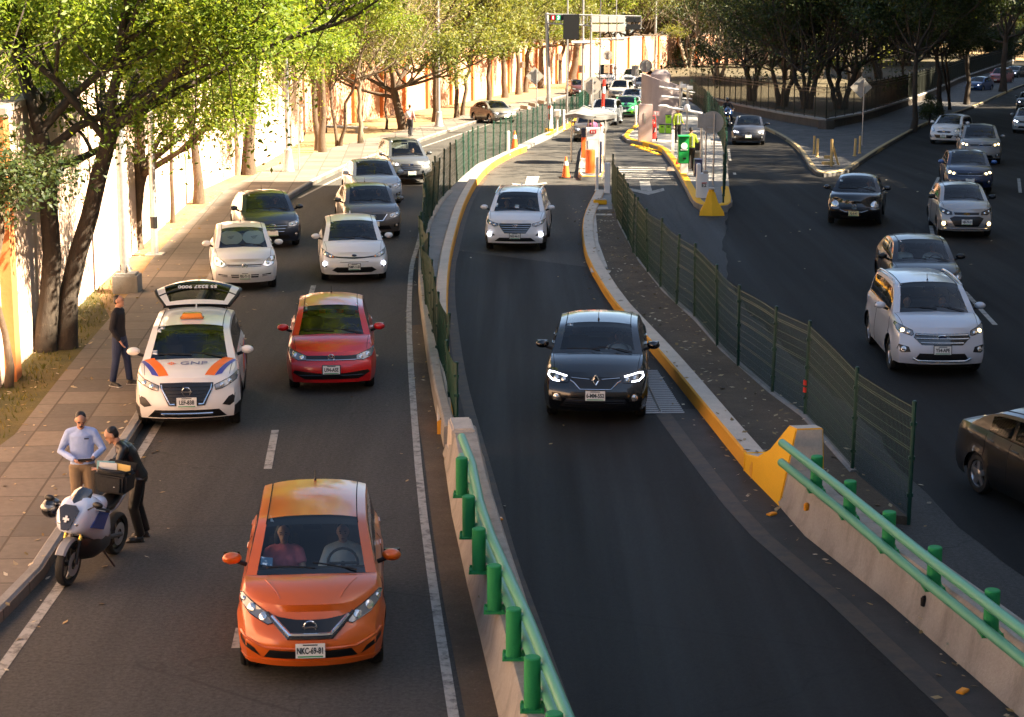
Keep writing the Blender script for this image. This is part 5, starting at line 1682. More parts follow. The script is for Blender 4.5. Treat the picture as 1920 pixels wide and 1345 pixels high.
saloon('brownblack', "dark brown sedan with two occupants behind the pale SUV", (.007, .0055, .0045), (1742, 569), -4, dict(em='ring_vw', lit=1), L=4.4, W=1.70, mirror_m=M_BLACK, zn=.74)
saloon('greysedan', "dark grey sedan cut by the right picture edge with orange light on its flank", (.007, .0065, .006), (2178, 1018), 17, dict(em='oval'), L=4.4, W=1.74)
saloon('swift', "dark hatchback with violet-white lamps on the lane beside the park wall", (.02, .022, .03), (1403, 268), -7, dict(lit=2, em='bowtie', grille='hex'), P=hatch(L=3.85, W=1.72, H=1.49, zn=.72, zc=.98), name="hatchback_car")
# toll plaza queue
saloon('toll_dark', "dark bronze car stopped under the grey canopy at the toll", (.09, .075, .06), (1104, 262), -4, dict(lit=1), L=4.4)
saloon('toll_suv', "silver-blue SUV waiting behind the canopy with its side in shade", (.30, .33, .36), (1128, 232), -10, dict(em='oval', grille='hex'), P=suv(L=4.6, W=1.82), name="suv_car")
def taxi():
 P = hatch(L=4.3, W=1.77, H=1.46, zn=.74)
 c = Car("taxi_car", "green hatchback taxi with a dark stripe along its bonnet in the toll queue", "car", P, paint("paint_green", (.06, .36, .12), .3), (1170, 217), -8)
 hw = .885
 c.patch("bonnet_stripe", [(-.05, -1.95), (.18, -1.95), (.22, -1.15), (-.0, -1.15)], M_FRIT, .005, 'top')
 sedan_front(c, hw, .74, lit=1, grille='vee', em='oval', chrome=False)
 c.patch("bumper_panel", [(.25 * hw, .28), (.92 * hw, .30), (.92 * hw, .50), (.45 * hw, .48)], paint("paint_lime", (.25, .52, .03), .35), .005)
 cars['taxi'] = c
taxi()
saloon('taxi_white', "white sedan directly behind the green taxi at the toll", (.7, .7, .68), (1181, 199), -10, dict(em='ring_vw'), L=4.3)
saloon('toll_grey', "metallic grey SUV with a broad bonnet in the middle of the toll queue", (.30, .29, .27), (1157, 186), -12, dict(em='bowtie', grille='hex'), P=suv(L=4.7, W=1.86, H=1.75), name="suv_car")
saloon('toll_white', "white pickup-like SUV with bright lamps at the back of the toll queue", (.66, .66, .65), (1178, 160), -14, dict(lit=1, em='oval', grille='hex'), P=suv(L=4.8, W=1.9, H=1.82, zn=1.0, zc=1.18), name="suv_car")
saloon('toll_far', "dark sedan beside the tower booth at the back of the toll queue", (.03, .03, .035), (1199, 171), -12, dict(lit=1), L=4.4)
saloon('left_shadow', "dark maroon car half hidden by the octagon sign far behind the gantry", (.06, .02, .02), (1089, 178), 8, dict(), L=4.3, name="hatchback_car", P=hatch())
def van():
 P = dict(L=5.2, W=2.0, H=2.4, wb=3.2, fo=.95, rw=.36, zn=1.05, zc=1.32, yc=.85, y1=1.6, y2=4.9, yd=5.05, zd=1.3, gc=.25, bp=.2, tum=.12, nose=.84, sC=2.6, rr=.08)
 c = Car("van", "tall white van shining in the sun at the back of the toll queue", "van", P, W_PAINT, (1133, 163), -10)
 sedan_front(c, 1.0, 1.05, grille='bar', em='bowtie')
 cars['van'] = c
van()
# far right, in deep shade
saloon('right_a', "pale blue-grey car at the right edge, first beyond the grey crossover", (.35, .37, .40), (1925, 246), -18, dict(lit=2, em='oval'), L=4.4)
saloon('right_b', "light roofed dark car at the right edge, farther up the shaded road", (.12, .14, .16), (1925, 205), -20, dict(lit=1, em='oval'), L=4.4)
saloon('right_blue', "blue car half hidden by tree trunks far up the shaded right road", (.03, .08, .22), (1822, 170), -32, dict(lit=1, em='oval'), L=4.4)
saloon('right_red', "red and white minivan far up the shaded right road", (.45, .10, .09), (1866, 156), -30, dict(em='oval'), P=suv(H=1.75, W=1.75), name="people_carrier")
saloon('right_far', "dark car with a bright lamp behind the red and white minivan", (.03, .03, .03), (1893, 146), -30, dict(lit=1, em='oval'), L=4.4)
# ================================================================== TREES, ADDED SHADE CASTERS, PARK
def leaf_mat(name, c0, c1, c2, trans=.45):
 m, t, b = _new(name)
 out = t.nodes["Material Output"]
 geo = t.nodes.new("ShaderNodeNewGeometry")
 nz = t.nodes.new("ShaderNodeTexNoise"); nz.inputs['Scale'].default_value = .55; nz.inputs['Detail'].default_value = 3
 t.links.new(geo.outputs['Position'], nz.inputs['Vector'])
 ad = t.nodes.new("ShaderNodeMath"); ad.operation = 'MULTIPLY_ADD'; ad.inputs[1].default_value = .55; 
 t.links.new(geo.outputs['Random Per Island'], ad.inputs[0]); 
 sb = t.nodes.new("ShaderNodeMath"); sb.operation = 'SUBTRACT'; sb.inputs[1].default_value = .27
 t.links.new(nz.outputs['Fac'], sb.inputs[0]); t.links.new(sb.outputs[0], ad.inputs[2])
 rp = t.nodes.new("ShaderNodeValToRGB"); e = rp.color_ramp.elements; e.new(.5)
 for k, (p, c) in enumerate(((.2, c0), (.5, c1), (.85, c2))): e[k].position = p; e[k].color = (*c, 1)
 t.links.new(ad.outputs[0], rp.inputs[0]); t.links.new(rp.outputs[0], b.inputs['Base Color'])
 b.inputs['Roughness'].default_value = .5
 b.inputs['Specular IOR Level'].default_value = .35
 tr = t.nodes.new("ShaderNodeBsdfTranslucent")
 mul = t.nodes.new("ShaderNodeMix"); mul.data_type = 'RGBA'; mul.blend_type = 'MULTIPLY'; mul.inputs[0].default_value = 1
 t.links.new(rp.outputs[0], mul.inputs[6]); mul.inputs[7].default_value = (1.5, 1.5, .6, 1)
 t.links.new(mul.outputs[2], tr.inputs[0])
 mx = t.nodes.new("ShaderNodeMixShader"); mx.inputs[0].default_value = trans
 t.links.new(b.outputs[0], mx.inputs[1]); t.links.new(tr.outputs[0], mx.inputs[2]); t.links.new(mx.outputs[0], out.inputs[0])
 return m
M_LEAF_A = leaf_mat("leaf_bright", (.072, .125, .012), (.145, .205, .022), (.25, .265, .045), .5)
M_LEAF_O = leaf_mat("leaf_olive", (.065, .085, .016), (.13, .145, .030), (.22, .20, .05), .42)
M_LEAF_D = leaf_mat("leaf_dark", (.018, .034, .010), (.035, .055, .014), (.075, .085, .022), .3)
M_LEAF_R = leaf_mat("twig_red", (.12, .05, .025), (.17, .075, .035), (.20, .12, .05), .2)
M_LEAF_T = leaf_mat("twig_dry", (.16, .12, .06), (.24, .18, .09), (.22, .20, .06), .2)
def bark(name, a, b):
 k = NT(name)
 c = k.ramp(k.noise(3, 6, .7, stretch=(1, 1, .25)), [(.3, a), (.7, b)])
 c = k.mix(k.ramp(k.noise(9, 4, .7), [(.55, 0.0), (.7, .5)]), c, tuple(v * 1.7 for v in b))
 k.bump(k.noise(14, 5, .7, stretch=(1, 1, .3)), .7, .04)
 return k.done(c, .9)
M_BARK = bark("bark_brown", (.055, .035, .022), (.12, .082, .05))
M_BARK_D = bark("bark_dark", (.030, .022, .016), (.06, .045, .032))
M_BARK_P = bark("bark_pale", (.13, .10, .07), (.24, .19, .13))
def leaf_cloud(centres, radii, n, size, rng, droop=0.0, up=.5):
 """many small leaf-shaped faces scattered through clumps"""
 C = np.array(centres); Rr = np.array(radii)
 w_ = Rr ** 2.2; w_ = w_ / w_.sum()
 idx = rng.choice(len(C), n, p=w_)
 d = rng.normal(size=(n, 3)); d /= np.linalg.norm(d, axis=1)[:, None]
 r = rng.random(n) ** .45
 P = C[idx] + d * (r * Rr[idx])[:, None] * np.array([1, 1, .72])
 P[:, 2] -= droop * r * rng.random(n)
 nrm = rng.normal(size=(n, 3)); nrm[:, 2] = np.abs(nrm[:, 2]) + up
 nrm += d * .6
 nrm /= np.linalg.norm(nrm, axis=1)[:, None]
 t = rng.normal(size=(n, 3)); t -= nrm * (t * nrm).sum(1)[:, None]; t /= np.linalg.norm(t, axis=1)[:, None]
 b = np.cross(nrm, t)
 s = size * (.6 + .8 * rng.random(n))[:, None]
 V = np.empty((n, 4, 3))
 V[:, 0] = P - t * s * .55; V[:, 1] = P + b * s * .26 + nrm * s * .05; V[:, 2] = P + t * s * .55 - nrm * s * .08; V[:, 3] = P - b * s * .26 + nrm * s * .05
 return V.reshape(-1, 3)
def quads_obj(name, V, m, parent):
 n = len(V) // 4
 me = bpy.data.meshes.new(name)
 me.vertices.add(n * 4); me.vertices.foreach_set("co", V.astype(np.float32).ravel())
 me.loops.add(n * 4); me.loops.foreach_set("vertex_index", np.arange(n * 4, dtype=np.int32))
 me.polygons.add(n); me.polygons.foreach_set("loop_start", np.arange(0, n * 4, 4, dtype=np.int32))
 me.polygons.foreach_set("loop_total", np.full(n, 4, dtype=np.int32))
 me.update(); me.validate()
 me.materials.append(m)
 o = bpy.data.objects.new(name, me); COL.objects.link(o); o.parent = parent
 return o
def make_tree(name, loc, label, h=11, crown_z=4.0, spread=4.0, trunk_r=.2, stems=1, leaves=12000, leaf=.16, lm=None, bm_=None, seed=0, lean=(0, 0), group=None, droop=.25, cat='tree', fork=.5, clump=1.0, bare=False, squash=1.0, tpath=None, limbs=7, open_=0, skirt=0):
 rng = random.Random(seed); nr = np.random.default_rng(seed)
 root = empty(name, loc, 0, label, cat, group)
 tm = MB(); cent, rad = [], []
 lm = lm or M_LEAF_A; bm_ = bm_ or M_BARK
 def limb(p, d, L, r, lev):
  pts = [Vector(p)]; n = 5; dd = d.copy()
  for k in range(n):
   dd = (dd + Vector((rng.gauss(0, .16), rng.gauss(0, .16), rng.gauss(.05, .1)))).normalized()
   pts.append(pts[-1] + dd * L / n)
  tm.tube(pts, [lerp(r, r * .45, k / n) for k in range(n + 1)], bm_, 7 if lev < 2 else 5, caps=False)
  if lev >= 2 or (lev >= 1 and L < .9):
   for k in range(2, n + 1):
    cent.append(pts[k]); rad.append(rng.uniform(.55, .95) * clump)
   return
  m = rng.randint(3, 4)
  for k in range(m):
   q = pts[rng.randint(2, n)]
   a = rng.uniform(0, 6.283); nd = (dd + Vector((math.cos(a), math.sin(a), rng.uniform(-.1, .5))) * .85).normalized()
   limb(q, nd, L * rng.uniform(.5, .75), r * .5, lev + 1)
  limb(pts[-1], dd, L * .6, r * .45, lev + 1)
 for sN in range(stems):
  if sN: tm.build('trunk', root, angle=80); tm = MB()
  c_start = len(cent)
  a = rng.uniform(0, 6.283) if stems > 1 else 0
  base = Vector((math.cos(a) * trunk_r * 1.2, math.sin(a) * trunk_r * 1.2, -.2)) if stems > 1 else Vector((0, 0, -.2))
  ln = Vector((lean[0], lean[1], 0)) + (Vector((math.cos(a), math.sin(a), 0)) * .28 if stems > 1 else Vector((0, 0, 0)))
  th = crown_z * rng.uniform(.9, 1.15) + .4
  pts = tpath[sN] if tpath else [base + Vector((0, 0, th * k / 6)) + ln * th * (k / 6) ** 1.3 + Vector((rng.gauss(0, .06), rng.gauss(0, .06), 0)) * (k > 0) for k in range(7)]
  pts = [Vector(p) for p in pts]
  n = len(pts)
  tm.tube(pts, [trunk_r * (1.55 if k == 0 else (1.12 if k == 1 else lerp(1, .7, k / n))) for k in range(n)], bm_, 12, caps=False)
  top = pts[-1]; L0 = (h - crown_z) * .45
  for k in range(limbs if stems == 1 else max(3, limbs // 2)):
   a = 6.283 * k / limbs + rng.uniform(-.4, .4); el = rng.uniform(.1, 1.2)
   d = Vector((math.cos(a) * math.cos(el), math.sin(a) * math.cos(el), math.sin(el)))
   LL = spread * .55 * math.cos(el) + L0 * math.sin(el)
   q = pts[-1].lerp(pts[-2], rng.uniform(0, .95) if k else 0)
   limb(q, d, LL, trunk_r * .45, 0)
  limb(top, Vector((lean[0], lean[1], 1)).normalized(), L0, trunk_r * .6, 0)
 cl0 = list(cent[c_start:])
 for k in range(skirt):
  a = rng.uniform(0, 6.283); q = spread * rng.uniform(.25, .95)
  c0 = Vector((math.cos(a) * q + lean[0] * crown_z, math.sin(a) * q + lean[1] * crown_z, crown_z + rng.uniform(-.7, 1.6)))
  up_ = min(cl0, key=lambda q: (q - c0).length + (2 if q.z < c0.z else 0))
  tm.tube([up_, c0.lerp(up_, .5) + Vector((.1, 0, .1)), c0 - Vector((0, 0, .5))], [.025, .018, .006], bm_, 4, caps=False)
  cent.append(c0); rad.append(rng.uniform(.7, 1.15)); cent.append(c0 + Vector((rng.gauss(0, .4), rng.gauss(0, .4), .9))); rad.append(.9)
 tm.build("trunk", root, angle=80)
 if open_:
  keep = [i for i in range(len(cent)) if nr.random() > open_]
  cent = [cent[i] for i in keep]; rad = [rad[i] for i in keep]
 V = leaf_cloud([tuple(c) for c in cent], rad, leaves, leaf, nr, droop)
 quads_obj("crown", V, lm, root)
 return root
def tree_px(px, py, **k):
 p = G(px, py); p.z = g(p.y) + .08
 return make_tree(k.pop('name', 'tree'), p, k.pop('label'), **k)
GL_ = 'trees along the left boundary wall'
def path_px(base, pts):
 """trunk path from picture points at the depth of the base"""
 b = G(*base); out = []
 for x, y in pts:
  q = at_depth(x, y, b.y); out.append(q - Vector((b.x, b.y, g(b.y) + .08)))
 return out
b = (98, 668)
p1 = path_px(b, [(85, 690), (84, 640), (92, 560), (98, 480), (92, 400), (90, 330), (75, 250)])
p2 = path_px(b, [(112, 690), (118, 640), (122, 560), (140, 480), (162, 410), (180, 330), (205, 240)])
for q in p2: q.y += .3
tree_px(*b, label="big twin-trunked tree at left with hanging bright foliage, rooted in the worn grass", h=11.5, crown_z=5.0, spread=6.0, trunk_r=.22, stems=2, tpath=[p1, p2], leaves=90000, leaf=.105, seed=11, skirt=26, group=GL_, droop=.35, bm_=M_BARK_D, limbs=10)
b = (250, 472)
tree_px(*b, label="forked tree trunk behind the concrete-based lamp post", h=10, crown_z=4.6, spread=4.0, trunk_r=.24, tpath=[path_px(b, [(249, 480), (250, 450), (252, 400), (258, 350), (265, 325)])], leaves=50000, leaf=.105, seed=12, skirt=8, group=GL_, droop=.3)
for (px, py, lab, kw) in (
 (324, 422, "thin straight tree between the grey pole and the parked white car", dict(h=9, crown_z=4.6, spread=3.4, trunk_r=.06, leaves=9000, seed=13)),
 (373, 387, "slim dark trunk standing alone before the blown-out wall", dict(h=11, crown_z=5.6, spread=3.2, trunk_r=.15, leaves=13000, seed=14, lean=(-.05, 0))),
 (444, 334, "pinkish thin leaning trunk just left of the thick wall-side trunk", dict(h=9.5, crown_z=5.0, spread=2.8, trunk_r=.10, leaves=8000, seed=15, lean=(-.09, 0), bm_=M_BARK_P)),
 (467, 333, "thick trunk leaning right before the blown-out wall", dict(h=12, crown_z=5.4, spread=4.2, trunk_r=.23, leaves=20000, seed=16, lean=(.08, 0))),
 (545, 300, "young tree with a low leafy crown behind the tapered lamp base", dict(h=7.5, crown_z=2.9, spread=3.2, trunk_r=.07, leaves=9000, seed=17)),
 (597, 287, "left one of two trunks standing close together on the dry earth", dict(h=11, crown_z=5.0, spread=3.6, trunk_r=.15, leaves=14000, seed=18, lean=(-.05, 0))),
 (606, 291, "right one of two trunks standing close together on the dry earth", dict(h=11.5, crown_z=5.4, spread=3.4, trunk_r=.16, leaves=13000, seed=19)),
 (634, 279, "slender V-shaped tree right of the close trunk pair", dict(h=8, crown_z=3.0, spread=3.0, trunk_r=.09, stems=2, leaves=4000, seed=20, lm=M_LEAF_O, open_=.3)),
):
 tree_px(px, py, label=lab, group=GL_, leaf=.11, skirt=4, **dict(kw, leaves=int(kw['leaves'] * 2.4)))
tree_px(677, 274, label="bare pale-twigged tree with sparse dry leaves beside the sunlit path", h=10.5, crown_z=3.4, spread=4.0, trunk_r=.13, leaves=6500, leaf=.10, seed=21, lm=M_LEAF_T, bm_=M_BARK_P, group=GL_, clump=1.1, limbs=9)
b = (758, 247)
tree_px(*b, label="old tree with a trunk curving left behind the pedestrian", h=12, crown_z=4.6, spread=6.5, trunk_r=.28, tpath=[path_px(b, [(758, 250), (755, 235), (748, 210), (742, 185), (738, 165)])], leaves=20000, leaf=.17, seed=22, lm=M_LEAF_O, group=GL_, bm_=M_BARK, limbs=9)
for (px, py, lab, kw) in (
 (724, 246, "slim sapling just left of the curved old tree", dict(h=8, crown_z=3.6, spread=2.4, trunk_r=.07, leaves=3500, seed=23, lm=M_LEAF_O)),
 (818, 232, "dark broad tree directly behind the second lamp post", dict(h=13, crown_z=5.0, spread=6.0, trunk_r=.24, leaves=18000, seed=24, lm=M_LEAF_O)),
 (856, 225, "left tree of the leaning pair beyond the second lamp post", dict(h=11, crown_z=3.6, spread=4.5, trunk_r=.17, leaves=10000, seed=25, lm=M_LEAF_O)),
 (867, 220, "right tree of the leaning pair beyond the second lamp post", dict(h=10, crown_z=3.4, spread=4.0, trunk_r=.15, leaves=8000, seed=26, lm=M_LEAF_O, lean=(.12, 0))),
 (917, 203, "tree behind the olive sedan on the left road", dict(h=12, crown_z=4.4, spread=5.5, trunk_r=.2, leaves=14000, seed=27, lm=M_LEAF_O)),
 (947, 186, "stout dark trunk left of the diamond sign", dict(h=12, crown_z=5, spread=5.5, trunk_r=.26, leaves=13000, seed=28, lm=M_LEAF_O, lean=(-.06, 0))),
 (972, 180, "dark trunk directly behind the diamond sign", dict(h=12, crown_z=5, spread=5.0, trunk_r=.24, leaves=12000, seed=29, lm=M_LEAF_A)),
 (985, 176, "trunk leaning right between diamond sign and gantry post", dict(h=12, crown_z=5, spread=5.0, trunk_r=.24, leaves=11000, seed=30, lm=M_LEAF_O, lean=(.1, 0))),
 (1014, 168, "stout trunk just left of the gantry post against the far wall", dict(h=13, crown_z=5, spread=5.5, trunk_r=.32, leaves=11000, seed=31, lm=M_LEAF_O)),
 (1048, 160, "thin leaning tree right of the gantry post against the far wall", dict(h=13, crown_z=4.5, spread=5.5, trunk_r=.22, leaves=10000, seed=32, lm=M_LEAF_O, lean=(.12, 0))),
 (1072, 156, "big dark leaning trunk behind the octagon sign against the far wall", dict(h=14, crown_z=5.5, spread=6.0, trunk_r=.42, leaves=11000, seed=33, lm=M_LEAF_A, lean=(.16, 0))),
 (1180, 141, "tree behind the white SUV against the far wall", dict(h=13, crown_z=4.5, spread=6.0, trunk_r=.3, leaves=9000, seed=34, lm=M_LEAF_O)),
 (1212, 136, "curved tree left of the tall right pole against the far wall", dict(h=14, crown_z=5, spread=6.5, trunk_r=.4, leaves=10000, seed=35, lm=M_LEAF_O, lean=(.05, 0))),
 (1240, 130, "thick leaning trunk right of the tall right pole", dict(h=15, crown_z=5.5, spread=7.0, trunk_r=.6, leaves=11000, seed=36, lm=M_LEAF_O, lean=(-.1, 0))),
):
 tree_px(px, py, label=lab, group=GL_, leaf=.19, **kw)
# dense conical shrub at the left picture edge
def shrub(name, loc, label, h, r, n, lm, seed, leaf=.09, group=None):
 nr = np.random.default_rng(seed); root = empty(name, loc, 0, label, 'shrub', group)
 cs, rs = [], []
 for k in range(40):
  z = nr.random() * h; a = nr.random() * 6.283; q = r * (1 - z / h) ** .6 * nr.random() ** .4
  cs.append((math.cos(a) * q, math.sin(a) * q, z + .2)); rs.append(.35 * r)
 quads_obj("crown", leaf_cloud(cs, rs, n, leaf, nr), lm, root)
 mb = MB(); mb.tube([(0, 0, -.1), (.05, 0, h * .5), (0, .05, h * .8)], [.07, .05, .02], M_BARK_D, 7); mb.build("stem", root)
 return root
tree_px(14, 738, label="small dark dense-crowned tree against the wall at the left picture edge", h=5.6, crown_z=3.3, spread=1.5, trunk_r=.07, leaves=9000, leaf=.10, seed=5, lm=M_LEAF_D, group=GL_, limbs=6, droop=.4)
# belt of trees beyond the far wall
protos = []
far_spots = []
rng = random.Random(77)
for k, (lm, sd, hh) in enumerate(((M_LEAF_O, 41, 17), (M_LEAF_A, 42, 16), (M_LEAF_O, 43, 18))):
 o = make_tree("tree", (0, 0, 0), ["olive green tree rising behind the far terracotta wall", "bright green tree rising behind the far terracotta wall", "tall olive tree rising behind the far terracotta wall"][k], h=hh, crown_z=3.2, spread=9.0, trunk_r=.4, leaves=9000, leaf=.36, lm=lm, seed=sd, group='trees beyond the far wall', clump=1.6, limbs=9)
 protos.append(o)
spots = []
for p in resample(WL2, 9): spots.append((p.x - 5 - rng.uniform(0, 3), p.y + 6 + rng.uniform(0, 4)))
for p in resample([Vector(q) for q in WL1[4:]], 10): spots.append((p.x - 7, p.y + rng.uniform(-2, 2)))
for k in range(9): spots.append((WL2[-1].x + 4 + k * 9, WL2[-1].y + 8 + rng.uniform(-5, 8)))
for k in range(16): spots.append((-40 + k * 14, 345 + rng.uniform(-8, 8)))
for i, (x, y) in enumerate(spots):
 o = protos[i % 3] if i < 3 else copy_tree(protos[i % 3])
 s_ = rng.uniform(.75, 1.1)
 o.location = (x, y, g(max(0, y)) - .2); o.rotation_euler = (0, 0, rng.uniform(0, 6.28)); o.scale = (s_, s_, s_ * rng.uniform(.9, 1.1))
# ---- park on the right: low wall, railing, trees
PKW = GL([(1293, 193), (1340, 203), (1400, 218), (1470, 233), (1549, 247)])
PKR = GL([(1549, 247), (1616, 233), (1754, 181), (1796, 160), (1850, 140), (1900, 122)])
park = [Vector(p) for p in PKW] + [Vector(p) for p in PKR[1:]] + [Vector((PKR[-1].x + 6, PKR[-1].y + 60, 0)), Vector((PKW[0].x + 5, PKR[-1].y + 60, 0))]
M_PARK = soil("park_ground", (.05, .042, .022), (.11, .085, .04), (.18, .14, .06))
sheet("park_ground", [(p.x, p.y) for p in park], .5, M_PARK)
M_PKW = concrete("park_wall_stone", .07, .11, .6, (1, .85, .7))
M_COPEP = concrete("park_coping", .30, .42, .4, (1, .95, .85))
def park_wall():
 root = empty("park_wall", (PKW[-1].x, PKW[-1].y, g(PKW[-1].y)), 0, "low dark stone wall with a pale coping that turns the park corner", "wall")
 off = -Vector(root.location)
 line = resample(PKW, 3) + resample(PKR, 3)[1:]
 for nm, a0, a1, z0, z1, m in (("wall_face", 0, .35, -.3, .62, M_PKW), ("coping", -.07, .42, .622, .74, M_COPEP)):
  mb = MB(); rings = []
  n = len(line)
  for i, p in enumerate(line):
   d = line[min(i + 1, n - 1)] - line[max(i - 1, 0)]; d.z = 0; d.normalize(); nn = Vector((-d.y, d.x, 0))
   q = []
   for a, z in ((a0, z0), (a0, z1), (a1, z1), (a1, z0)):
    v = p + nn * a; v.z = g(p.y) + z; q.append(v + off)
   rings.append(q)
  for i in range(n - 1):
   for j in range(4): mb.add([rings[i][j], rings[i][(j + 1) % 4], rings[i + 1][(j + 1) % 4], rings[i + 1][j]], [(0, 1, 2, 3)], m)
  mb.build(nm, root, smooth=False)
 c = PKW[-1]
 mb = MB(); mb.box((c.x + off.x, c.y + off.y + .1, .33), (.75, .7, .68), M_PKW, R(40)); mb.build("corner_pier", root, bevel=.03)
 M_RAIL = mat("railing_dark_iron", (.020, .024, .018), .5, .3)
 for nm, ln, lab in (("park_railing", PKW, "tall iron railing on the park wall along the left lane"), ("park_railing", PKR, "tall iron railing on the park wall along the shaded right road")):
  rr = empty(nm, (ln[0].x, ln[0].y, g(ln[0].y)), 0, lab, "railing", "iron park railings")
  of = -Vector(rr.location)
  pts = resample(ln, 2.6)
  for i, p in enumerate(pts):
   mb = MB(); b0 = Vector((p.x + .0, p.y + .18, g(p.y) + .74)) + of
   mb.tube([b0, b0 + Vector((0, 0, 1.95))], .035, M_RAIL, 8); mb.ball(b0 + Vector((0, 0, 1.98)), .05, M_RAIL, 8, 6)
   mb.build("post", rr)
  for i in range(len(pts) - 1):
   mb = MB(); a = Vector((pts[i].x, pts[i].y + .18, g(pts[i].y) + .74)) + of; b2 = Vector((pts[i + 1].x, pts[i + 1].y + .18, g(pts[i + 1].y) + .74)) + of
   for z in (.12, 1.55, 1.75): mb.tube([a + Vector((0, 0, z)), b2 + Vector((0, 0, z))], .02, M_RAIL, 4)
   n = max(2, int((b2 - a).length / .13))
   for k in range(1, n):
    q = a.lerp(b2, k / n); mb.tube([q + Vector((0, 0, .04)), q + Vector((0, 0, 1.88))], .009, M_RAIL, 4, caps=False)
   mb.build("bars", rr, smooth=False)
park_wall()
# paved wedge between the two roads
def cobble():
 k = NT("cobble_dark")
 br = k.n("ShaderNodeTexBrick", Scale=1.0); br.offset = .5
 br.inputs['Color1'].default_value = (.045, .043, .042, 1); br.inputs['Color2'].default_value = (.13, .125, .12, 1); br.inputs['Mortar'].default_value = (.02, .02, .02, 1)
 br.inputs['Mortar Size'].default_value = .02; br.inputs['Brick Width'].default_value = .5; br.inputs['Row Height'].default_value = .32
 k.l(k.pos, br.inputs['Vector'])
 c = k.mix(.5, br.outputs['Color'], k.ramp(k.noise(3, 5, .7), [(.3, .5), (.7, 1.0)]), 'MULTIPLY')
 k.bump(k.ramp(br.outputs['Fac'], [(0, 1.0), (1, 0.0)]), .5, .015)
 return k.done(c, .8)
WK = GL([(1340, 216), (1395, 231), (1439, 245), (1492, 276), (1517, 318), (1530, 329), (1545, 333), (1562, 331), (1591, 326), (1650, 284), (1698, 256), (1740, 233), (1830, 202), (1883, 176), (1930, 158)])
sheet("wedge_pavement", [(p.x, p.y) for p in WK] + [(p.x, p.y) for p in PKR[::-1]] + [(p.x, p.y) for p in PKW[::-1][1:4]], .15, cobble(), under=.3)
M_KOLD = worn_paint("kerb_faded_yellow", (.40, .30, .14), (.16, .13, .10), .5, .7)
kerb("wedge_kerb", resample(smooth_line(WK, 2), .8), .22, .18, M_KOLD, M_KOLD, "weathered kerb with faded yellow paint round the paved wedge", side=1)
# park trees with many stems
GP = 'park trees behind the iron railing'
labs = iter(["leaning multi-stemmed park tree left, pale bark catching the sun", "park tree with pale fanned stems next to the toll fence", "park tree with dark straight stems above the railing's middle", "park tree with a leaning brown limb behind the railing", "dark clustered trunks just left of the park corner", "park tree with thick dark trunk behind the park corner", "park tree farther back among the sunlit ground"])
for i, (px, py, kw) in enumerate((
 (1290, 128, dict(h=14, crown_z=3.2, spread=7, trunk_r=.2, stems=5, seed=51, bm_=M_BARK_P, lm=M_LEAF_O, leaves=13000, lean=(-.05, 0))),
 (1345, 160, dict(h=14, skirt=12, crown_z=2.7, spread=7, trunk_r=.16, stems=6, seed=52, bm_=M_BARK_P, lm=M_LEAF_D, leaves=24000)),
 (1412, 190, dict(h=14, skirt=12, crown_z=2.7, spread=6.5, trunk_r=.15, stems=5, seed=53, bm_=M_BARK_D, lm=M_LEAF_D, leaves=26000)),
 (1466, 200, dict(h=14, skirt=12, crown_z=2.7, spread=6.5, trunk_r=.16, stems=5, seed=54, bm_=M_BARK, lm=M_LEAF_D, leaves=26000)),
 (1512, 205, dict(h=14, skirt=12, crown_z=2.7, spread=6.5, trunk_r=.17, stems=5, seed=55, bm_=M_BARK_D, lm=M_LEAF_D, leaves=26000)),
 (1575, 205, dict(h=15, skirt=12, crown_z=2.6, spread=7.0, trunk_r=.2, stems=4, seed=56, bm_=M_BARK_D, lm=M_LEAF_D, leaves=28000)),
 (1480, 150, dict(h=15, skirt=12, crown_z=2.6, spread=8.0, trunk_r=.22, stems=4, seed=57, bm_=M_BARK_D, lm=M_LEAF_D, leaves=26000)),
)):
 p = G(px, py, .5)
 make_tree("park_tree", p, next(labs), group=GP, leaf=.2, droop=.5, clump=1.15, **kw)
# far part of the park: copies
pp = [make_tree("park_tree", (0, 0, 0), l, h=15, skirt=14, crown_z=2.4, spread=8.5, trunk_r=.25, stems=4, seed=60 + i, bm_=M_BARK_D, lm=M_LEAF_D if i else M_LEAF_O, leaves=17000, leaf=.3, group='trees deep in the park', clump=1.5) for i, l in enumerate(("olive multi-stemmed tree deep in the park", "dark multi-stemmed tree deep in the park"))]
fs = [(1310, 108), (1365, 118), (1420, 128), (1530, 150), (1600, 160), (1650, 150), (1350, 95), (1450, 105), (1560, 118), (1640, 120), (1700, 125), (1740, 110), (1400, 85), (1500, 88), (1600, 90), (1700, 92), (1790, 95), (1850, 90), (1290, 85), (1250, 80), (1330, 75), (1480, 75), (1570, 74), (1660, 74), (1760, 74), (1880, 74), (1950, 90), (1970, 74)]
for i, (x, y) in enumerate(fs):
 o = pp[i % 2] if i < 2 else copy_tree(pp[i % 2])
 p = G(x, y, .4); o.location = p; s_ = rng.uniform(.8, 1.15); o.scale = (s_, s_, s_); o.rotation_euler = (0, 0, rng.uniform(0, 6.28))
ds = make_tree("shrub", (0, 0, 0), "dense dark evergreen shrub filling the back of the park", h=7, crown_z=1.0, spread=6.5, trunk_r=.16, stems=1, seed=66, bm_=M_BARK_D, lm=M_LEAF_D, leaves=9000, leaf=.3, group='evergreen shrubs at the back of the park', clump=1.5, cat='shrub', limbs=9)
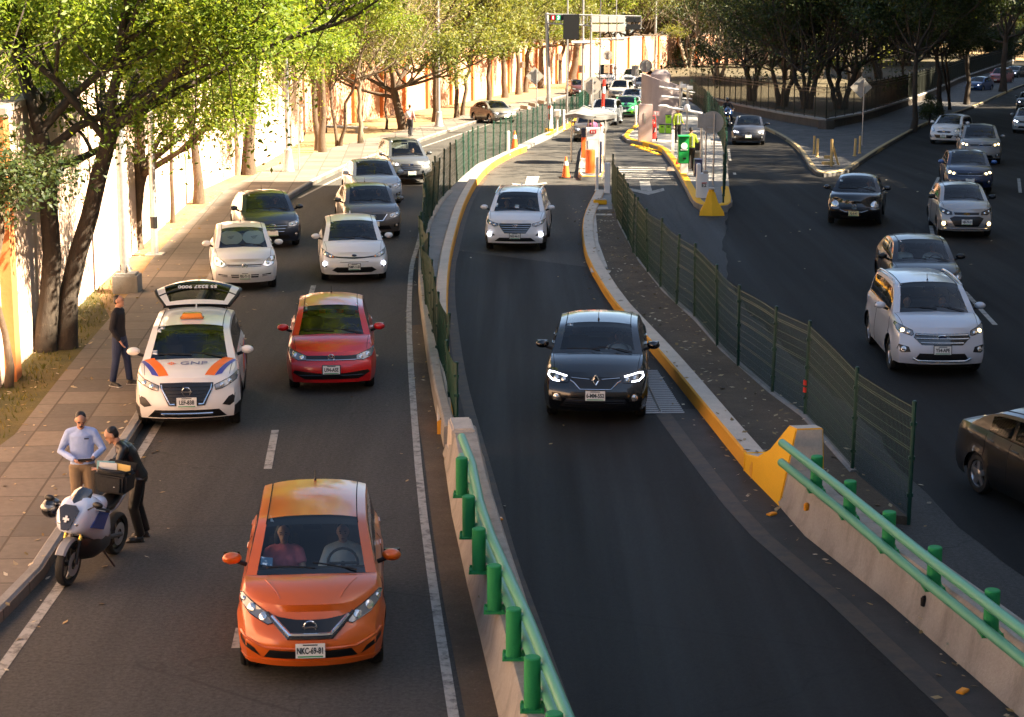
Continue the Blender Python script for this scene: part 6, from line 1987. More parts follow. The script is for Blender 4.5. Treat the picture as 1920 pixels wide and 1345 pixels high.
for i in range(64):
 o = ds if i == 0 else copy_tree(ds)
 p = G(1296 + (i % 16) * 42 + rng.uniform(-16, 16), (126, 113, 100, 86)[i // 16] + rng.uniform(-5, 5) - max(0, (i % 16) - 8) * 1.3, .4); o.location = p; s_ = rng.uniform(.6, 1.1) * (.75 if i < 16 else 1); o.scale = (s_, s_, s_); o.rotation_euler = (0, 0, rng.uniform(0, 6.28))
# kerbside trees of the right road
for (px, py, nm, lab, kw) in (
 (1712, 243, "tree", "straight slim trunk in the pavement left of the small white hatchback", dict(h=13, crown_z=4.5, spread=5, trunk_r=.16, seed=71, lm=M_LEAF_D, leaves=20000)),
 (1764, 214, "tree", "leaning dark trunk behind the small white hatchback", dict(h=12, crown_z=4.4, spread=5, trunk_r=.19, seed=72, lm=M_LEAF_D, leaves=19000, lean=(-.1, 0))),
 (1783, 206, "tree", "thin forked tree just right of the leaning dark trunk", dict(h=11, crown_z=3.4, spread=4, trunk_r=.1, stems=2, seed=73, lm=M_LEAF_D, leaves=8000)),
 (1812, 196, "tree", "dark trunk in front of the far blue car", dict(h=13, crown_z=5, spread=6, trunk_r=.2, seed=74, lm=M_LEAF_D, leaves=19000)),
 (1880, 172, "tree", "thick dark trunk right of the red and white minivan", dict(h=14, crown_z=5, spread=7, trunk_r=.3, seed=75, lm=M_LEAF_D, leaves=20000)),
 (1690, 196, "tree", "reddish bare-twigged tree above the shaded pavement", dict(h=10.5, crown_z=3.2, spread=4.5, trunk_r=.12, seed=76, lm=M_LEAF_R, leaves=9000, leaf_=.12)),
):
 p = G(px, py, .15); lf = kw.pop('leaf_', .2)
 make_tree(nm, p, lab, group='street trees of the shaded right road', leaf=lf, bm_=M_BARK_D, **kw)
shrub("bush", G(1742, 232, .15), "low dark bush between two trunks on the shaded pavement", 1.5, 1.1, 3500, M_LEAF_D, 8, .1)
# unseen trees added beyond the right edge to throw shade
o0 = make_tree("tree", (0, 0, 0), "large dark tree added just outside the right picture edge for shade", h=18, crown_z=5, spread=9, trunk_r=.35, leaves=12000, leaf=.32, lm=M_LEAF_D, bm_=M_BARK_D, seed=90, group='added shade trees out of frame', clump=1.7, limbs=9)
for i, (x, y) in enumerate(((36, 78), (38, 92), (41, 107), (45, 122), (51, 137), (58, 152), (62, 170), (68, 190), (50, 168), (74, 212), (60, 200))):
 o = o0 if i == 0 else copy_tree(o0)
 o.location = (x + 2, y, g(y)); o.rotation_euler = (0, 0, i * 1.3)
t0 = make_tree("tree", (0, 0, 0), "tall thin-leaved tree added outside the right picture edge to dapple the toll plaza", h=34, crown_z=12, spread=9, trunk_r=.5, leaves=9500, leaf=.34, lm=M_LEAF_O, bm_=M_BARK, seed=95, group='added tall trees out of frame', clump=1.9, limbs=10)  # unseen row added to break the plaza's sun into dapples
for i, (x, y) in enumerate(((36, 67), (38, 77), (36.5, 87), (38, 97), (37, 107), (38, 117), (39, 127), (43, 137), (46, 148))):
 o = t0 if i == 0 else copy_tree(t0)
 o.location = (x, y, g(y)); o.rotation_euler = (0, 0, i * 2.1)
# ---- unseen buildings added outside the frame to shade the roads
M_BLD = plaster("added_facade", (.42, .36, .30), (.50, .44, .38), (.25, .2, .16))
M_BWIN = mat("added_window", (.03, .04, .05), .1, coat=.5)
def building(loc, size, label, floors, bays):
 x, y = loc; sx, sy, h = size
 root = empty("added_building", (x, y, g(max(0, y))), 0, label, "building", "added buildings out of frame")
 mb = MB(); mb.box((sx / 2, 0, h / 2 - 1), (sx, sy, h + 2), M_BLD); mb.build("wall", root, smooth=False)
 mb = MB(); mb.box((sx / 2, 0, h + .3), (sx + .6, sy + .6, .6), M_BLD); mb.build("roof", root, smooth=False)
 for f in range(floors):
  for b_ in range(bays):
   zz = h * (f + .55) / floors; yy = -sy / 2 + sy * (b_ + .5) / bays
   mb = MB(); mb.box((-.01, yy, zz), (.06, sy / bays * .6, h / floors * .5), M_BWIN); mb.build("window", root, smooth=False)
building((30, 15), (22, 98, 37.5), "tall unseen block added outside the right picture edge to shade the near roads", 9, 9)
building((40, 106), (20, 84, 24), "lower unseen block added outside the right picture edge to shade farther up the road", 6, 9)
building((80, 214), (18, 124, 42), "far unseen block added outside the right picture edge to shade the far right road", 9, 8)
building((-34, -48), (70, 14, 26), "unseen block added behind the camera to darken reflections", 5, 2)  # unseen, added to darken what the cars reflect
# ================================================================== STREET FURNITURE AND TOLL PLAZA
def pole_h(px, py, ptop):
 b = G(px, py); return b, at_depth(px, ptop, b.y).z - g(b.y)
def lamp_post(px, py, h, r, label, base='cone', band=None, arm=None, group='lamp posts along the left road', dz=.12):
 b = G(px, py); b.z = g(b.y) + dz
 root = empty("street_lamp", b, 0, label, "street lamp", group)
 mb = MB(); mb.tube([(0, 0, 0), (0, 0, h * .5), (0, 0, h)], [r, r * .8, r * .55], M_METAL, 12); mb.build("pole", root)
 mb = MB()
 if base == 'cone': mb.lathe([(r * 2.4, 0), (r * 2.4, .08), (r * 2.1, .12), (r * 1.5, .85), (r * 1.6, .9), (r * 1.1, .95)], (0, 0, 0), M_METAL, n=12)
 elif base == 'block':
  mb.box((.05, 0, .2), (.62, .62, .46), M_CONC_G); mb.box((.05, 0, .45), (.5, .5, .06), M_CONC_G)
  for a in range(4):
   q = Matrix.Rotation(R(45 + 90 * a), 4, 'Z'); mb.prism([(0, 0), (.24, 0), (0, .36)], -.015, .015, M_METAL, Matrix.Translation((0, 0, .52)) @ q @ Matrix.Rotation(R(90), 4, 'X'))
 else: mb.box((0, 0, .01), (.5, .5, .06), M_METAL)
 mb.build("base", root, bevel=.01)
 mb = MB(); mb.tube([(0, 0, h - .1), (.7, 0, h + .35), (1.5, 0, h + .45)], .045, M_METAL, 8); mb.build("arm", root)
 mb = MB(); mb.ball((1.8, 0, h + .44), (.42, .16, .1), M_SIGN, 14, 8); mb.build("lamp_head", root)
 if band:
  mb = MB(); mb.lathe([(r * 1.06, band), (r * 1.06, band + .32)], (0, 0, 0), M_BLACK, n=14); mb.build("dark_band", root)
 return root
lamp_post(236, 556, 8.5, .13, "pale lamp post standing on a concrete block behind the watching man", 'block')
lamp_post(291, 486, 8.5, .10, "grey lamp post with a dark band, between the forked tree and parked cars", 'plate', .75)
lamp_post(541, 328, 8.5, .11, "lamp post with a tall tapered base on the sunlit left sidewalk", 'cone')
lamp_post(823, 242, 8.5, .12, "lamp post with a flared base beyond the pedestrian on the left", 'cone')
def sign(name, px, py, cx, cy, size, shape, label, pole_m=None, group='signs seen from behind', r=.032, rz=0.0, m=None, dz=.0, wide=1.0):
 """post standing at px,py carrying a plate centred at picture point cx,cy (size in picture pixels)"""
 b = G(px, py); b.z = g(b.y) + dz; c = at_depth(cx, cy, b.y); sc = b.y / FPX
 root = empty(name, b, rz, label, "road sign", group)
 hz = c.z - b.z; ox = c.x - b.x; s_ = size * sc
 mb = MB(); mb.tube([(0, 0, -.05), (0, 0, hz + s_ * .8)], r, pole_m or M_METAL, 8); mb.build("post", root)
 n = {'diamond': 4, 'octagon': 8, 'circle': 28, 'square': 4}[shape]
 a0 = {'diamond': 0, 'octagon': math.pi / 8, 'circle': 0, 'square': math.pi / 4}[shape]
 poly = [(s_ * wide * math.cos(a0 + 2 * math.pi * k / n), s_ * math.sin(a0 + 2 * math.pi * k / n)) for k in range(n)]
 mb = MB(); mb.prism(poly, -.012, .012, m or M_SIGN, Matrix.Translation((ox, .05, hz)) @ Matrix.Rotation(R(90), 4, 'X'))
 mb.build("sign_plate", root, angle=30)
 for z in (-.45, .45): mb = MB(); mb.box((ox, .022, hz + z * s_), (s_ * .9, .02, .05), M_METAL); mb.build("bracket", root, smooth=False)
 return root
sign("road_sign", 1006, 260, 1003, 143, 17, 'diamond', "grey diamond sign on a thin post by the left mesh fence")
sign("road_sign", 1616, 279, 1615, 164, 20.5, 'diamond', "pale diamond sign on the paved wedge at the park corner", dz=.15)
sign("road_sign", 1110, 306, 1111, 161, 17, 'octagon', "large octagonal sign rising above the grey toll canopy")
sign("road_sign", 1337, 357, 1336, 230, 21, 'circle', "large round sign on the post behind the yellow crash cushion", dz=.1)
sign("road_sign", 1322, 352, 1322, 227, 19, 'square', "square sign overlapping the large round sign at the ticket island", r=.03, dz=.1)
sign("road_sign", 1141, 170, 1140, 104, 9, 'circle', "small round sign in front of the orange far wall")
sign("road_sign", 1047, 162, 1047, 107, 9, 'square', "small square tan sign right of the gantry post", m=mat("sign_tan", (.35, .22, .13), .6))
sign("road_sign", 980, 182, 979, 122, 8, 'square', "small square sign among the trunks left of the gantry", m=mat("sign_tan2", (.38, .26, .16), .6))
sign("road_sign", 1191, 200, 1191, 133, 14, 'square', "tall grey rectangular sign left of the tower booth roof", wide=.7)
sign("road_sign", 1211, 196, 1211, 124, 12, 'circle', "round sign just above the tower booth roof")
sign("road_sign", 1093, 214, 1091, 130, 10, 'square', "peach coloured square sign on the plaza light pole", m=mat("sign_peach", (.68, .38, .22), .6), wide=.85)
sign("road_sign", 561, 324, 565, 192, 12, 'square', "narrow sign on a thin post left of the earth strip", wide=.5, m=mat("sign_peach", (.6, .35, .2), .6))
# tall plain poles of the plaza
def plain_pole(px, py, top, r, label, fixture=None, m=None):
 b = G(px, py); h = at_depth(px, top, b.y).z - g(b.y)
 root = empty("light_pole", b, 0, label, "pole", "tall poles of the toll plaza")
 mb = MB(); mb.tube([(0, 0, -.1), (0, 0, h * .5), (0, 0, h)], [r, r * .9, r * .75], m or M_METAL, 10); mb.build("pole", root)
 mb = MB(); mb.lathe([(r * 1.9, 0), (r * 1.9, .05), (r * 1.1, .35)], (0, 0, 0), m or M_METAL, n=10); mb.build("base", root)
 if fixture:
  z = at_depth(px, fixture, b.y).z - g(b.y)
  mb = MB(); mb.box((0, 0, z), (1.7, .35, .16), M_WHITE); mb.box((0, 0, z - .1), (1.5, .25, .05), M_SIGN); mb.build("flood_lights", root, bevel=.02)
m_dkpole = mat("pole_dark", (.12, .12, .13), .5, .5)
plain_pole(1063, 238, -60, .065, "slim bright pole just right of the gantry post")
plain_pole(1092, 214, -80, .10, "grey pole carrying flood lights above the octagon sign", 79)
plain_pole(1107, 218, 25, .09, "grey pole behind the octagon sign, ending under the gantry")
plain_pole(1124, 222, -70, .05, "thin dark pole standing before the far wall's orange panel", None, m_dkpole)
plain_pole(1154, 168, -70, .06, "thin pole with flood lights behind the gantry's pale panels", 74)
plain_pole(1228, 140, -90, .16, "tall thick pole rising behind the tower booth")
# gantry
def gantry():
 b = G(1030, 251); Y = b.y
 root = empty("gantry", b, 0, "steel gantry arm over the toll lanes with lane lights and sign backs", "gantry")
 L = lambda px, py, dy=0: at_depth(px, py, Y + dy) - b
 top = L(1025, 24)
 mb = MB(); mb.tube([(0, 0, .3), L(1028, 150), top], [.13, .12, .11], M_METAL, 14); mb.build("post", root)
 mb = MB(); mb.lathe([(.21, .32), (.19, 1.1), (.15, 1.6)], (0, 0, 0), M_WHITE, n=14)
 mb.box((0, -.2, 1.55), (.2, .02, .18), M_RED); mb.box((0, -.2, 1.0), (.14, .02, .3), M_RED); mb.build("sleeve", root)
 mb = MB(); mb.box((0, 0, .12), (.55, .5, .42), M_YEL2, taper=.85); mb.build("base", root, bevel=.03)
 mb = MB()
 for (x0, y0, x1, y1) in ((1025, 27, 1202, 31), (1025, 44, 1202, 54)):
  for dy in (-.25, .25): mb.tube([L(x0, y0, dy), L(x1, y1, dy)], .045, M_METAL, 6)
 n = 14
 for k in range(n + 1):
  t = k / n; x = lerp(1025, 1202, t)
  a, c = L(x, lerp(27, 31, t), -.25), L(x, lerp(44, 54, t), -.25); mb.tube([a, c], .025, M_METAL, 5)
  mb.tube([L(x, lerp(27, 31, t), .25), L(x, lerp(44, 54, t), .25)], .025, M_METAL, 5)
  if k < n: mb.tube([c, L(lerp(1025, 1202, (k + 1) / n), lerp(27, 31, (k + 1) / n), -.25)], .02, M_METAL, 5)
 mb.build("truss", root)
 def panel(nm, x0, y0, x1, y1, m, dy=-.33, th=.12):
  a, c = L(x0, y0, dy), L(x1, y1, dy)
  q = MB(); q.box(((a.x + c.x) / 2, a.y, (a.z + c.z) / 2), (abs(c.x - a.x), th, abs(a.z - c.z)), m); return q.build(nm, root, bevel=.015)
 dark = mat("panel_dark", (.006, .0065, .007), .5)
 ll = panel("lane_light", 1031, 29, 1056, 38.5, dark)
 for ch, x, col in (("1", 1037, (1, .05, .05)), ("2", 1047, (.05, 1, .35))):
  p = L(x, 33.6, -.40)
  q = MB(); q.box((p.x, p.y + .004, p.z), (.24, .006, .26), mat("lamp_face_" + ch, tuple(v * .22 for v in col), .4, emit=col, es=.06)); q.build("lamp_face", ll)
  text_mesh("lane_number", ch, .26, mat("lane_digit_" + ch, (.9, .9, .9), .4, emit=tuple(min(1, v + .45) for v in col), es=.35), Matrix.Translation((p.x, p.y - .004, p.z)) @ Matrix.Rotation(R(90), 4, 'X'), ll, .002, bold=.006)
 panel("dark_panel", 1056, 27, 1086, 74, dark, -.42)
 for x in (1109, 1125, 1141, 1157): panel("pale_panel", x, 31, x + 15, 43, mat("panel_pale", (.52, .50, .46), .6), -.36, .1); panel("pale_panel", x, 46, x + 15, 60, mat("panel_peach", (.60, .52, .45), .6), -.36, .1)
 panel("dark_panel", 1175, 33, 1189, 42, dark); panel("dark_panel", 1190, 33, 1201, 42, dark); panel("dark_panel", 1174, 46, 1200, 56, dark)
gantry()
# bollards, cones
def bollard(px, py, ptop, r, m, label, group, dz=.1, square=False, cap=None, lean=0):
 b, h = pole_h(px, py, ptop); mb = MB(); h = max(.3, h - dz)
 if square: mb.box((0, 0, h / 2), (r * 2, r * 2, h), m)
 else: mb.lathe([(r * 1.5, 0), (r * 1.5, .03), (r, .05), (r, h - .02), (r * .8, h)], (0, 0, 0), m, n=14)
 if cap: mb.lathe([(r * 1.03, h * .7), (r * 1.03, h * .82)], (0, 0, 0), cap, n=14)
 o = mb.build("bollard", bevel=.01 if square else 0); o.location = (b.x, b.y, g(b.y) + dz); o.rotation_euler = (0, R(lean), 0)
 return tag(o, label, "bollard", group)
gw = 'white posts of the toll plaza'
bollard(953, 297, 246, .07, M_WHITE, "white post by the orange cone on the left kerb", gw, .15)
bollard(1057, 246, 206, .07, M_WHITE, "white post near the white cabinet right of the gantry", gw)
bollard(1192, 241, 198, .07, M_WHITE, "white post at the left of the pink panel of the tower booth", gw)
bollard(1119, 366, 295, .055, M_WHITE, "slim white post at the near end of the ramp island", gw, .16)
bollard(1138, 371, 306, .10, M_WHITE, "thick square white post beside the first green fence post", gw, .16, square=True)
bollard(1261, 297, 244, .07, M_WHITE, "tall white post left of the green ticket machine", gw, .12, square=True)
gy = 'yellow posts on the paved wedge'
M_YP = worn_paint("post_faded_yellow", (.62, .42, .16), (.3, .24, .16), .6, .8)
bollard(1526, 295, 255, .055, M_YP, "leftmost faded yellow post on the paved wedge", gy, .15)
bollard(1531.5, 301, 260, .06, M_YP, "second faded yellow post, nearest the wedge's left kerb", gy, .15, lean=1.5)
bollard(1602, 299, 260, .06, M_YP, "shorter yellow post of the pair left of the diamond sign", gy, .15, lean=2)
bollard(1611.5, 294, 255, .055, M_YP, "yellow post right beside the diamond sign's post", gy, .15)
def cone(px, py, ptop, label, m=None, dz=0.0, lean=0):
 b, h = pole_h(px, py, ptop); h -= dz; m = m or M_ORANGE; r = h * .2
 root = empty("traffic_cone", (b.x, b.y, g(b.y) + dz), .3, label, "traffic cone", "orange traffic cones")
 root.rotation_euler = (0, R(lean), .3)
 mb = MB(); mb.lathe([(r, .04), (r * .2, h)], (0, 0, 0), m, n=18); mb.build("cone_body", root)
 mb = MB(); rr = lambda z: lerp(r, r * .2, (z - .04) / (h - .04)) + .006
 mb.lathe([(rr(h * .6), h * .6), (rr(h * .8), h * .8)], (0, 0, 0), M_WHITE, n=18, caps=False); mb.build("reflective_collar", root)
 mb = MB(); mb.box((0, 0, .02), (r * 2.7, r * 2.7, .04), M_BLACK); mb.build("base", root, bevel=.008)
cone(1061, 334, 294, "orange cone standing in the ramp lane before the barrel island")
cone(965, 287, 246, "orange cone with a white collar on the left kerb beside a white post", dz=.15)
cone(1270, 318, 287, "faded red cone leaning by the green ticket machine", mat("cone_red", (.62, .08, .05), .5), .12, 8)
# centre island with barrel, cabinets, canopy
ISL = GL([(1084, 333), (1090, 339), (1128, 339), (1133, 330), (1129, 285), (1118, 262), (1104, 262), (1090, 285)])
sheet("toll_island", [(p.x, p.y) for p in ISL], .16, M_CONC_G, under=.3)
kerb("island_kerb", ISL, .16, .2, M_CREAM, M_YEL2, "yellow kerb ring around the small island with the orange barrel", closed=True, side=1)
def px_box(nm, x0, x1, ytop, ybase, depth, m, root=None, dz=.16, bevel=.02, yoff=0, base_px=None):
 b = G((x0 + x1) / 2, base_px or ybase, dz); sc = b.y / FPX
 zt = at_depth(0, ytop, b.y).z; zb = at_depth(0, ybase, b.y).z
 mb = MB(); mb.box((b.x - (root.location.x if root else 0), b.y + depth / 2 + yoff - (root.location.y if root else 0), (zt + zb) / 2 - (root.location.z if root else 0)), ((x1 - x0) * sc, depth, zt - zb), m)
 return mb.build(nm, root, bevel=bevel)
def cab(name, label, cat, bx, by, parts, dz=.16):
 b = G(bx, by, dz); root = empty(name, b, 0, label, cat)
 for q in parts: px_box(*q, root=root, dz=dz, base_px=by, **{}) if len(q) == 7 else px_box(*q[:7], root=root, dz=dz, base_px=by, yoff=q[7])
 return root
M_NAVY = mat("navy_enamel", (.02, .025, .07), .45)
c = cab("control_cabinet", "white control cabinet with a red and white plate on the small toll island", "cabinet", 1112, 318, [
 ("cabinet_body", 1099, 1125, 241, 318, .55, M_WHITE), ("cabinet_door", 1102, 1122, 262, 312, .03, M_WHITE, -.03), ("warning_plate", 1105, 1117, 243.5, 251, .02, M_RED, -.03), ("plate_mark", 1107.5, 1110, 245, 250, .02, M_WHITE, -.04), ("plate_mark", 1112, 1114.5, 245, 250, .02, M_WHITE, -.04)])
b = G(1106.5, 325, .16); mb = MB(); r = 9 * b.y / FPX; h = at_depth(0, 281, b.y).z - b.z
mb.lathe([(r, 0), (r, h - .04), (r * .95, h)], b, M_ORANGE, n=24); mb.lathe([(r * 1.03, h * .3), (r * 1.03, h * .34)], b, M_ORANGE, n=24)
tag(mb.build("barrel"), "orange cylinder barrel at the front of the small toll island", "barrel")
cab("impact_panel", "narrow orange upright panel with a navy top, left edge of the toll island", "panel", 1094, 297, [("panel_body", 1090, 1098, 258, 297, .2, M_ORANGE), ("panel_top", 1089.5, 1098, 241, 257.5, .25, M_NAVY)])
cab("navy_post", "navy blue post right of the white toll cabinet", "post", 1126, 327, [("post_body", 1124, 1128, 266, 327, .12, M_NAVY), ("post_cap", 1123.5, 1128.5, 264, 265.8, .14, M_WHITE)])
# raised red and white boom
b = G(1122, 292, .16); Y = b.y
root = empty("boom_barrier", b, 0, "raised red and white boom standing almost upright beside the canopy", "boom barrier")
mb = MB(); a0, a1 = at_depth(1127, 250, Y) - b, at_depth(1133, 150, Y) - b
mb.box((a0.x, 0, .5), (.3, .3, 1.0), M_WHITE); mb.build("boom_housing", root, bevel=.02)
mb = MB()
for k in range(8): mb.tube([a0.lerp(a1, k / 8), a0.lerp(a1, (k + (.7 if k % 2 == 0 else .25) + .3 * (k % 2 == 0)) / 8) if k % 2 == 0 else a0.lerp(a1, (k + .999) / 8)], .075, M_RED if k % 3 else M_WHITE, 8)
mb.build("boom_arm", root)
# canopy
def canopy():
 b = G(1108, 300, .16); Y = b.y
 root = empty("canopy", b, 0, "grey fabric canopy with a sagging triangular flap over the toll island", "canopy")
 L = lambda px, py, dy=0: at_depth(px, py, Y + dy) - b
 m = mat("canopy_fabric", (.15, .15, .145), .85, vary=.12, scale=2)
 pk = L(1094, 197, .5)
 ring = [L(1059, 216, -.3), L(1078, 213, -.8), L(1100, 217, -.9), L(1128, 219, -.8), L(1157, 215, .0), L(1140, 205, 1.4), L(1105, 202, 1.8), L(1070, 207, 1.3)]
 mb = MB(); vs = [pk]; fs = []
 n = len(ring)
 for lev in (.25, .5, .75, 1.0):
  for q in ring:
   p = pk.lerp(q, lev); p = p - Vector((0, 0, .10 * math.sin(math.pi * lev))); vs.append(p)
 for k in range(n): fs.append((0, 1 + k, 1 + (k + 1) % n))
 for l in range(3):
  for k in range(n): fs.append((1 + l * n + k, 1 + (l + 1) * n + k, 1 + (l + 1) * n + (k + 1) % n, 1 + l * n + (k + 1) % n))
 # valance
 o = len(vs)
 for q in ring: vs.append(q - Vector((0, 0, .16)))
 for k in range(n): fs.append((1 + 3 * n + k, o + k, o + (k + 1) % n, 1 + 3 * n + (k + 1) % n))
 mb.add(vs, fs, m); mb.build("canopy_roof", root, angle=50)
 mb = MB(); A, Bq, Cc = L(1116, 217.5, -.88), L(1157, 215, -.02), L(1137, 246, -.5)
 vs = []; fs = []; N = 6
 for i in range(N + 1):
  for j in range(N + 1 - i):
   p = A + (Bq - A) * (j / N) + (Cc - A) * (i / N); p.y += .12 * math.sin(3 * j / N) * math.sin(3 * i / N); vs.append(p)
 idx = lambda i, j: sum(N + 1 - a for a in range(i)) + j
 for i in range(N):
  for j in range(N - i):
   fs.append((idx(i, j), idx(i, j + 1), idx(i + 1, j)))
   if j < N - i - 1: fs.append((idx(i, j + 1), idx(i + 1, j + 1), idx(i + 1, j)))
 o2 = len(vs); vs += [v + Vector((0, .02, 0)) for v in vs]; fs += [tuple(o2 + k for k in reversed(f)) for f in fs]
 mb.add(vs, fs, m); mb.build("canopy_flap", root, fix=False)
 for x, y0, dy in ((1135, 222, -.5), (1072, 214, -.1), (1104, 204, 1.6)):
  p = L(x, y0, dy); mb = MB(); mb.tube([p, (p.x, p.y, -.1)], .035, M_METAL, 8); mb.build("canopy_pole", root)
canopy()
cab("meter_box", "white meter box on a post between the gantry and the mesh fence", "meter box", 1045, 249, [("box_body", 1039, 1051, 206, 220, .3, M_WHITE), ("box_stand", 1043.5, 1046.5, 220, 249, .12, M_WHITE, .08), ("box_door", 1041, 1049, 208, 218, .02, M_SIGN, -.025)], .15)
cab("kerb_block", "small yellow painted block at the head of the ramp island", "block", 1125, 384, [("block_body", 1113, 1138, 376, 384, .35, M_YEL2), ("block_top", 1115, 1136, 374.5, 375.8, .28, M_CREAM, .03)], .14)
# ---- ticket island
TI = GL([(1193, 238), (1166, 259), (1175, 268), (1212, 275), (1239, 284), (1252, 301), (1266, 322), (1294, 376), (1301, 388), (1315, 394), (1339, 396), (1364, 395), (1373, 387), (1367, 360), (1362, 305), (1353, 265), (1334, 232), (1315, 208), (1290, 192), (1240, 195)])
sheet("ticket_island", [(p.x, p.y) for p in TI], .17, M_CONC_G, under=.3)
kerb("island_kerb", smooth_line(TI[:14], 1), .30, .21, M_YEL2, M_YEL2, "bright yellow kerb sweeping round the ticket machine island", side=1)
M_PINK = plaster("booth_pink_plaster", (.40, .32, .31), (.46, .38, .365), (.32, .26, .25))
def tower():
 b = G(1222, 266, .17); Y = b.y + 1.6
 root = empty("toll_booth", b, 0, "pale pink cylindrical toll booth with a slanted top and thin projecting blades", "toll booth")
 L = lambda px, py, dy=0: at_depth(px, py, Y + dy) - b
 Y0 = G(1240, 250).y; r = 36 * Y0 / FPX; Yc = Y0 + r; cx = at_depth(1238, 200, Yc).x - b.x; cy = Yc - b.y
 mb = MB(); n = 36; vs = []; fs = []
 zl = at_depth(1201, 138, Yc).z - b.z; zr = at_depth(1275, 161, Yc).z - b.z
 for k in range(n):
  t = 2 * math.pi * k / n; x = math.cos(t); zt = lerp(zr, zl, (1 - x) / 2)
  vs += [(cx + r * x, cy + r * math.sin(t), -.1), (cx + r * x, cy + r * math.sin(t), zt), (cx + (r - .1) * x, cy + (r - .1) * math.sin(t), zt), (cx + (r - .1) * x, cy + (r - .1) * math.sin(t), zt - .5)]
 for k in range(n):
  a, c = 4 * k, 4 * ((k + 1) % n)
  for j in range(3): fs.append((a + j, c + j, c + j + 1, a + j + 1))
 fs.append(tuple(4 * k + 3 for k in range(n)))
 mb.add(vs, fs, M_PINK); mb.build("booth_wall", root, angle=50)
 q = L(1234, 152, .6)
 mb = MB(); zt = at_depth(0, 131, Yc).z - b.z; mb.lathe([(r * .52, zl - .9), (r * .52, zt - .25), (r * .3, zt), (.01, zt + .02)], (cx, cy, 0), M_PINK, n=24); mb.build("roof_cap", root)
 p0, p1 = L(1198, 196, -1.75), L(1223, 264, -1.75)
 mb = MB(); mb.box(((p0.x + p1.x) / 2, .02, p0.z / 2), (p1.x - p0.x, .3, p0.z), mat("booth_panel_pink", (.50, .38, .35), .7, vary=.05)); o = mb.build("front_panel", root, bevel=.015)
 s = L(1209, 222, -1.75); mb = MB(); mb.box((s.x, -.135, s.z), (.1, .03, .55), M_SIGN); mb.build("panel_slot", o)
 for (x0, y0, x1, y1) in ((1236, 163, 1303, 174), (1240, 181, 1297, 186)):
  a, c = at_depth(x0, y0, Yc - r - .2) - b, at_depth(x1, y1, Yc - r + .3) - b; mb = MB(); mb.tube([a, c], [.07, .035], M_WHITE, 8); mb.build("projecting_blade", root)
tower()
plain = [("camera_pole", 1275, 262, 160, .09, "grey camera pole at the right flank of the toll booth"), ("camera_pole", 1288, 252, 164, .06, "thin camera pole behind the hi-vis attendant")]
for nm, px, py, tp, r, lab in plain:
 b, h = pole_h(px, py, tp); root = empty(nm, (b.x, b.y, g(b.y) + .17), 0, lab, "camera pole", "camera poles of the toll plaza")
 mb = MB(); mb.tube([(0, 0, 0), (0, 0, h)], r, M_METAL, 10); mb.build("pole", root)
 mb = MB(); mb.box((.1, -.1, h * .93), (.35, .22, .2), M_WHITE); mb.box((0, -.1, h * .5), (.25, .2, .35), M_BLACK); mb.build("camera_housing", root, bevel=.015)
# long white lamp arm reaching over the island
b = G(1318, 330, .17); Y = b.y; root = empty("lamp_arm", b, 0, "long white luminaire arm reaching left over the ticket island", "lamp")
L = lambda px, py, dy=0: at_depth(px, py, Y + dy) - b
mb = MB(); mb.tube([L(1316, 214), L(1285, 207), L(1248, 201)], [.07, .06, .035], M_WHITE, 10); mb.build("arm", root)
mb = MB(); q = L(1244, 199); mb.ball(q, (.22, .1, .06), M_WHITE, 12, 8); mb.build("lamp_head", root)
mb = MB(); q = L(1288, 203); mb.ball(q, (.12, .12, .16), M_WHITE, 12, 8); mb.build("sensor_dome", root)
mb = MB(); mb.tube([L(1316, 214), (L(1316, 214).x, 0, 0)], .045, M_METAL, 8); mb.build("post", root)
# wheeled extinguisher
def extinguisher():
 b = G(1224, 265, .17); root = empty("fire_extinguisher", b, 0, "large red wheeled fire extinguisher before the pink booth panel", "fire extinguisher")
 mb = MB(); mb.lathe([(.15, .12), (.18, .2), (.18, .85), (.14, .98), (.05, 1.04), (.04, 1.12)], (0, 0, 0), M_RED, n=20); mb.build("tank", root)
 mb = MB(); mb.tube([(-.14, .1, .1), (-.14, .14, 1.2), (-.1, .14, 1.3), (.1, .14, 1.3), (.14, .14, 1.2), (.14, .1, .1)], .02, M_RED, 6); mb.build("handle_frame", root)
 mb = MB(); mb.tube([(.0, 0, 1.1), (-.18, -.06, 1.0), (-.22, -.08, .6), (-.15, -.14, .35), (.02, -.2, .45), (.1, -.18, .75)], .022, M_BLACK, 6); mb.build("hose", root)
 for sx in (-.2, .2):
  mb = MB(); mb.lathe([(.13, -.03), (.13, .03)], (sx, .08, .13), M_BLACK, axis='X', n=16); mb.build("wheel", root)
 mb = MB(); mb.box((.09, -.165, .6), (.12, .02, .22), M_WHITE); mb.build("tag", root)
extinguisher()
M_LIME = mat("lime_plastic", (.28, .62, .02), .45)
for (x0, x1, y0, y1, base, lab) in ((1236, 1246.5, 234, 250, 252, "lime green crate on the ground left of the stack by the booth"), (1248, 1258.5, 234.5, 250.5, 252, "lower lime green crate of the two stacked by the booth"), (1248, 1258.5, 215.5, 232, 252, "upper lime green crate of the two stacked by the booth")):
 b = G((x0 + x1) / 2, base, .17); root = empty("crate", b, 0, lab, "crate", "lime green crates by the toll booth")
 px_box("crate_body", x0, x1, y0, y1, .35, M_LIME, root, .17, base_px=base)
 px_box("handle_slot", x0 + 3, x1 - 3, y0 + 3, y0 + 5, .02, M_BLACK, root, .17, .0, -.02, base)
 px_box("rim", x0 - .4, x1 + .4, y0 - .6, y0 + .6, .38, M_BLACK, root, .17, .0, -.015, base)
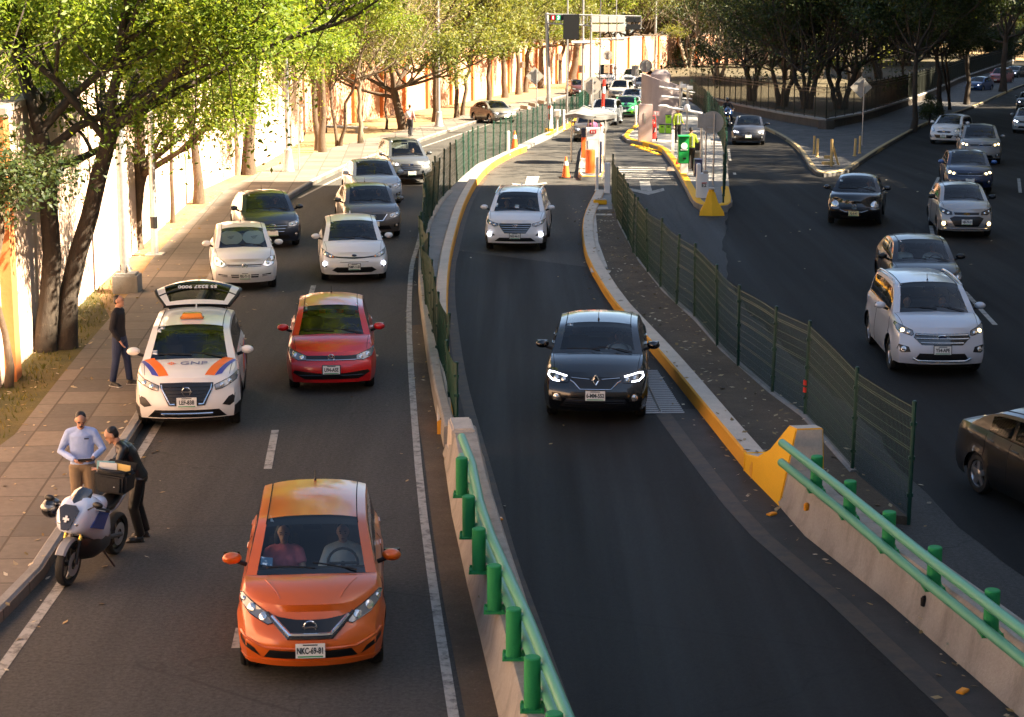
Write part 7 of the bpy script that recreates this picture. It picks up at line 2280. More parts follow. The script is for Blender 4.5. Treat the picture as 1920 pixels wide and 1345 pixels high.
b = G(1231, 258, .17); root = empty("exit_sign", b, 0, "small red and white notice plate hanging on the booth wall", "sign"); Y = b.y + .3
p = at_depth(1231, 213, Y) - b; mb = MB(); mb.box(p, (.32, .02, .26), mat("notice_pink", (.72, .36, .36), .5)); mb.box((0, .1, p.z * .5), (.03, .03, p.z), M_METAL); mb.build("plate", root)
mb = MB()
for k in (-1, 1): mb.box(p + Vector((k * .07, -.012, 0)), (.07, .008, .15), M_WHITE)
mb.build("plate_mark", root)
# green ticket machine
root = cab("ticket_machine", "green ticket machine with a round white emblem on a white pedestal", "ticket machine", 1283, 327, [("green_housing", 1271.5, 1291, 257, 307, .45, mat("machine_green", (.01, .30, .06), .4)), ("hood", 1270, 1293, 255, 257, .6, mat("machine_green", (.01, .3, .06), .4), -.08), ("pedestal", 1276, 1290, 307, 327, .4, M_WHITE), ("slot", 1280, 1286, 296, 299, .02, M_BLACK, -.02)])
b = root.location; Y = b.y; p = at_depth(1283, 274, Y) - b
mb = MB(); M = Matrix.Rotation(R(90), 4, 'X')
mb.lathe([(.13, 0), (.13, .012), (.001, .012)], (p.x, -.012, p.z), M_WHITE, n=24, caps=False, mtx=M); mb.build("emblem", root)
q = at_depth(1283, 281, Y) - b
mb = MB()
for k in range(5): mb.box((q.x + (k - 2) * .06, -.012, q.z), (.045, .01, .04), M_WHITE)
mb.build("emblem_caption", root)
cab("payment_console", "pale console with a dark sloping screen beside the hi-vis attendant", "console", 1303, 318, [("console_body", 1293, 1317, 262, 318, .6, mat("console_beige", (.42, .41, .37), .5)), ("screen", 1297, 1313, 266, 282, .04, M_BLACK, -.03), ("keypad_shelf", 1294, 1316, 284, 287, .2, M_SIGN, -.15), ("door", 1296, 1308, 290, 305, .03, M_SIGN, -.02)])
cab("navy_cabinet", "navy blue cabinet between console and the white barrier machine", "cabinet", 1310, 332, [("cabinet_body", 1302, 1317, 301, 332, .5, M_NAVY), ("cabinet_lid", 1301.5, 1317.5, 299, 301, .54, M_NAVY, -.02)])
root = cab("barrier_machine", "white barrier machine marked E2 with a taller slab at its left", "barrier machine", 1317, 374, [("machine_body", 1311, 1328, 326, 372, .45, M_WHITE), ("tall_slab", 1306, 1313.5, 308, 372, .3, M_WHITE, .03), ("plinth", 1305.5, 1329, 372, 376, .5, M_CONC_G, -.02), ("red_line", 1315, 1325, 342.5, 344, .01, M_RED, -.008), ("motor_head", 1318, 1328, 321, 326, .3, M_SIGN)])
b = root.location; p = at_depth(1320, 348, b.y) - b
text_mesh("machine_lettering", "E2", .17, M_PLTXT, Matrix.Translation((p.x, -.008, p.z)) @ Matrix.Rotation(R(90), 4, 'X'), root, .003, bold=.004)
# yellow crash cushion
b = G(1334, 404); root = empty("crash_cushion", b, 0, "yellow flared crash cushion in front of the ticket island", "crash cushion")
mb = MB(); zt = at_depth(0, 352, b.y + .3).z
rings = [(.42, -.18, .5, 0), (.40, -.16, .5, .12), (.22, .0, .42, .42), (.12, .08, .36, .75), (.095, .12, .3, zt - .12), (.09, .13, .3, zt)]
vs = []; fs = []
for hwid, yf, yb, z in rings: vs += [(-hwid, yf + .05, z), (0, yf - .05, z), (hwid, yf + .05, z), (hwid * .8, yb, z), (-hwid * .8, yb, z)]
for i in range(len(rings) - 1):
 for k in range(5): fs.append((i * 5 + k, i * 5 + (k + 1) % 5, (i + 1) * 5 + (k + 1) % 5, (i + 1) * 5 + k))
fs.append(tuple(range(25, 30)))
mb.add(vs, fs, M_YEL2); mb.build("cushion_body", root, angle=25, bevel=.012)
mb = MB(); mb.box((0, .2, zt + .02), (.2, .2, .05), M_CREAM); mb.build("cushion_cap", root, bevel=.01)
# yellow rumble studs: two rows
k = 0
for row, (a, c) in enumerate((((1186, 273), (1237, 284)), ((1196, 277), (1236, 291)))):
 for i in range(8):
  t = i / 7; p = G(lerp(a[0], c[0], t), lerp(a[1], c[1], t)); mb = MB()
  mb.lathe([(.13, 0), (.12, .03), (.07, .06), (.001, .07)], (0, 0, 0), M_YEL2, n=12, caps=False); mb.lathe([(.15, 0), (.15, .008)], (0, 0, 0), M_YEL, n=12)
  o = mb.build("road_stud"); o.location = (p.x, p.y, g(p.y) + .004)
  tag(o, "yellow dome stud in the double row along the ticket island kerb", "road stud", "yellow dome studs at the ticket island")
b = G(1257, 334); mb = MB(); mb.box((0, 0, .08), (.3, .22, .16), M_CREAM, taper=.7); mb.box((0, 0, .02), (.36, .28, .04), M_YEL2); o = mb.build("kerb_stone", bevel=.03); o.location = (b.x, b.y, .003)
tag(o, "loose cream stone lying by the yellow kerb beside the lane hatching", "stone")
# broken sign stand at the wedge tip
b = G(1558, 312, .15); root = empty("broken_sign_stand", b, 0, "broken yellow sign stand leaning at the tip of the paved wedge", "sign stand")
mb = MB(); mb.tube([(0, -.1, 0), (0, -.06, 1.15)], .06, M_YP, 8); mb.build("post", root)
mb = MB(); mb.tube([(.04, .0, .95), (.32, .05, .05)], .04, M_YP, 6); mb.tube([(.1, .2, .7), (.36, .2, .03)], .035, M_YP, 6); mb.build("brace", root)
mb = MB(); mb.box((-.1, .15, .12), (.45, .35, .12), M_YP, R(12)); mb.box((-.15, .1, .38), (.28, .05, .14), M_YP, R(-8)); mb.build("base", root, bevel=.015)
# low stone bench and box on the left pavement
b = G(640, 250, .1); root = empty("stone_bench", b, R(-24), "low stone bench on the dry earth behind the paired trunks", "bench")
mb = MB(); mb.box((0, 0, .36), (3.2, .5, .12), M_CONC_G); mb.build("seat", root, bevel=.02)
for x in (-1.2, 1.2):
 mb = MB(); mb.box((x, 0, .15), (.35, .4, .3), M_CONC_G); mb.build("leg", root, bevel=.02)
# kerb edging blocks beyond the olive sedan
for i, (x, y) in enumerate(((985, 205), (1000, 200), (1016, 195), (1032, 190))):
 b = G(x, y, .12); mb = MB(); mb.box((0, 0, .12), (1.2, .3, .24), M_CONC); mb.box((0, 0, .26), (1.1, .22, .05), M_CONC); o = mb.build("kerb_block", bevel=.02); o.location = b; o.rotation_euler = (0, 0, R(-62))
 tag(o, "tan concrete edging block in the broken row behind the gantry", "block", "edging blocks left of the toll lanes")
# ---- fallen leaves and litter
nr = np.random.default_rng(3); P = []
def litter(line, n, spread, rngn):
 pts = resample(line, .5)
 for _ in range(n):
  p = pts[rngn.integers(len(pts))]; x = p.x + rngn.normal() * spread; y = p.y + rngn.normal() * .4
  P.append((x, y))
litter(UP, 70, .16, nr); litter(RB, 120, .2, nr); litter(CEN, 120, .3, nr); litter([p + Vector((-.5, 0, 0)) for p in FENR], 500, .45, nr); litter(KLs[2:30], 260, .5, nr)
litter([Vector((p.x + 1.2, p.y, 0)) for p in SWL[:6]], 160, .9, nr); litter([Vector((p.x - .8, p.y, 0)) for p in SWL[:8]], 700, .7, nr); litter(EDGE_L, 40, 1.0, nr)
litter([Vector((0, 22, 0)), Vector((6, 60, 0))], 30, 2.0, nr); litter([Vector((14, 45, 0)), Vector((18, 85, 0))], 40, 4.0, nr); litter([Vector((-6, 24, 0)), Vector((-5, 60, 0))], 30, 2.0, nr)
V = []
dg = bpy.context.evaluated_depsgraph_get()
for x, y in P:
 hit = S.ray_cast(dg, Vector((x, y, 1.0)), Vector((0, 0, -1)), distance=2.0)
 if not hit[0] or hit[1].z > .5: continue
 z = hit[1].z + .012
 a = nr.random() * 6.28; s_ = .025 + .05 * nr.random(); t = np.array([math.cos(a), math.sin(a), nr.normal() * .2]) * s_; b_ = np.array([-math.sin(a), math.cos(a), nr.normal() * .2]) * s_ * .5
 c0 = np.array([x, y, z])
 V += [c0 - t, c0 + b_, c0 + t, c0 - b_]
M_LITTER = leaf_mat("litter_leaf", (.12, .07, .02), (.30, .20, .07), (.55, .48, .36), .1)
lo = quads_obj("fallen_leaves", np.array(V), M_LITTER, None)
tag(lo, kind="stuff", cat="leaf litter", label="fallen leaves and scraps scattered along kerbs, soil and road edges")
# grass tufts on the verge
V = []
vp = resample([Vector((p.x - .1, p.y, 0)) for p in SWL[:5]], .3)
for _ in range(9000):
 p = vp[nr.integers(len(vp))]; dx = nr.random() ** .8 * 2.6; x, y = p.x - dx, p.y + nr.normal() * .3
 a = nr.random() * 6.28; h_ = .04 + .07 * nr.random(); w2 = .012
 d = np.array([math.cos(a), math.sin(a), 0]); c0 = np.array([x, y, .12]); tip = c0 + np.array([nr.normal() * .03, nr.normal() * .03, h_])
 V += [c0 - d * w2, c0 + d * w2, tip + d * .002, tip - d * .002]
M_GRASS = leaf_mat("grass_blade", (.05, .06, .012), (.10, .11, .02), (.24, .18, .05), .3)
go = quads_obj("grass", np.array(V), M_GRASS, None)
tag(go, kind="stuff", cat="grass", label="short worn grass between the left wall and sidewalk")
# ================================================================== PEOPLE AND MOTORCYCLES
SKIN = mat("skin_tan", (.42, .22, .14), .55); SKIN2 = mat("skin_light", (.50, .28, .20), .55)
HAIR = mat("hair_black", (.004, .0033, .003), .5)
def soft(mb, name, voxel, parent, it=6, m=None):
 """fuse overlapping shapes into one continuous smooth surface"""
 o = mb.build(name, parent, smooth=True, angle=180)
 r = o.modifiers.new("r", 'REMESH'); r.mode = 'VOXEL'; r.voxel_size = voxel
 s = o.modifiers.new("s", 'SMOOTH'); s.factor = .5; s.iterations = it
 dg = bpy.context.evaluated_depsgraph_get()
 me = bpy.data.meshes.new_from_object(o.evaluated_get(dg))
 o.modifiers.clear()
 old = o.data; o.data = me; bpy.data.meshes.remove(old); me.name = name
 me.materials.clear(); me.materials.append(m or mb.mats[0])
 me.polygons.foreach_set("use_smooth", [True] * len(me.polygons))
 me.polygons.foreach_set("material_index", [0] * len(me.polygons))
 return o
def V3(*a): return Vector(a)
def person(name, label, loc, rz, pose, top, bottom, shoes=None, skin=None, hair=HAIR, voxel=.012, seated=False, group=None, hair_long=False, top_len=.0, bald=0, short_sleeve=False, moustache=False, belt=None, cuff=None, fem=False):
 """pose: joint positions, metres, the person faces -Y"""
 skin = skin or SKIN
 J = dict(pelvis=V3(0, 0, .95), chest=V3(0, 0, 1.28), neck=V3(0, 0, 1.49), head=V3(0, -.02, 1.63), face=V3(0, -1, 0),
             shL=V3(.165, 0, 1.42), shR=V3(-.165, 0, 1.42), elL=V3(.25, .02, 1.13), elR=V3(-.25, .02, 1.13), haL=V3(.26, -.06, .88), haR=V3(-.26, -.06, .88),
             hiL=V3(.09, 0, .93), hiR=V3(-.09, 0, .93), knL=V3(.10, -.02, .5), knR=V3(-.10, -.02, .5), anL=V3(.11, .02, .09), anR=V3(-.11, .02, .09))
 for k, v in pose.items(): J[k] = Vector(v)
 root = empty(name, loc, rz, label, "person", group)
 f = J['face'].normalized(); hd = J['head']
 up = (Vector((0, 0, 1)) - f * f.z).normalized(); side = f.cross(up).normalized()
 Mh = Matrix((side, -f, up)).transposed().to_4x4(); Mh.translation = hd
 bd = MB()
 # head with brow, nose, jaw, ears
 bd.ball((0, 0, .02), (.075, .092, .105), skin, 16, 12, None); 
 for i in range(len(bd.v)): pass
 hv = MB()
 hv.ball((0, .005, .03), (.074, .093, .092), skin, 16, 12); hv.ball((0, -.018, -.04), (.056, .066, .07), skin, 14, 10)
 hv.ball((0, -.086, -.008), (.013, .02, .03), skin, 8, 6); hv.ball((0, -.07, -.055), (.026, .016, .012), skin, 8, 6); hv.ball((0, -.072, -.085), (.024, .018, .02), skin, 8, 6)
 for s_ in (-1, 1): hv.ball((s_ * .076, .01, .0), (.012, .024, .036), skin, 8, 6); hv.ball((s_ * .032, -.078, .035), (.024, .014, .010), skin, 8, 6)
 bd = MB(); bd.add([Mh @ Vector(v) for v in hv.v], hv.f, skin)
 bd.tube([J['neck'] - V3(0, 0, .06), J['neck'].lerp(hd, .35), hd - f * .02 - up * .03], [.062, .054, .052], skin, 12)
 def torso(mb, g_, m, to=1.0):
  c, p, n = J['chest'], J['pelvis'], J['neck']
  ax = (n - p).normalized(); sx = (J['shL'] - J['shR']).normalized(); fy = sx.cross(ax).normalized()
  secs = [(p - ax * .06, .165, .115), (p + ax * .06, .16, .112), (p.lerp(c, .5), .148 if fem else .155, .108), (c, .172, .122), (c.lerp(n, .55), .175, .115), (n - ax * .05, .105, .082), (n, .062, .06)]
  vs = []; fs = []; N = 18
  for q, a, b in secs:
   for k in range(N):
    t = 2 * math.pi * k / N; vs.append(q + sx * (a + g_) * math.cos(t) + fy * (b + g_) * math.sin(t))
  for i in range(len(secs) - 1):
   for k in range(N): fs.append((i * N + k, i * N + (k + 1) % N, (i + 1) * N + (k + 1) % N, (i + 1) * N + k))
  fs.append(tuple(reversed(range(N)))); fs.append(tuple((len(secs) - 1) * N + k for k in range(N)))
  mb.add(vs, fs, m)
 torso(bd, -.012, skin)
 for s_ in 'LR':
  sh, el, ha = J['sh' + s_], J['el' + s_], J['ha' + s_]
  bd.tube([sh, sh.lerp(el, .5), el, el.lerp(ha, .5), ha], [.048, .045, .040, .036, .026], skin, 10); bd.ball(sh, .05, skin, 10, 8)
  d = (ha - el).normalized(); w_ = d.cross(Vector((0, 0, 1))); w_ = w_.normalized() if w_.length > .1 else Vector((1, 0, 0)); pn = d.cross(w_)
  hp = ha + d * .045
  mp = Matrix((w_, d, pn)).transposed().to_4x4()
  bd.ball(hp, (.040, .052, .017), skin, 10, 8, mp)
  for k, L_ in enumerate((.062, .074, .070, .055)):
   a = hp + d * .042 + w_ * (.030 - .020 * k); bd.tube([a, a + d * L_ * .55 - pn * .008, a + d * L_ * .9 - pn * .026], [.0105, .0095, .008], skin, 6)
  a = hp + w_ * .038 - d * .01; bd.tube([a, a + d * .03 + w_ * .018 - pn * .012, a + d * .055 + w_ * .016 - pn * .026], [.012, .011, .009], skin, 6)
 for s_ in 'LR':
  hi, kn, an = J['hi' + s_], J['kn' + s_], J['an' + s_]
  bd.tube([hi, hi.lerp(kn, .5), kn, kn.lerp(an, .4), an], [.085, .07, .052, .05, .036], skin, 10)
 soft(bd, "body", voxel, root, 4, skin)
 # hair
 hb = MB(); hh = MB()
 hh.ball((0, .030, .064), (.077, .084, .066), hair, 16, 10); hh.ball((0, .045, .015), (.080, .068, .085), hair, 14, 8)
 if hair_long:
  for s_ in (-1, 1): hh.ball((s_ * .075, .03, -.08), (.045, .06, .15), hair, 12, 8)
  hh.ball((0, .07, -.08), (.09, .05, .16), hair, 12, 8)
 if not bald: hb.add([Mh @ Vector(v) for v in hh.v], hh.f, hair); soft(hb, "hair", max(voxel, .012), root, 3, hair)
 fm = MB()
 ek = mat("eye_dark", (.01, .008, .006), .3)
 for s_ in (-1, 1): fm.ball(Mh @ Vector((s_ * .031, -.086, .018)), .0075, ek, 8, 6); fm.box((0, 0, 0), (.030, .008, .006), HAIR, mtx=Mh @ Matrix.Translation((s_ * .032, -.090, .045)))
 fm.box((0, 0, 0), (.038, .01, .008), mat("lip", (.28, .09, .07), .5), mtx=Mh @ Matrix.Translation((0, -.088, -.052)))
 if moustache: fm.box((0, 0, 0), (.05, .012, .012), HAIR, mtx=Mh @ Matrix.Translation((0, -.089, -.040)))
 fm.build("face_features", root)
 # top
 tp = MB(); torso(tp, .012, top)
 for s_ in 'LR':
  sh, el, ha = J['sh' + s_], J['el' + s_], J['ha' + s_]
  tp.ball(sh - V3(0, 0, .01), .066, top, 10, 8); tp.tube([J['neck'] - V3(0, 0, .03), sh], [.07, .06], top, 10)
  if short_sleeve: tp.tube([sh, sh.lerp(el, .6)], [.075, .068], top, 12)
  else: tp.tube([sh, sh.lerp(el, .5), el, el.lerp(ha, .5), el.lerp(ha, .93)], [.066, .062, .056, .050, .042], top, 12)
 if fem:
  for s_ in (-1, 1): tp.ball(J['chest'] + V3(s_ * .075, -.11, -.0), (.07, .06, .07), top, 10, 8)
 t_o = soft(tp, "top", max(voxel, .012), root, 5, top)
 if bottom:
  bt = MB(); bt.ball(J['pelvis'] - V3(0, 0, .03), (.18, .135, .12), bottom, 14, 10)
  for s_ in 'LR':
   hi, kn, an = J['hi' + s_], J['kn' + s_], J['an' + s_]
   bt.tube([hi, hi.lerp(kn, .5), kn, kn.lerp(an, .5), an + V3(0, 0, .0)], [.108, .095, .076, .070, .066], bottom, 12)
  soft(bt, "trousers", max(voxel, .012), root, 5, bottom)
  if belt:
   q = MB(); q.tube([J['pelvis'] + V3(.172 * math.cos(t), .128 * math.sin(t), .055) for t in [2 * math.pi * k / 24 for k in range(25)]], .016, belt, 6); q.build("belt", root)
 if shoes:
  for s_ in 'LR':
   an = J['an' + s_]; kn = J['kn' + s_]; q = MB()
   dirs = pose.get('ft' + s_, (0, -1, 0)); d = Vector(dirs).normalized(); rzz = math.atan2(d.x, -d.y)
   M = Matrix.Translation((an.x, an.y, an.z - .09)) @ Matrix.Rotation(rzz, 4, 'Z')
   q.ball(M @ V3(0, -.03, .05), (.05, .075, .05), shoes, 12, 8, M.to_3x3().to_4x4()); q.ball(M @ V3(0, -.12, .038), (.048, .085, .038), shoes, 12, 8, M.to_3x3().to_4x4()); q.box((0, -.08, .012), (.095, .27, .024), shoes, mtx=M)
   soft(q, "shoe", .012, root, 3, shoes)
   if cuff is not None:
    q = MB(); q.box((0, -.08, .008), (.10, .285, .018), cuff, mtx=M); q.build("sole", root, bevel=.006)
 return root, J
def cloth(name, col, rough=.85, vary=.12): return mat(name, col, rough, vary=vary, scale=6, bump=.25, bscale=22)
JEANS = cloth("denim_blue", (.018, .03, .075)); NAVYS = cloth("sweater_navy", (.005, .005, .009)); SHOE = mat("shoe_dark", (.009, .008, .007), .5); SOLE = mat("sole_white", (.6, .6, .58), .6)
BLUESH = cloth("shirt_pale_blue", (.34, .44, .72)); TAN = cloth("trousers_khaki", (.22, .155, .095)); LEATHER = mat("leather_black", (.004, .0045, .0055), .34, vary=.2, bump=.35, bscale=15)
# watching man on the pavement, facing the road
p = G(227, 722, .14)
person("person", "man in black sweater and jeans standing on the sidewalk beside the open tailgate car", p, R(80),
       dict(head=(0, -.03, 1.62), face=(-.15, -1, .08), elL=(.22, .06, 1.13), haL=(.24, -.02, .86), elR=(-.23, .05, 1.13), haR=(-.20, -.10, .88), anL=(.10, -.14, .09), knL=(.10, -.1, .5), anR=(-.12, .12, .09), knR=(-.11, .04, .5), chest=(0, .01, 1.27), ftL=(.2, -1, 0), ftR=(-.5, -1, 0)),
       NAVYS, JEANS, SHOE, cuff=SOLE)
# man in the pale blue shirt
p = G(160, 988, .0)
pa, J = person("person", "moustached man in a pale blue shirt reading papers behind the motorcycle", p, R(8),
       dict(pelvis=(0, .03, .95), chest=(0, .02, 1.28), neck=(0, -.01, 1.48), head=(.01, -.07, 1.60), face=(.12, -1, -.55), elL=(.30, -.02, 1.16), haL=(.17, -.27, 1.09), elR=(-.30, .0, 1.14), haR=(-.06, -.28, 1.06), anL=(.12, .02, .09), anR=(-.12, .0, .09)),
       BLUESH, TAN, SHOE, moustache=True, belt=mat("belt_dark", (.03, .02, .015), .5))
mb = MB(); mb.box((0, 0, 0), (.065, .006, .02), mat("pocket_logo", (.03, .04, .10), .6), mtx=Matrix.Translation((.085, -.128, 1.345))); mb.build("pocket_logo", pa)
# rider in black leather, leaning over the bag
p = G(258, 1012, .0)
pb_, J = person("person", "rider in black leathers bending over the open bag on the motorcycle", p, R(-80),
       dict(pelvis=(0, .05, .95), chest=(0, -.08, 1.25), neck=(0, -.20, 1.43), head=(0, -.30, 1.53), face=(.1, -1, -.5), shL=(.17, -.13, 1.38), shR=(-.17, -.13, 1.38), elL=(.27, -.24, 1.13), haL=(.15, -.46, 1.10), elR=(-.27, -.22, 1.12), haR=(-.12, -.47, 1.05), hiL=(.09, .05, .93), hiR=(-.09, .05, .93), knL=(.11, -.04, .5), knR=(-.11, .02, .5), anL=(.12, .05, .09), anR=(-.12, .12, .09)),
       LEATHER, LEATHER, mat("boot_black", (.005, .005, .005), .35))
for nm, path, r_ in (("sleeve_stripe", [(-.265, -.20, 1.36), (-.30, -.22, 1.25), (-.315, -.24, 1.16)], .018), ("leg_stripe", [(-.20, .04, .83), (-.205, .02, .68), (-.20, .0, .58)], .014)):
 mb = MB(); mb.tube(path, r_, mat("leather_stripe_cream", (.55, .48, .34), .5), 6); mb.build(nm, pb_)
# papers held
mb = MB(); mb.box((0, 0, 0), (.20, .14, .012), mat("notebook_black", (.02, .02, .025), .5)); mb.box((.0, .0, .009), (.17, .12, .006), M_WHITE)
o = mb.build("notebook", smooth=False); o.location = pa.matrix_basis @ Vector((.07, -.36, 1.09)); o.rotation_euler = (R(-25), 0, R(12)); tag(o, "small dark notebook with papers in the pale-shirted man's hands", "notebook")
def motorcycle(name, label, loc, rz, body_m, accent, lean=0.0, lit=False, group=None, steer=0.0):
 root = empty(name, loc, rz, label, "motorcycle", group); root.rotation_euler = (0, R(lean), rz)
 FW, RW = -.71, .71; r = .30
 gold = mat("fork_gold", (.75, .48, .10), .25, .8); dk = mat("moto_dark", (.007, .007, .008), .4); eng = mat("engine_grey", (.10, .10, .10), .4, .6)
 for y, w_ in ((FW, .06), (RW, .09)):
  mb = MB(); mb.lathe([(r * .72, -w_ * .7), (r * .88, -w_), (r * .96, -w_ * .8), (r, -w_ * .25), (r, w_ * .25), (r * .96, w_ * .8), (r * .88, w_), (r * .72, w_ * .7)], (0, y, r), M_RUB, axis='X', n=32, caps=False)
  o = mb.build("wheel", root)
  mb = MB(); mb.lathe([(r * .74, -.03), (r * .68, -.03), (r * .68, .03), (r * .74, .03)], (0, y, r), dk, axis='X', n=28, caps=False); mb.lathe([(.05, -.07), (.05, .07)], (0, y, r), dk, axis='X', n=12)
  for k in range(5):
   a = 2 * math.pi * k / 5; mb.tube([(0, y, r), (0, y + r * .7 * math.sin(a), r + r * .7 * math.cos(a))], .022, dk, 5)
  mb.build("rim", o)
  for sx in (-1, 1):
   mb = MB(); mb.lathe([(.16, sx * .075), (.16, sx * .08), (.07, sx * .08), (.07, sx * .075)], (0, y, r), M_METAL, axis='X', n=24, caps=False); mb.build("brake_disc", o)
 for sx in (-1, 1):
  mb = MB(); mb.tube([(sx * .105, FW, r), (sx * .105, FW + .10, r + .30)], .028, dk, 8); mb.tube([(sx * .105, FW + .10, r + .30), (sx * .105, FW + .27, .95)], .024, gold, 8); mb.build("fork", root)
 mb = MB(); vs = []; fs = []
 for i in range(9):
  a = R(-30 + 85 * i / 8); 
  for x, rr in ((-.075, r + .015), (-.05, r + .045), (.05, r + .045), (.075, r + .015)): vs.append((x, FW - rr * math.sin(a) * -1 * -1, r + rr * math.cos(a)))
 for i in range(8):
  for j in range(3): fs.append((i * 4 + j, i * 4 + j + 1, i * 4 + j + 5, i * 4 + j + 4))
 mb.add(vs, fs, mat('fender_grey', (.25, .25, .26), .35)); mb.build("front_fender", root, fix=True)
 # fairing: lofted nose and sides
 secs = [(-.80, .80, .06, .05), (-.76, .84, .15, .11), (-.66, .88, .22, .19), (-.50, .88, .25, .27), (-.32, .82, .24, .33), (-.10, .72, .22, .33), (.10, .62, .20, .28), (.22, .55, .16, .2)]
 def loft(secs, m, nm, parent=root, N=20, exp=.7):
  vs = []; fs = []
  for y, z, a, b in secs:
   for k in range(N):
    t = 2 * math.pi * k / N; c_, s_ = math.cos(t), math.sin(t)
    vs.append((a * math.copysign(abs(c_) ** exp, c_), y, z + b * math.copysign(abs(s_) ** exp, s_)))
  for i in range(len(secs) - 1):
   for k in range(N): fs.append((i * N + k, i * N + (k + 1) % N, (i + 1) * N + (k + 1) % N, (i + 1) * N + k))
  fs.append(tuple(reversed(range(N)))); fs.append(tuple((len(secs) - 1) * N + k for k in range(N)))
  q = MB(); q.add(vs, fs, m); return q.build(nm, parent, angle=45)
 fo = loft(secs, body_m, "fairing")
 loft([(-.56, .50, .05, .10), (-.45, .46, .17, .18), (-.2, .42, .19, .20), (.05, .38, .17, .17), (.15, .36, .1, .1)], dk, "lower_fairing")
 loft([(-.25, .95, .10, .05), (-.15, .95, .17, .11), (.05, .93, .17, .11), (.2, .87, .12, .07), (.28, .84, .06, .04)], body_m, "tank")
 loft([(.2, .80, .13, .05), (.35, .80, .15, .06), (.55, .84, .13, .06), (.85, .92, .09, .05), (.98, .95, .04, .03)], dk, "seat")
 loft([(.30, .74, .12, .06), (.55, .77, .12, .07), (.85, .85, .09, .06), (1.0, .92, .04, .03)], body_m, "tail")
 loft([(-.25, .42, .16, .16), (0, .42, .2, .2), (.25, .40, .16, .16)], eng, "engine")
 mb = MB(); 
 for sx in (-1, 1): mb.tube([(sx * .08, .2, .38), (sx * .1, RW, r)], .035, eng, 8)
 mb.build("swingarm", root)
 mb = MB(); mb.tube([(-.12, -.1, .25), (-.16, .3, .24), (-.18, .85, .42)], [.035, .04, .06], M_METAL, 10); mb.build("exhaust", root)
 # screen, lights, stripes
 vs = []; fs = []
 for i, (y, z, a) in enumerate(((-.70, 1.02, .12), (-.56, 1.14, .15), (-.42, 1.22, .13), (-.36, 1.25, .09))):
  for j in range(5): t = j / 2 - 1; vs.append((a * t, y + .10 * t * t, z - .05 * t * t))
 for i in range(3):
  for j in range(4): fs.append((i * 5 + j, i * 5 + j + 1, i * 5 + j + 6, i * 5 + j + 5))
 mb = MB(); mb.add(vs, fs, mat("screen_smoke", (.02, .022, .025), .08, coat=1)); mb.build("windscreen", root)
 for sx, rr in ((-1, .05), (1, .045)):
  mb = MB(); mb.ball((sx * .095, -.745, .86), (.06, .035, .042), M_LIT if lit else M_LENSC, 12, 8); mb.build("headlight", root)
 mb = MB(); mb.prism([(-.05, -.12), (.05, -.12), (.14, .16), (.08, .22), (-.08, .22), (-.14, .16)], 0, .02, mat('nose_dark', (.006, .007, .012), .2, coat=1), Matrix.Translation((0, -.80, .90)) @ Matrix.Rotation(R(62), 4, 'X')); mb.build("nose_panel", root)
 mb = MB(); M5 = Matrix.Translation((0, -.815, .935)) @ Matrix.Rotation(R(62), 4, 'X'); mb.box((0, 0, .012), (.09, .03, .01), M_WHITE, mtx=M5); mb.box((0, 0, .013), (.03, .09, .01), M_WHITE, mtx=M5); mb.build("nose_mark", root)
 mb = MB(); mb.box((-.11, -.50, 1.05), (.09, .12, .02), mat("decal_amber", (.6, .36, .08), .4)); mb.build("decal", root)
 for sx in (-1, 1): mb = MB(); mb.tube([(sx * .2, -.42, 1.0), (sx * .16, -.56, .95), (sx * .11, -.6, .6), (sx * .1, -.68, .35)], .008, dk, 5); mb.build("brake_hose", root)
 for sx in (-1, 1):
  mb = MB(); mb.prism([(-.62, .80), (-.30, .98), (-.05, .86), (-.22, .66)], 0, .012, accent, Matrix.Translation((sx * .247, 0, 0)) @ Matrix(((0, 0, 1, 0), (1, 0, 0, 0), (0, 1, 0, 0), (0, 0, 0, 1)))); mb.build("side_panel", root)
  mb = MB(); mb.tube([(sx * .10, -.42, .99), (sx * .22, -.42, 1.0), (sx * .37, -.33, .97)], .018, dk, 8); mb.tube([(sx * .25, -.40, .99), (sx * .38, -.325, .965)], .026, M_RUB, 8); mb.tube([(sx * .22, -.45, 1.0), (sx * .36, -.42, .985)], .008, M_METAL, 5); mb.build("handlebar", root)
  mb = MB(); mb.tube([(sx * .18, -.60, 1.02), (sx * .30, -.62, 1.10)], .01, dk, 5); mb.ball((sx * .34, -.62, 1.12), (.075, .03, .045), dk, 12, 8); mb.build("mirror", root)
 mb = MB(); mb.tube([(.08, .1, .30), (.26, .18, .02)], .014, dk, 6); mb.build("kickstand", root)
 return root
WB = paint("moto_white", (.60, .66, .78), .25); BLUEA = paint("moto_blue", (.02, .05, .25), .25)
p = G(126, 1098); h = R(-13); back = Vector((-math.sin(h), math.cos(h), 0)) * .72
bike = motorcycle("motorcycle", "white and blue sport motorcycle parked at the kerb with helmet and bag on it", (p.x + back.x, p.y + back.y, .004), h, WB, BLUEA, lean=5)
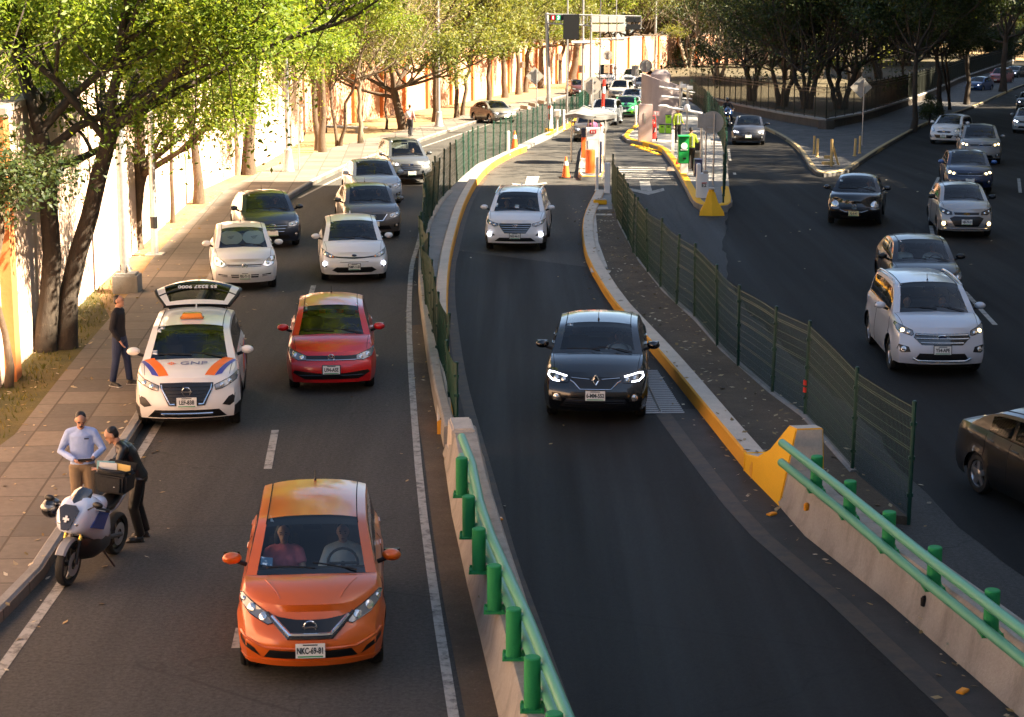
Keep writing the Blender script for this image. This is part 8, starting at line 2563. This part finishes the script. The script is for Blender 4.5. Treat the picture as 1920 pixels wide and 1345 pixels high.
# helmet hung on the bar, open bag on the tail
Mb = Matrix.Translation(bike.location) @ bike.rotation_euler.to_matrix().to_4x4()
hp = Mb @ Vector((-.43, -.36, .90))
he = empty("helmet", hp, R(-30), "glossy black helmet hanging from the motorcycle's handlebar", "helmet")
mb = MB(); mb.ball((0, 0, 0), (.125, .155, .135), paint("helmet_black", (.004, .004, .005), .2), 20, 14); mb.build("shell", he)
mb = MB(); mb.ball((0, -.035, .02), (.118, .13, .075), mat("visor_smoke", (.25, .24, .22), .05, .6, coat=1), 20, 12); mb.build("visor", he)
bp = Mb @ Vector((.03, .60, 1.10))
bag = empty("bag", bp, h, "open black bag with papers standing on the motorcycle's tail", "bag"); bag.rotation_euler = (0, R(5), h)
mb = MB(); bm_ = mat("bag_nylon", (.005, .005, .006), .7, bump=.3, bscale=25)
mb.box((0, .0, -.01), (.44, .34, .30), bm_, taper=1.08); mb.build("bag_body", bag, bevel=.04)
mb = MB(); mb.box((0, -.185, -.02), (.32, .03, .2), bm_); mb.box((.08, -.205, -.04), (.03, .01, .02), M_WHITE); mb.build("front_pocket", bag, bevel=.012)
mb = MB(); mb.tube([(.23 * math.cos(t), .18 * math.sin(t), .15) for t in [2 * math.pi * k / 20 for k in range(21)]], .02, bm_, 6); mb.box((.0, .22, .19), (.42, .03, .12), bm_, mtx=Matrix.Rotation(R(-12), 4, 'X')); mb.build("flap", bag, bevel=.01)
for i, (m, x, a) in enumerate(((M_WHITE, -.10, 12), (mat("folder_manila", (.72, .50, .16), .7), .10, -8), (mat("paper_aqua", (.25, .5, .52), .7), -.16, 20))):
 mb = MB(); mb.box((x, -.02 + i * .03, .17), (.24, .015, .12), m, R(a)); mb.build("papers", bag, smooth=False)
# motorcycle policeman by the park wall
p = G(1366, 238); h2 = R(-4)
mk2 = motorcycle("motorcycle", "blue patrol motorcycle with a glowing lamp beside the park wall", (p.x, p.y + .7, g(p.y) + .004), h2, paint("moto_navy", (.02, .06, .22), .3), paint("moto_sky", (.10, .3, .6), .3), lit=True)
rp, J = person("person", "helmeted rider in dark uniform on the blue patrol motorcycle", (p.x, p.y + .95, g(p.y)), h2,
       dict(pelvis=(0, .1, .95), chest=(0, -.02, 1.26), neck=(0, -.08, 1.46), head=(0, -.12, 1.60), shL=(.17, -.05, 1.40), shR=(-.17, -.05, 1.40), elL=(.36, -.25, 1.18), haL=(.34, -.52, 1.02), elR=(-.36, -.25, 1.18), haR=(-.34, -.52, 1.02), knL=(.26, -.28, .72), knR=(-.26, -.28, .72), anL=(.30, -.05, .36), anR=(-.30, -.05, .36), hiL=(.1, .1, .92), hiR=(-.1, .1, .92)),
       cloth("uniform_dark", (.012, .014, .02)), cloth("uniform_dark", (.012, .014, .02)), mat("boot_black", (.01, .01, .01), .4), voxel=.016)
mb = MB(); mb.ball((0, -.11, 1.63), (.13, .15, .14), paint("helmet_black", (.004, .004, .005), .2), 16, 12); mb.build("helmet", rp)
# far pedestrian walking away with bags, toll staff
p = G(769, 256, .14)
pp_, J = person("person", "pedestrian with pale bags walking away along the far left sidewalk", p, R(160), dict(haL=(.28, -.05, .85), knL=(.09, -.12, .5), anL=(.10, -.10, .09), anR=(-.10, .14, .12)), cloth("top_rose", (.45, .22, .20)), cloth("shorts_dark", (.02, .02, .025)), SHOE, voxel=.018)
mb = MB(); mb.ball((.05, .16, 1.2), (.16, .1, .2), cloth("bag_pale", (.6, .55, .52)), 12, 8); mb.build("backpack", pp_)
LIMEV = cloth("vest_hi_vis", (.34, .46, .03)); DKT = cloth("trousers_black", (.008, .008, .009))
def vest(root, J):
 mb = MB()
 for s_ in (-1, 1): mb.box((s_ * .08, .0, 1.22), (.04, .30, .42), mat("reflective_tape_grey", (.6, .6, .6), .3))
 mb.build("reflective_stripes", root)
p = G(1294, 320, .17)
r_, J = person("person", "attendant in a hi-vis vest seen from behind at the payment console", p, R(170), dict(haL=(.24, -.30, 1.12), elL=(.28, -.05, 1.15), haR=(-.2, -.32, 1.15), elR=(-.27, -.06, 1.15), face=(.2, -1, -.3)), LIMEV, DKT, SHOE, voxel=.016)
vest(r_, J)
p = G(1270, 268, .17)
r_, J = person("person", "worker in hi-vis vest standing by the camera pole near the crates", p, R(30), dict(haL=(.2, -.25, 1.0)), LIMEV, DKT, SHOE, voxel=.018); vest(r_, J)
p = G(1110, 290, .16)
person("person", "toll attendant whose head shows above the white control cabinet", p, R(10), dict(haL=(.2, -.3, 1.05), haR=(-.2, -.3, 1.05)), cloth("jacket_plum", (.22, .05, .12)), DKT, SHOE, voxel=.018)
# ---- occupants
def occupant(car, side, label, top, skin=None, fem=False, sheet_=None, short=False):
 c = cars[car]; P = c.P
 zs = .44; sx = .36 * side; sy = c.seat_y - .06
 k = P['H'] / 1.5
 Mx = c.root.matrix_basis
 loc = Mx @ Vector((sx, sy, 0))
 drv = side > 0
 pose = dict(pelvis=(0, .05, zs + .08), chest=(0, .16, zs + .42), neck=(0, .20, zs + .60), head=(0, .17, zs + .735), face=(0, -1, -.05),
    shL=(.17, .17, zs + .53), shR=(-.17, .17, zs + .53), hiL=(.09, .0, zs + .05), hiR=(-.09, .0, zs + .05), knL=(.12, -.42, zs + .12), knR=(-.12, -.42, zs + .12), anL=(.12, -.62, zs - .25), anR=(-.12, -.62, zs - .25))
 if drv: pose.update(elL=(.27, .0, zs + .32), haL=(.14, -.32, zs + .42), elR=(-.27, .0, zs + .32), haR=(-.14, -.32, zs + .42))
 else: pose.update(elL=(.25, .02, zs + .28), haL=(.08, -.24, zs + .18), elR=(-.25, .02, zs + .28), haR=(-.06, -.24, zs + .18))
 r_, J = person("person", label, loc, c.root.rotation_euler.z, pose, top, DKT, None, skin, voxel=.018, hair_long=fem, fem=fem, short_sleeve=short, group="people sitting in the cars")
WSH = cloth("shirt_white", (.70, .70, .68)); PINKT = cloth("blouse_pink", (.80, .20, .27)); OLV = cloth("shirt_olive", (.22, .26, .18)); DKS = cloth("jacket_dark", (.012, .012, .015)); SKY = cloth("shirt_sky", (.35, .45, .58))
occupant('orange', 1, "driver with a white shirt collar at the wheel of the orange hatchback", WSH, SKIN2)
occupant('orange', -1, "dark-haired woman in a pink blouse in the orange hatchback's passenger seat", PINKT, SKIN2, fem=True, short=True)
occupant('logan', 1, "grey-haired driver in a white shirt inside the black ramp sedan", WSH, SKIN2)
occupant('tucson', 1, "driver in a pale blue shirt inside the white ramp SUV", SKY)
occupant('tucson', -1, "passenger in an olive shirt inside the white ramp SUV", OLV)
occupant('escape', 1, "driver in a dark jacket inside the pale SUV with roof rails", DKS)
occupant('escape', -1, "passenger in a grey-green shirt inside the pale SUV with roof rails", OLV)
occupant('brownblack', 1, "driver in a white shirt inside the dark brown sedan", WSH)
occupant('brownblack', -1, "passenger in a white shirt inside the dark brown sedan", WSH)
occupant('beetle', 1, "driver in white sleeves inside the rounded black car", WSH)
occupant('sentra', 1, "driver inside the grey-brown sedan", DKS, SKIN2)
occupant('sentra', -1, "front passenger inside the grey-brown sedan", DKS)
occupant('rio', 1, "driver in a dark top inside the white hatchback with lit fog lamps", DKS)
occupant('navy', 1, "driver inside the dark blue sedan near the kerb", DKS, SKIN2)
occupant('avanza', 1, "driver in a white top inside the dark grey people carrier", WSH)
